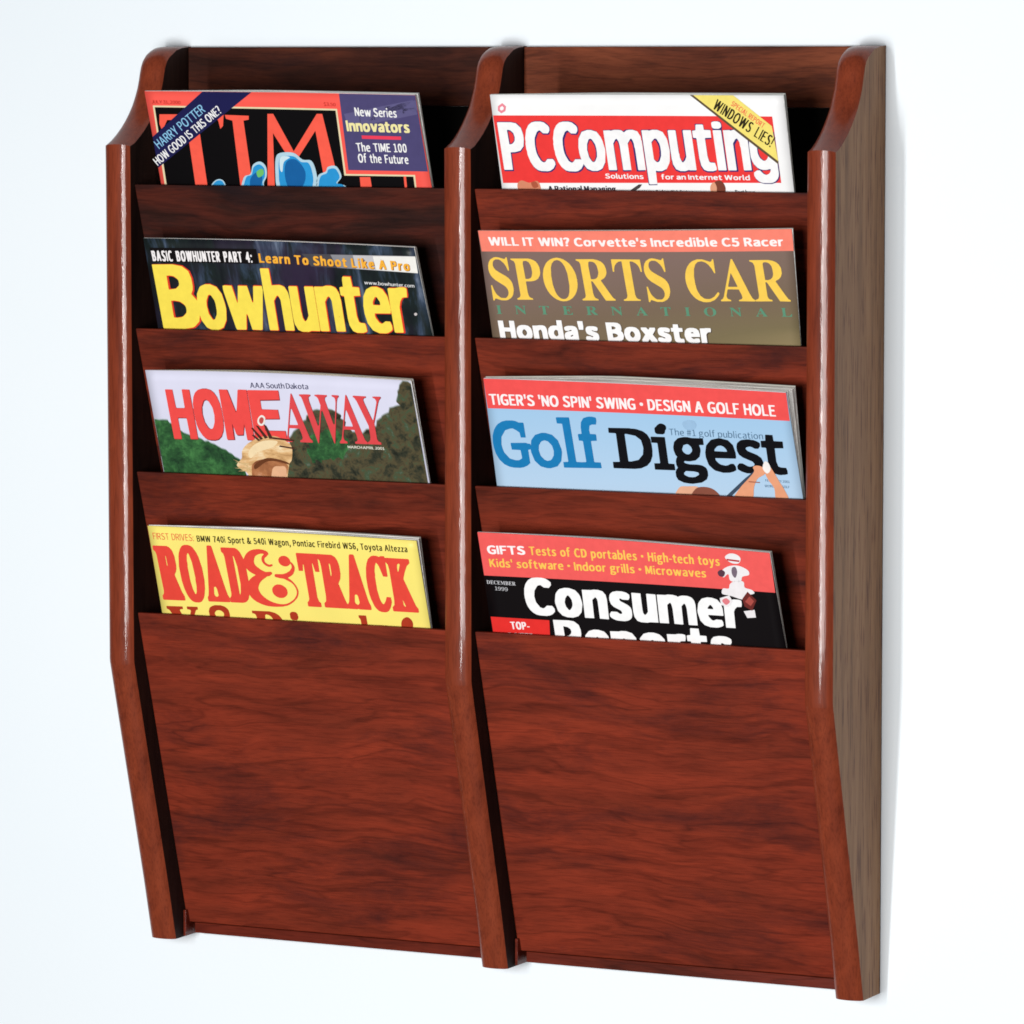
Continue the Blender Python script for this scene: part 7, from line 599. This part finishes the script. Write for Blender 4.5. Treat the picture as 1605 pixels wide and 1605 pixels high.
('text','title','fcfcfc',3,(314.88, 14.68),(0.9999, -0.0142),{'C':'317,-10 -89,16 -74,42 -58,56 -46,72 -34,97 -16,128 0,80 18,136 41,105 53,72 36,34 80,47 121,19 120,-1 88,-17 56,-32 52,-42 8,-16 -2,-56 -58,-68 -120,2 -72,53 -32,-2 -48,-18 -84,-120 -24,-136 16,-104 10,-40 82,-114 72,-21 43,22 53,50 120,2 16,-9 42,-59 0,-64 -63,-64 -67,-34 -88,-18','o':'253,-10 -115,34 -94,102 -44,179 0,56 34,160 26,43 64,73 24,14 121,34 112,0 136,-42 74,-82 26,-48 32,-152 0,-56 -42,-177 -87,-96 -131,-44/306,168 19,-7 16,5 40,48 26,51 9,56 -9,88 -34,59 -24,32 -16,9 -27,-4 -47,-64 -26,-88 0,-32 18,-80','n':'12,5 -8,4 -4,15 4,641 216,5 65,15 104,0 106,-28 64,-80 18,-112 -4,-456 -32,-5 -184,5 -5,400 -10,56 -25,36 -16,5 -67,-57 -9,-16 -5,-424','s':'196,-10 -56,8 -64,24 -43,26 -32,32 1,56 42,58 136,2 56,-37 25,-8 32,9 11,24 -25,48 -163,79 -58,58 -26,88 0,56 18,72 22,32 52,42 104,26 121,0 88,-18 48,-24 34,-26 2,-64 -28,-50 -16,-10 -128,0 -56,24 -16,-4 -7,-24 7,-19 21,-21 147,-70 32,-22 42,-44 18,-64 0,-25 0,-72 -18,-72 -47,-48 -51,-26 -80,-18','u':'164,-10 -88,26 -60,88 -16,128 4,433 32,4 184,-4 5,-384 10,-73 26,-35 16,-6 35,25 40,57 5,416 24,4 192,-4 4,-24 -4,-632 -200,-5 -64,-16','m':'12,5 -8,4 -4,15 5,641 199,5 65,15 112,0 88,-18 32,-21 40,21 72,18 113,0 91,-28 37,-37 26,-43 17,-88 -4,-481 -184,-4 -24,5 -4,360 -10,72 -16,40 -18,20 -16,-8 -59,-60 -5,-424 -24,-5 -184,4 -5,353 -18,104 -25,36 -65,-48 -11,-20 -5,-424','e':'261,-10 -129,40 -90,98 -42,177 0,56 34,160 26,43 64,73 24,14 113,34 112,0 122,-36 80,-96 26,-128 0,-136 -4,-8 -16,-4 -328,-1 -8,-4 -2,-15 10,-27 44,-54 20,-17 24,-8 24,0 56,29 128,-4 26,-48 2,-72 -28,-26 -88,-34 -56,-8/246,417 127,-2 5,10 -4,32 -41,52 -24,6 -58,-66','r':'12,5 -8,4 -4,15 4,641 192,5 65,15 112,0 48,-14 11,-14 1,-24 0,-56 -12,-50 -16,-10 -91,-4 -53,-53 -34,-67 -7,-384'},'C0 o21.56 n41.82 s59.98 u77.07 m95.16 e123.05 r142.01'),
('text','title','fcfcfc',3,(333.13, -14.35),(1.0, 0.005),{'R':'12,5 -8,3 -4,16 4,839 380,4 111,-16 24,-10 91,-73 31,-111 1,-95 -19,-87 -15,-24 -42,-51 -55,-27 -5,-17 157,-285 -2,-63 -23,-4 -208,4 -188,331 -8,-1 -4,-13 -4,-317/234,491 15,-3 88,17 47,38 18,27 9,40 -9,39 -10,17 -55,40 -95,16 -12,-9','e':'273,-10 -126,32 -96,94 -17,34 -34,151 0,55 42,175 89,98 23,14 111,34 111,0 127,-34 35,-33 54,-71 25,-135 -1,-111 -10,-16 -16,-4 -333,0 -11,-12 2,-15 65,-83 39,-14 24,0 64,29 118,-4 34,-55 1,-64 -11,-13 -39,-20 -72,-26 -55,-8/250,412 126,-4 15,4 2,8 -7,31 -26,35 -23,22 -16,2 -16,-7 -48,-49 -9,-26','p':'12,-249 -8,4 -4,15 4,887 206,5 71,15 111,0 135,-41 80,-105 26,-151 0,-79 -41,-174 -97,-105 -111,-33 -150,2 -9,-237/287,158 18,-1 24,14 49,67 23,103 -5,63 -18,40 -33,50 -32,12 -50,-31 -33,-31 0,-238 9,-16','o':'265,-10 -121,34 -88,87 -22,39 -34,151 0,47 42,183 97,105 126,39 119,2 127,-34 51,-41 61,-71 42,-175 0,-47 -42,-174 -29,-40 -75,-73 -127,-33/326,158 11,-1 23,14 56,72 12,66 -1,55 -9,48 -58,82 -23,9 -32,-8 -49,-67 -18,-72 0,-55 10,-55 45,-64','r':'12,5 -8,3 -4,16 4,633 206,5 63,15 103,0 56,-14 11,-14 0,-63 -19,-71 -103,-7 -48,-41 -41,-71 -6,-388','t':'242,-10 -88,26 -49,63 -18,103 0,325 -12,11 -63,1 -11,12 0,111 11,11 79,13 13,150 11,11 189,-3 9,-158 142,-5 12,-12 -4,-126 -142,-5 -11,-11 -1,-246 18,-87 15,-16 26,-11 95,-4 20,-56 -2,-71 -10,-10 -79,-17','s':'202,-10 -63,8 -80,32 -58,49 1,56 49,65 119,2 56,-38 39,-17 40,11 11,24 -27,48 -166,77 -64,55 -27,89 0,48 18,71 17,28 48,47 16,8 111,24 118,0 64,-10 71,-31 33,-26 2,-71 -27,-43 -16,-9 -127,0 -55,27 -24,-7 -9,-24 17,-32 166,-77 67,-57 32,-95 0,-56 -10,-39 -22,-56 -67,-57 -110,-25'},'R0 e20.85 p40.22 o60.07 r80.78 t94.98 s110.39'),
('shape','badge','e8322e',2,'9595,383 1419,-15 -94,-915 -1382,-81'),
('text','badge_lettering','fcf0f0',3,(301.49, 3.06),(0.9995, 0.0312),{'T':'45,0 -5,156 -38,6 -2,19 116,4 3,-23 -38,-6 -1,-151','O':'54,-2 -29,13 -15,25 -10,49 3,43 22,46 17,11 40,3 28,-12 16,-23 10,-43 -3,-53 -22,-46 -17,-11/60,32 16,0 16,44 -3,52 -20,28 -13,-9 -13,-40 3,-47','P':'5,0 -5,181 82,0 22,-19 7,-34 -7,-31 -16,-19 -46,-9 -3,-67/41,100 14,0 13,19 -1,25 -16,13 -11,-4','-':'5,59 0,24 66,-4 -5,-20'},'T0 O3.9 P8.27 -11.88'),
('text','badge_lettering','fcf0f0',3,(298.44, -4.91),(0.9999, 0.0119),{'R':'5,0 -5,182 85,1 23,-20 7,-31 -4,-22 -23,-34 29,-74 -42,0 -30,58 -3,-58/45,104 14,3 12,22 -4,19 -13,10 -10,-4','A':'5,0 -4,8 44,174 40,4 48,-181 -41,-3 -12,49 -16,5 -10,-5 -12,-49/64,82 7,3 -4,10','T':'45,0 -5,157 -38,6 -2,19 120,4 3,-23 -39,-6 0,-152','E':'5,0 -3,185 99,0 0,-22 -57,-6 1,-43 44,-2 4,-17 -4,-11 -44,-2 -1,-49 4,-8 56,-2 0,-21','D':'5,0 -5,182 79,1 22,-16 17,-35 3,-56 -10,-40 -32,-32/44,33 17,6 17,43 -4,47 -26,27'},'R0 A3.82 T8.15 E12.14 D15.56'),
('text','small_print','c8c8cc',3,(289.02, 35.37),(0.9997, -0.023),{'D':'4,0 -2,2 8,7 0,66 -9,12 43,0 25,-10 9,-14 3,-13 -1,-20 -6,-15 -9,-8 -12,-5/34,5 17,4 9,21 -4,39 -4,8 -12,6 -9,-4 0,-68','E':'2,0 8,8 2,9 0,51 -2,11 -9,8 68,0 -1,-25 -7,13 -9,6 -15,2 -6,-4 0,-31 10,2 8,15 3,0 0,-37 -2,-4 -7,15 -12,2 0,-29 3,-6 21,2 8,5 10,14 -4,-26','C':'31,-1 -19,11 -10,18 -2,22 5,16 10,14 12,7 22,2 16,-5 8,4 -1,-28 -12,17 -11,7 -15,-1 -9,-12 -3,-41 8,-19 19,-7 23,15 3,-2 -6,-8 -13,-9','M':'2,0 0,4 8,4 2,9 0,54 -3,10 -8,6 30,-1 24,-56 23,56 29,1 -8,-8 -1,-10 0,-54 2,-8 7,-6 -38,0 10,8 -1,61 -31,-70 -30,70 -1,-55 2,-7 9,-7','B':'2,0 -1,2 9,9 0,65 -9,11 45,0 16,-6 6,-18 -4,-8 -11,-8 11,-6 7,-8 2,-8 -5,-15 -21,-10/34,5 11,2 6,10 0,16 -11,11 -9,-3 0,-32/31,49 10,1 7,9 0,16 -7,8 -10,-2','R':'2,0 -1,2 9,9 0,64 -9,12 45,0 16,-5 9,-10 0,-13 -3,-7 -13,-11 27,-40 -25,1 -24,38 -2,-31 9,-8/31,46 13,1 7,8 0,17 -7,9 -8,2 -5,-4'},'D0 E2.65 C5.1 E7.58 M10.03 B13.49 E15.87 R18.32'),
('text','small_print','c8c8cc',3,(294.22, 30.99),(0.9992, -0.0401),{'1':'2,0 -1,8 23,1 2,3 0,60 -18,3 -2,5 23,7 11,1 2,-77 22,-2 2,-7','9':'24,-1 -17,6 -3,5 7,4 19,-7 15,4 10,10 5,19 -21,-6 -19,1 -16,11 -4,15 5,14 10,9 21,5 19,-5 14,-13 5,-29 -6,-22 -12,-14 -13,-6/35,42 18,5 7,9 -3,12 -8,8 -15,4 -10,-2 -6,-6 -3,-13 3,-10'},'10 92.19 94.65 97.11'),
('shape','toy_picture','f2eef0',5,'15421,2078 13,28 31,28 41,24 39,15 40,6 45,-1 43,-7 36,-12 29,-17 26,-22 18,-25 8,-27 -5,-29 -15,-34 -23,-31 -29,-20 -37,-10 -47,-1 -49,6 -42,13 -40,22 -40,31 -30,33'),
('shape','toy_picture','b82a30',6,'15455,2047 307,-19 -17,-40 -284,20'),
('shape','toy_picture','f2eef0',5,'15283,1692 7,28 15,30 21,30 29,27 36,25 45,23 48,19 48,15 48,9 49,6 49,0 49,-6 53,-14 54,-21 50,-25 35,-25 21,-27 10,-30 -1,-29 -12,-25 -30,-15 -46,-11 -48,-10 -38,-16 -18,-27 -8,-34 -10,-32 -24,-22 -51,-12 -67,-5 -67,3 -48,13 -20,34 -4,49 1,47 -10,25 -27,-8 -34,-30 -35,-32 -27,-14 -19,9 -15,22 -9,28'),
('shape','toy_picture','7a6a78',6,'15552,1834 18,19 25,13 25,5 20,-5 13,-19 10,-31 5,-37 -1,-34 -10,-37 -16,-42 -19,-35 -18,-18 -18,4 -20,19 -17,28 -11,30 -4,33 1,40 7,38'),
('shape','toy_picture','5a3a48',6,'15204,1722 15,19 24,20 28,14 25,7 24,-4 25,-12 21,-17 11,-19 -2,-25 -11,-30 -17,-29 -18,-19 -23,-8 -28,-1 -27,5 -21,10 -15,17 -10,24 -5,26'),
('shape','toy_picture','f2eef0',5,'15461,1466 33,26 41,26 45,21 43,14 44,4 47,-4 42,-9 29,-17 10,-26 -5,-36 -4,-37 9,-29 32,-16 45,-10 47,-9 35,-12 26,-19 20,-21 9,-22 -11,-20 -42,-17 -66,-17 -70,-16 -53,-18 -23,-24 -8,-28 -9,-24 -27,-12 -55,8 -71,20 -76,24 -66,18 -58,10 -55,4 -46,7 -30,14 -10,28 7,37 17,35 20,26 29,7 38,-3 38,-4 30,7 15,21 8,31 8,33'),
('shape','toy_picture','f2eef0',6,'15172,1115 234,79 62,-148 -130,-136 -160,48'),
('shape','toy_picture','e48088',7,'15220,1061 14,21 28,20 33,16 29,5 25,-9 26,-20 20,-23 7,-23 -13,-24 -28,-29 -32,-22 -28,-9 -26,12 -27,27 -21,32'),
('shape','toy_picture','6e2c28',6,'15702,1131 146,176 184,-192 -135,-254 -165,92'),
('shape','toy_picture','b05048',7,'15759,1067 118,130 96,-107 -94,-117'),
('shape','toy_picture','f2eef0',5,'15694,839 261,48 9,-179 -203,-23'),
]),
]


def dec(s, k=.03):
    out, x, y = [], 0, 0
    for t in s.split():
        a, b = t.split(',')
        x += int(a)
        y += int(b)
        out.append((x * k, y * k))
    return out


def clip(poly, quad):
    """Sutherland-Hodgman against a convex, counter-clockwise quad"""
    out = poly
    for i in range(len(quad)):
        a, b = quad[i], quad[(i + 1) % len(quad)]
        src, out = out, []
        if not src:
            return []

        def side(p):
            return (b[0] - a[0]) * (p[1] - a[1]) - (b[1] - a[1]) * (p[0] - a[0])
        for j, p in enumerate(src):
            q = src[j - 1]
            sp, sq = side(p), side(q)
            if (sp >= 0) != (sq >= 0):
                t = sq / (sq - sp)
                out.append((q[0] + (p[0] - q[0]) * t, q[1] + (p[1] - q[1]) * t))
            if sp >= 0:
                out.append(p)
    return out


PAGES = {'TIME': (5.5, 2.6, .0), 'PC': (4.2, 2.4, 0), 'BOW': (3.2, 1.8, 0), 'SC': (1.6, 1.2, 0), 'HOME': (4.6, 1.6, 0), 'GOLF': (11.5, 4.0, 3), 'RT': (6.6, 2.6, 0), 'CR': (3.0, 1.6, 0)}
BOW = {'TIME': 1.4, 'PC': .6, 'BOW': 2.4, 'SC': -1.6, 'HOME': 3.2, 'GOLF': 2.0, 'RT': 1.3, 'CR': 2.6}
LABEL = {
    'TIME': 'magazine with red border, black centre and navy corner banner in the top left pocket',
    'PC': 'white magazine with red title band and yellow corner banner in the top right pocket',
    'BOW': 'dark woodland magazine with big yellow title in the second pocket of the left column',
    'SC': 'brown magazine with pink top banner and gold serif title, second pocket of the right column',
    'HOME': 'pale lilac magazine picturing a straw hat before green trees, third pocket of the left column',
    'GOLF': 'thick light blue magazine with red banner, fanned pages and blue and black title',
    'RT': 'bright yellow magazine with red slab title in the lowest left pocket',
    'CR': 'black magazine with pink top banner and white title in the lowest right pocket'}
PARTNAME = {}

for mg in COVERS:
    key = mg['key']
    z0 = (.5235, .4263, .3290, .2325)[mg['pocket']]
    TL, TR, BL, BR = mg['corners']
    LEN = 192.0
    kx = .15
    dl = ((BL[0] - TL[0]) / (TL[1] - BL[1]), (BR[0] - TR[0]) / (TR[1] - BR[1]))
    BBL = (BL[0], -LEN)
    BBR = (BR[0], -LEN)
    bow = BOW[key]
    cx = (BBL[0] + BBR[0]) / 2000
    base_z = z0 - LEN / 1000 / NRM
    base_y = -.0735 + S_ * LEN / 1000 / NRM
    root = empty('magazine', (cx, base_y, base_z), LABEL[key], 'magazine', 'magazines standing in the rack pockets')
    xl, xr = TL[0], TR[0]

    def S3(x, v, off=0.0, root=root, xl=xl, xr=xr, bow=bow, z0=z0, cx=cx, by=base_y, bz=base_z):
        """cover coordinates in mm -> metres, in the magazine's own frame; off = height above the cover"""
        u = min(max((x - xl) / (xr - xl), 0), 1)
        b = max(v, 0) / 66.0
        off = off - bow * math.sin(math.pi * u) * b
        dz = v / 1000 / NRM
        Y = -.0735 - S_ * dz
        Z = z0 + dz
        o = off / 1000
        return (x / 1000 - cx, Y - o / NRM - by, Z - o * S_ / NRM - bz)

    def edge(v, TL=TL, TR=TR, BL=BL, BR=BR):
        """left and right x of the cover at height v"""
        if v <= 0:
            return BL[0], BR[0]
        return BL[0] + (TL[0] - BL[0]) * v / TL[1], BR[0] + (TR[0] - BR[0]) * v / TR[1]

    def top(u, TL=TL, TR=TR):
        return TL[1] + (TR[1] - TL[1]) * u

    # cover sheet with a little thickness
    NU, NV = 26, 9
    vs = [0.0] * (NV + 1)
    bm = bmesh.new()
    grid = []
    for side in (0, 1):
        g = []
        for j in range(NV + 5):
            row = []
            for i in range(NU + 1):
                u = i / NU
                vt = top(u)
                v = vt * (j / NV) if j <= NV else None
                if v is None:
                    v = -LEN * (j - NV) / 4
                xL, xR = edge(v)
                row.append(bm.verts.new(S3(xL + (xR - xL) * u, v, 0 if side == 0 else -.25)))
            g.append(row)
        # order rows from the foot to the head
        g = list(reversed(g[NV + 1:])) + g[:NV + 1]
        grid.append(g)
    J = len(grid[0])
    for side in (0, 1):
        g = grid[side]
        for j in range(J - 1):
            for i in range(NU):
                f = (g[j][i], g[j][i + 1], g[j + 1][i + 1], g[j + 1][i])
                bm.faces.new(f if side == 0 else tuple(reversed(f))).smooth = True
    a, b = grid
    for i in range(NU):
        bm.faces.new((a[0][i + 1], a[0][i], b[0][i], b[0][i + 1]))
        bm.faces.new((a[J - 1][i], a[J - 1][i + 1], b[J - 1][i + 1], b[J - 1][i]))
    for j in range(J - 1):
        bm.faces.new((a[j][0], a[j + 1][0], b[j + 1][0], b[j][0]))
        bm.faces.new((a[j + 1][NU], a[j][NU], b[j][NU], b[j + 1][NU]))
    for e_ in bm.edges:
        if len(e_.link_faces) == 2 and e_.calc_face_angle(0) > .8:
            e_.smooth = False
    me = bpy.data.meshes.new('cover')
    bm.to_mesh(me)
    bm.free()
    link('cover', me, cover_mat(mg['kind'], mg['cover']), root)

    # page bundles fanned a little behind the cover; the last one is the back cover
    tt, tb, spread = PAGES[key]
    NB = max(3, int(tt / 1.1))
    import random
    rnd = random.Random(key)
    bm = bmesh.new()
    for q in range(NB + 1):
        last = q == NB
        if last:
            bm2, bm = bm, bmesh.new()
        f0, f1 = q / (NB + 1), (q + .80) / (NB + 1)
        dxr = rnd.uniform(-.4, .5) + spread * .55 * f0
        dtp = rnd.uniform(-.5, .3) - (.1 if not last else 0)
        rows = []
        for side, f in ((0, f0), (1, f1)):
            g = []
            for v_, tk in ((-LEN + 1, tb * .9), (0, tb), (None, (tb + tt) / 2), ('t', tt)):
                row = []
                for i in range(15):
                    u = i / 14
                    v = v_ if isinstance(v_, float) or isinstance(v_, int) else (top(u) * .55 if v_ is None else top(u) + dtp)
                    xL, xR = edge(max(v, 0))
                    kk = max(v, 0) / 66
                    row.append(bm.verts.new(S3(xL + .3 + (xR + dxr * kk - xL - .3) * u, v, -.27 - tk * (.25 + .75 * min(1, u * 2.5)) * f)))
                g.append(row)
            rows.append(g)
        for side in (0, 1):
            g = rows[side]
            for j in range(3):
                for i in range(14):
                    f = (g[j][i], g[j][i + 1], g[j + 1][i + 1], g[j + 1][i])
                    bm.faces.new(f if side == 0 else tuple(reversed(f)))
        a, b = rows
        for i in range(14):
            bm.faces.new((a[0][i + 1], a[0][i], b[0][i], b[0][i + 1]))
            bm.faces.new((a[3][i], a[3][i + 1], b[3][i + 1], b[3][i]))
        for j in range(3):
            bm.faces.new((a[j][0], a[j + 1][0], b[j + 1][0], b[j][0]))
            bm.faces.new((a[j + 1][14], a[j][14], b[j][14], b[j + 1][14]))
        if last:
            me = bpy.data.meshes.new('back_cover')
            bm.to_mesh(me)
            bm.free()
            link('back_cover', me, ink('b8b6ae'), root)
            bm = bm2
    me = bpy.data.meshes.new('pages')
    bm.to_mesh(me)
    bm.free()
    link('pages', me, M['pages'], root)

    # the print: thin flat layers on the cover, one mesh for each element
    quad = [BBL, BBR, tuple(TR), tuple(TL)]
    parts = {}
    order = []
    for el in mg['art']:
        kind, part, colr, lay = el[:4]
        slot = part if 'title' in part or 'picture' in part or kind == 'shape' else (part, len(order))
        if kind == 'text' and lay % 1 == .5 and part != 'title':
            slot = (part, 'under', len(order))
            under = slot
        if slot not in parts:
            parts[slot] = ([], [], [], [])       # verts, faces, material index, materials
            order.append(slot)
        V, F, MI, MS = parts[slot]
        if colr not in MS:
            MS.append(colr)
        mi = MS.index(colr)
        off = .04 + .045 * lay
        if kind == 'shape':
            pl = clip(dec(el[4]), quad)
            if len(pl) < 3:
                continue
            tri = tessellate_polygon([[Vector((x, y, 0)) for x, y in pl]])
            b2 = bmesh.new()
            vv = [b2.verts.new((x, y, 0)) for x, y in pl]
            for t in tri:
                try:
                    b2.faces.new([vv[i] for i in t])
                except ValueError:
                    pass
            xs = [p[0] for p in pl]
            ys = [p[1] for p in pl]
            for ax, lo, hi in ((0, min(xs), max(xs)), (1, min(ys), max(ys))):
                s = math.ceil(lo / 11) * 11
                while s < hi:
                    co, no = [0, 0, 0], [0, 0, 0]
                    co[ax] = s
                    no[ax] = 1
                    bmesh.ops.bisect_plane(b2, geom=list(b2.verts) + list(b2.edges) + list(b2.faces), plane_co=co, plane_no=no)
                    s += 11
            b2.verts.index_update()
            st = len(V)
            V.extend(S3(v.co.x, v.co.y, off) for v in b2.verts)
            for f in b2.faces:
                ids = [st + v.index for v in f.verts]
                if f.normal.z < 0 or (f.calc_area() > 0 and (f.verts[1].co - f.verts[0].co).cross(f.verts[2].co - f.verts[0].co).z < 0):
                    ids.reverse()
                F.append(ids)
                MI.append(mi)
            b2.free()
        else:
            o, d, glyphs, places = el[4:]
            cache = {}
            for ch, gs in glyphs.items():
                loops = [dec(s) for s in gs.split('/') if s]
                cu = bpy.data.curves.new('tmp', 'CURVE')
                cu.dimensions = '2D'
                cu.fill_mode = 'BOTH'
                for L_ in loops:
                    sp = cu.splines.new('POLY')
                    sp.points.add(len(L_) - 1)
                    for i, (x, y) in enumerate(L_):
                        sp.points[i].co = (x, y, 0, 1)
                    sp.use_cyclic_u = True
                ob = bpy.data.objects.new('tmp', cu)
                me = bpy.data.meshes.new_from_object(ob)
                cache[ch] = ([tuple(v.co) for v in me.vertices], [tuple(p.vertices) for p in me.polygons])
                bpy.data.objects.remove(ob)
                bpy.data.curves.remove(cu)
                bpy.data.meshes.remove(me)
            for idx, pl in enumerate(places.split(' ')):
                ch, gx = pl[0], float(pl[1:])
                vs_, fs_ = cache[ch]
                st = len(V)
                oo = off + (.012 if idx % 2 else 0)
                for x, y, _ in vs_:
                    xx, yy = x + gx, y
                    V.append(S3(o[0] + d[0] * xx - d[1] * yy, o[1] + d[1] * xx + d[0] * yy, oo))
                for f in fs_:
                    a_, b_, c_ = (Vector(vs_[f[i]]) for i in (0, 1, 2))
                    ids = [st + i for i in f]
                    if (b_ - a_).cross(c_ - a_).z < 0:
                        ids.reverse()
                    F.append(ids)
                    MI.append(mi)
    for slot in order:
        V, F, MI, MS = parts[slot]
        part = slot if isinstance(slot, str) else slot[0]
        if not F:
            continue
        me = bpy.data.meshes.new(part)
        me.from_pydata(V, [], F)
        for c in MS:
            me.materials.append(ink(c))
        me.polygons.foreach_set('material_index', MI)
        me.update()
        link(part, me, None, root)
    if key == 'HOME':
        for v0, v1 in ((26, 12),):
            p0, p1 = S3(edge(v0)[0] + .6, v0, .45), S3(edge(v1)[0] + .6, v1, .45)
            dv = [(p0[0] - .0003, p0[1], p0[2]), (p0[0] + .0003, p0[1], p0[2])]
            bp8 = []
            for p in (p1, p0):
                bp8 += [(p[0] - .0003, p[1] - .0003, p[2]), (p[0] + .0003, p[1] - .0003, p[2]), (p[0] + .0003, p[1] + .0003, p[2]), (p[0] - .0003, p[1] + .0003, p[2])]
            link('staple', box_mesh('staple', bp8), M['steel'], root)
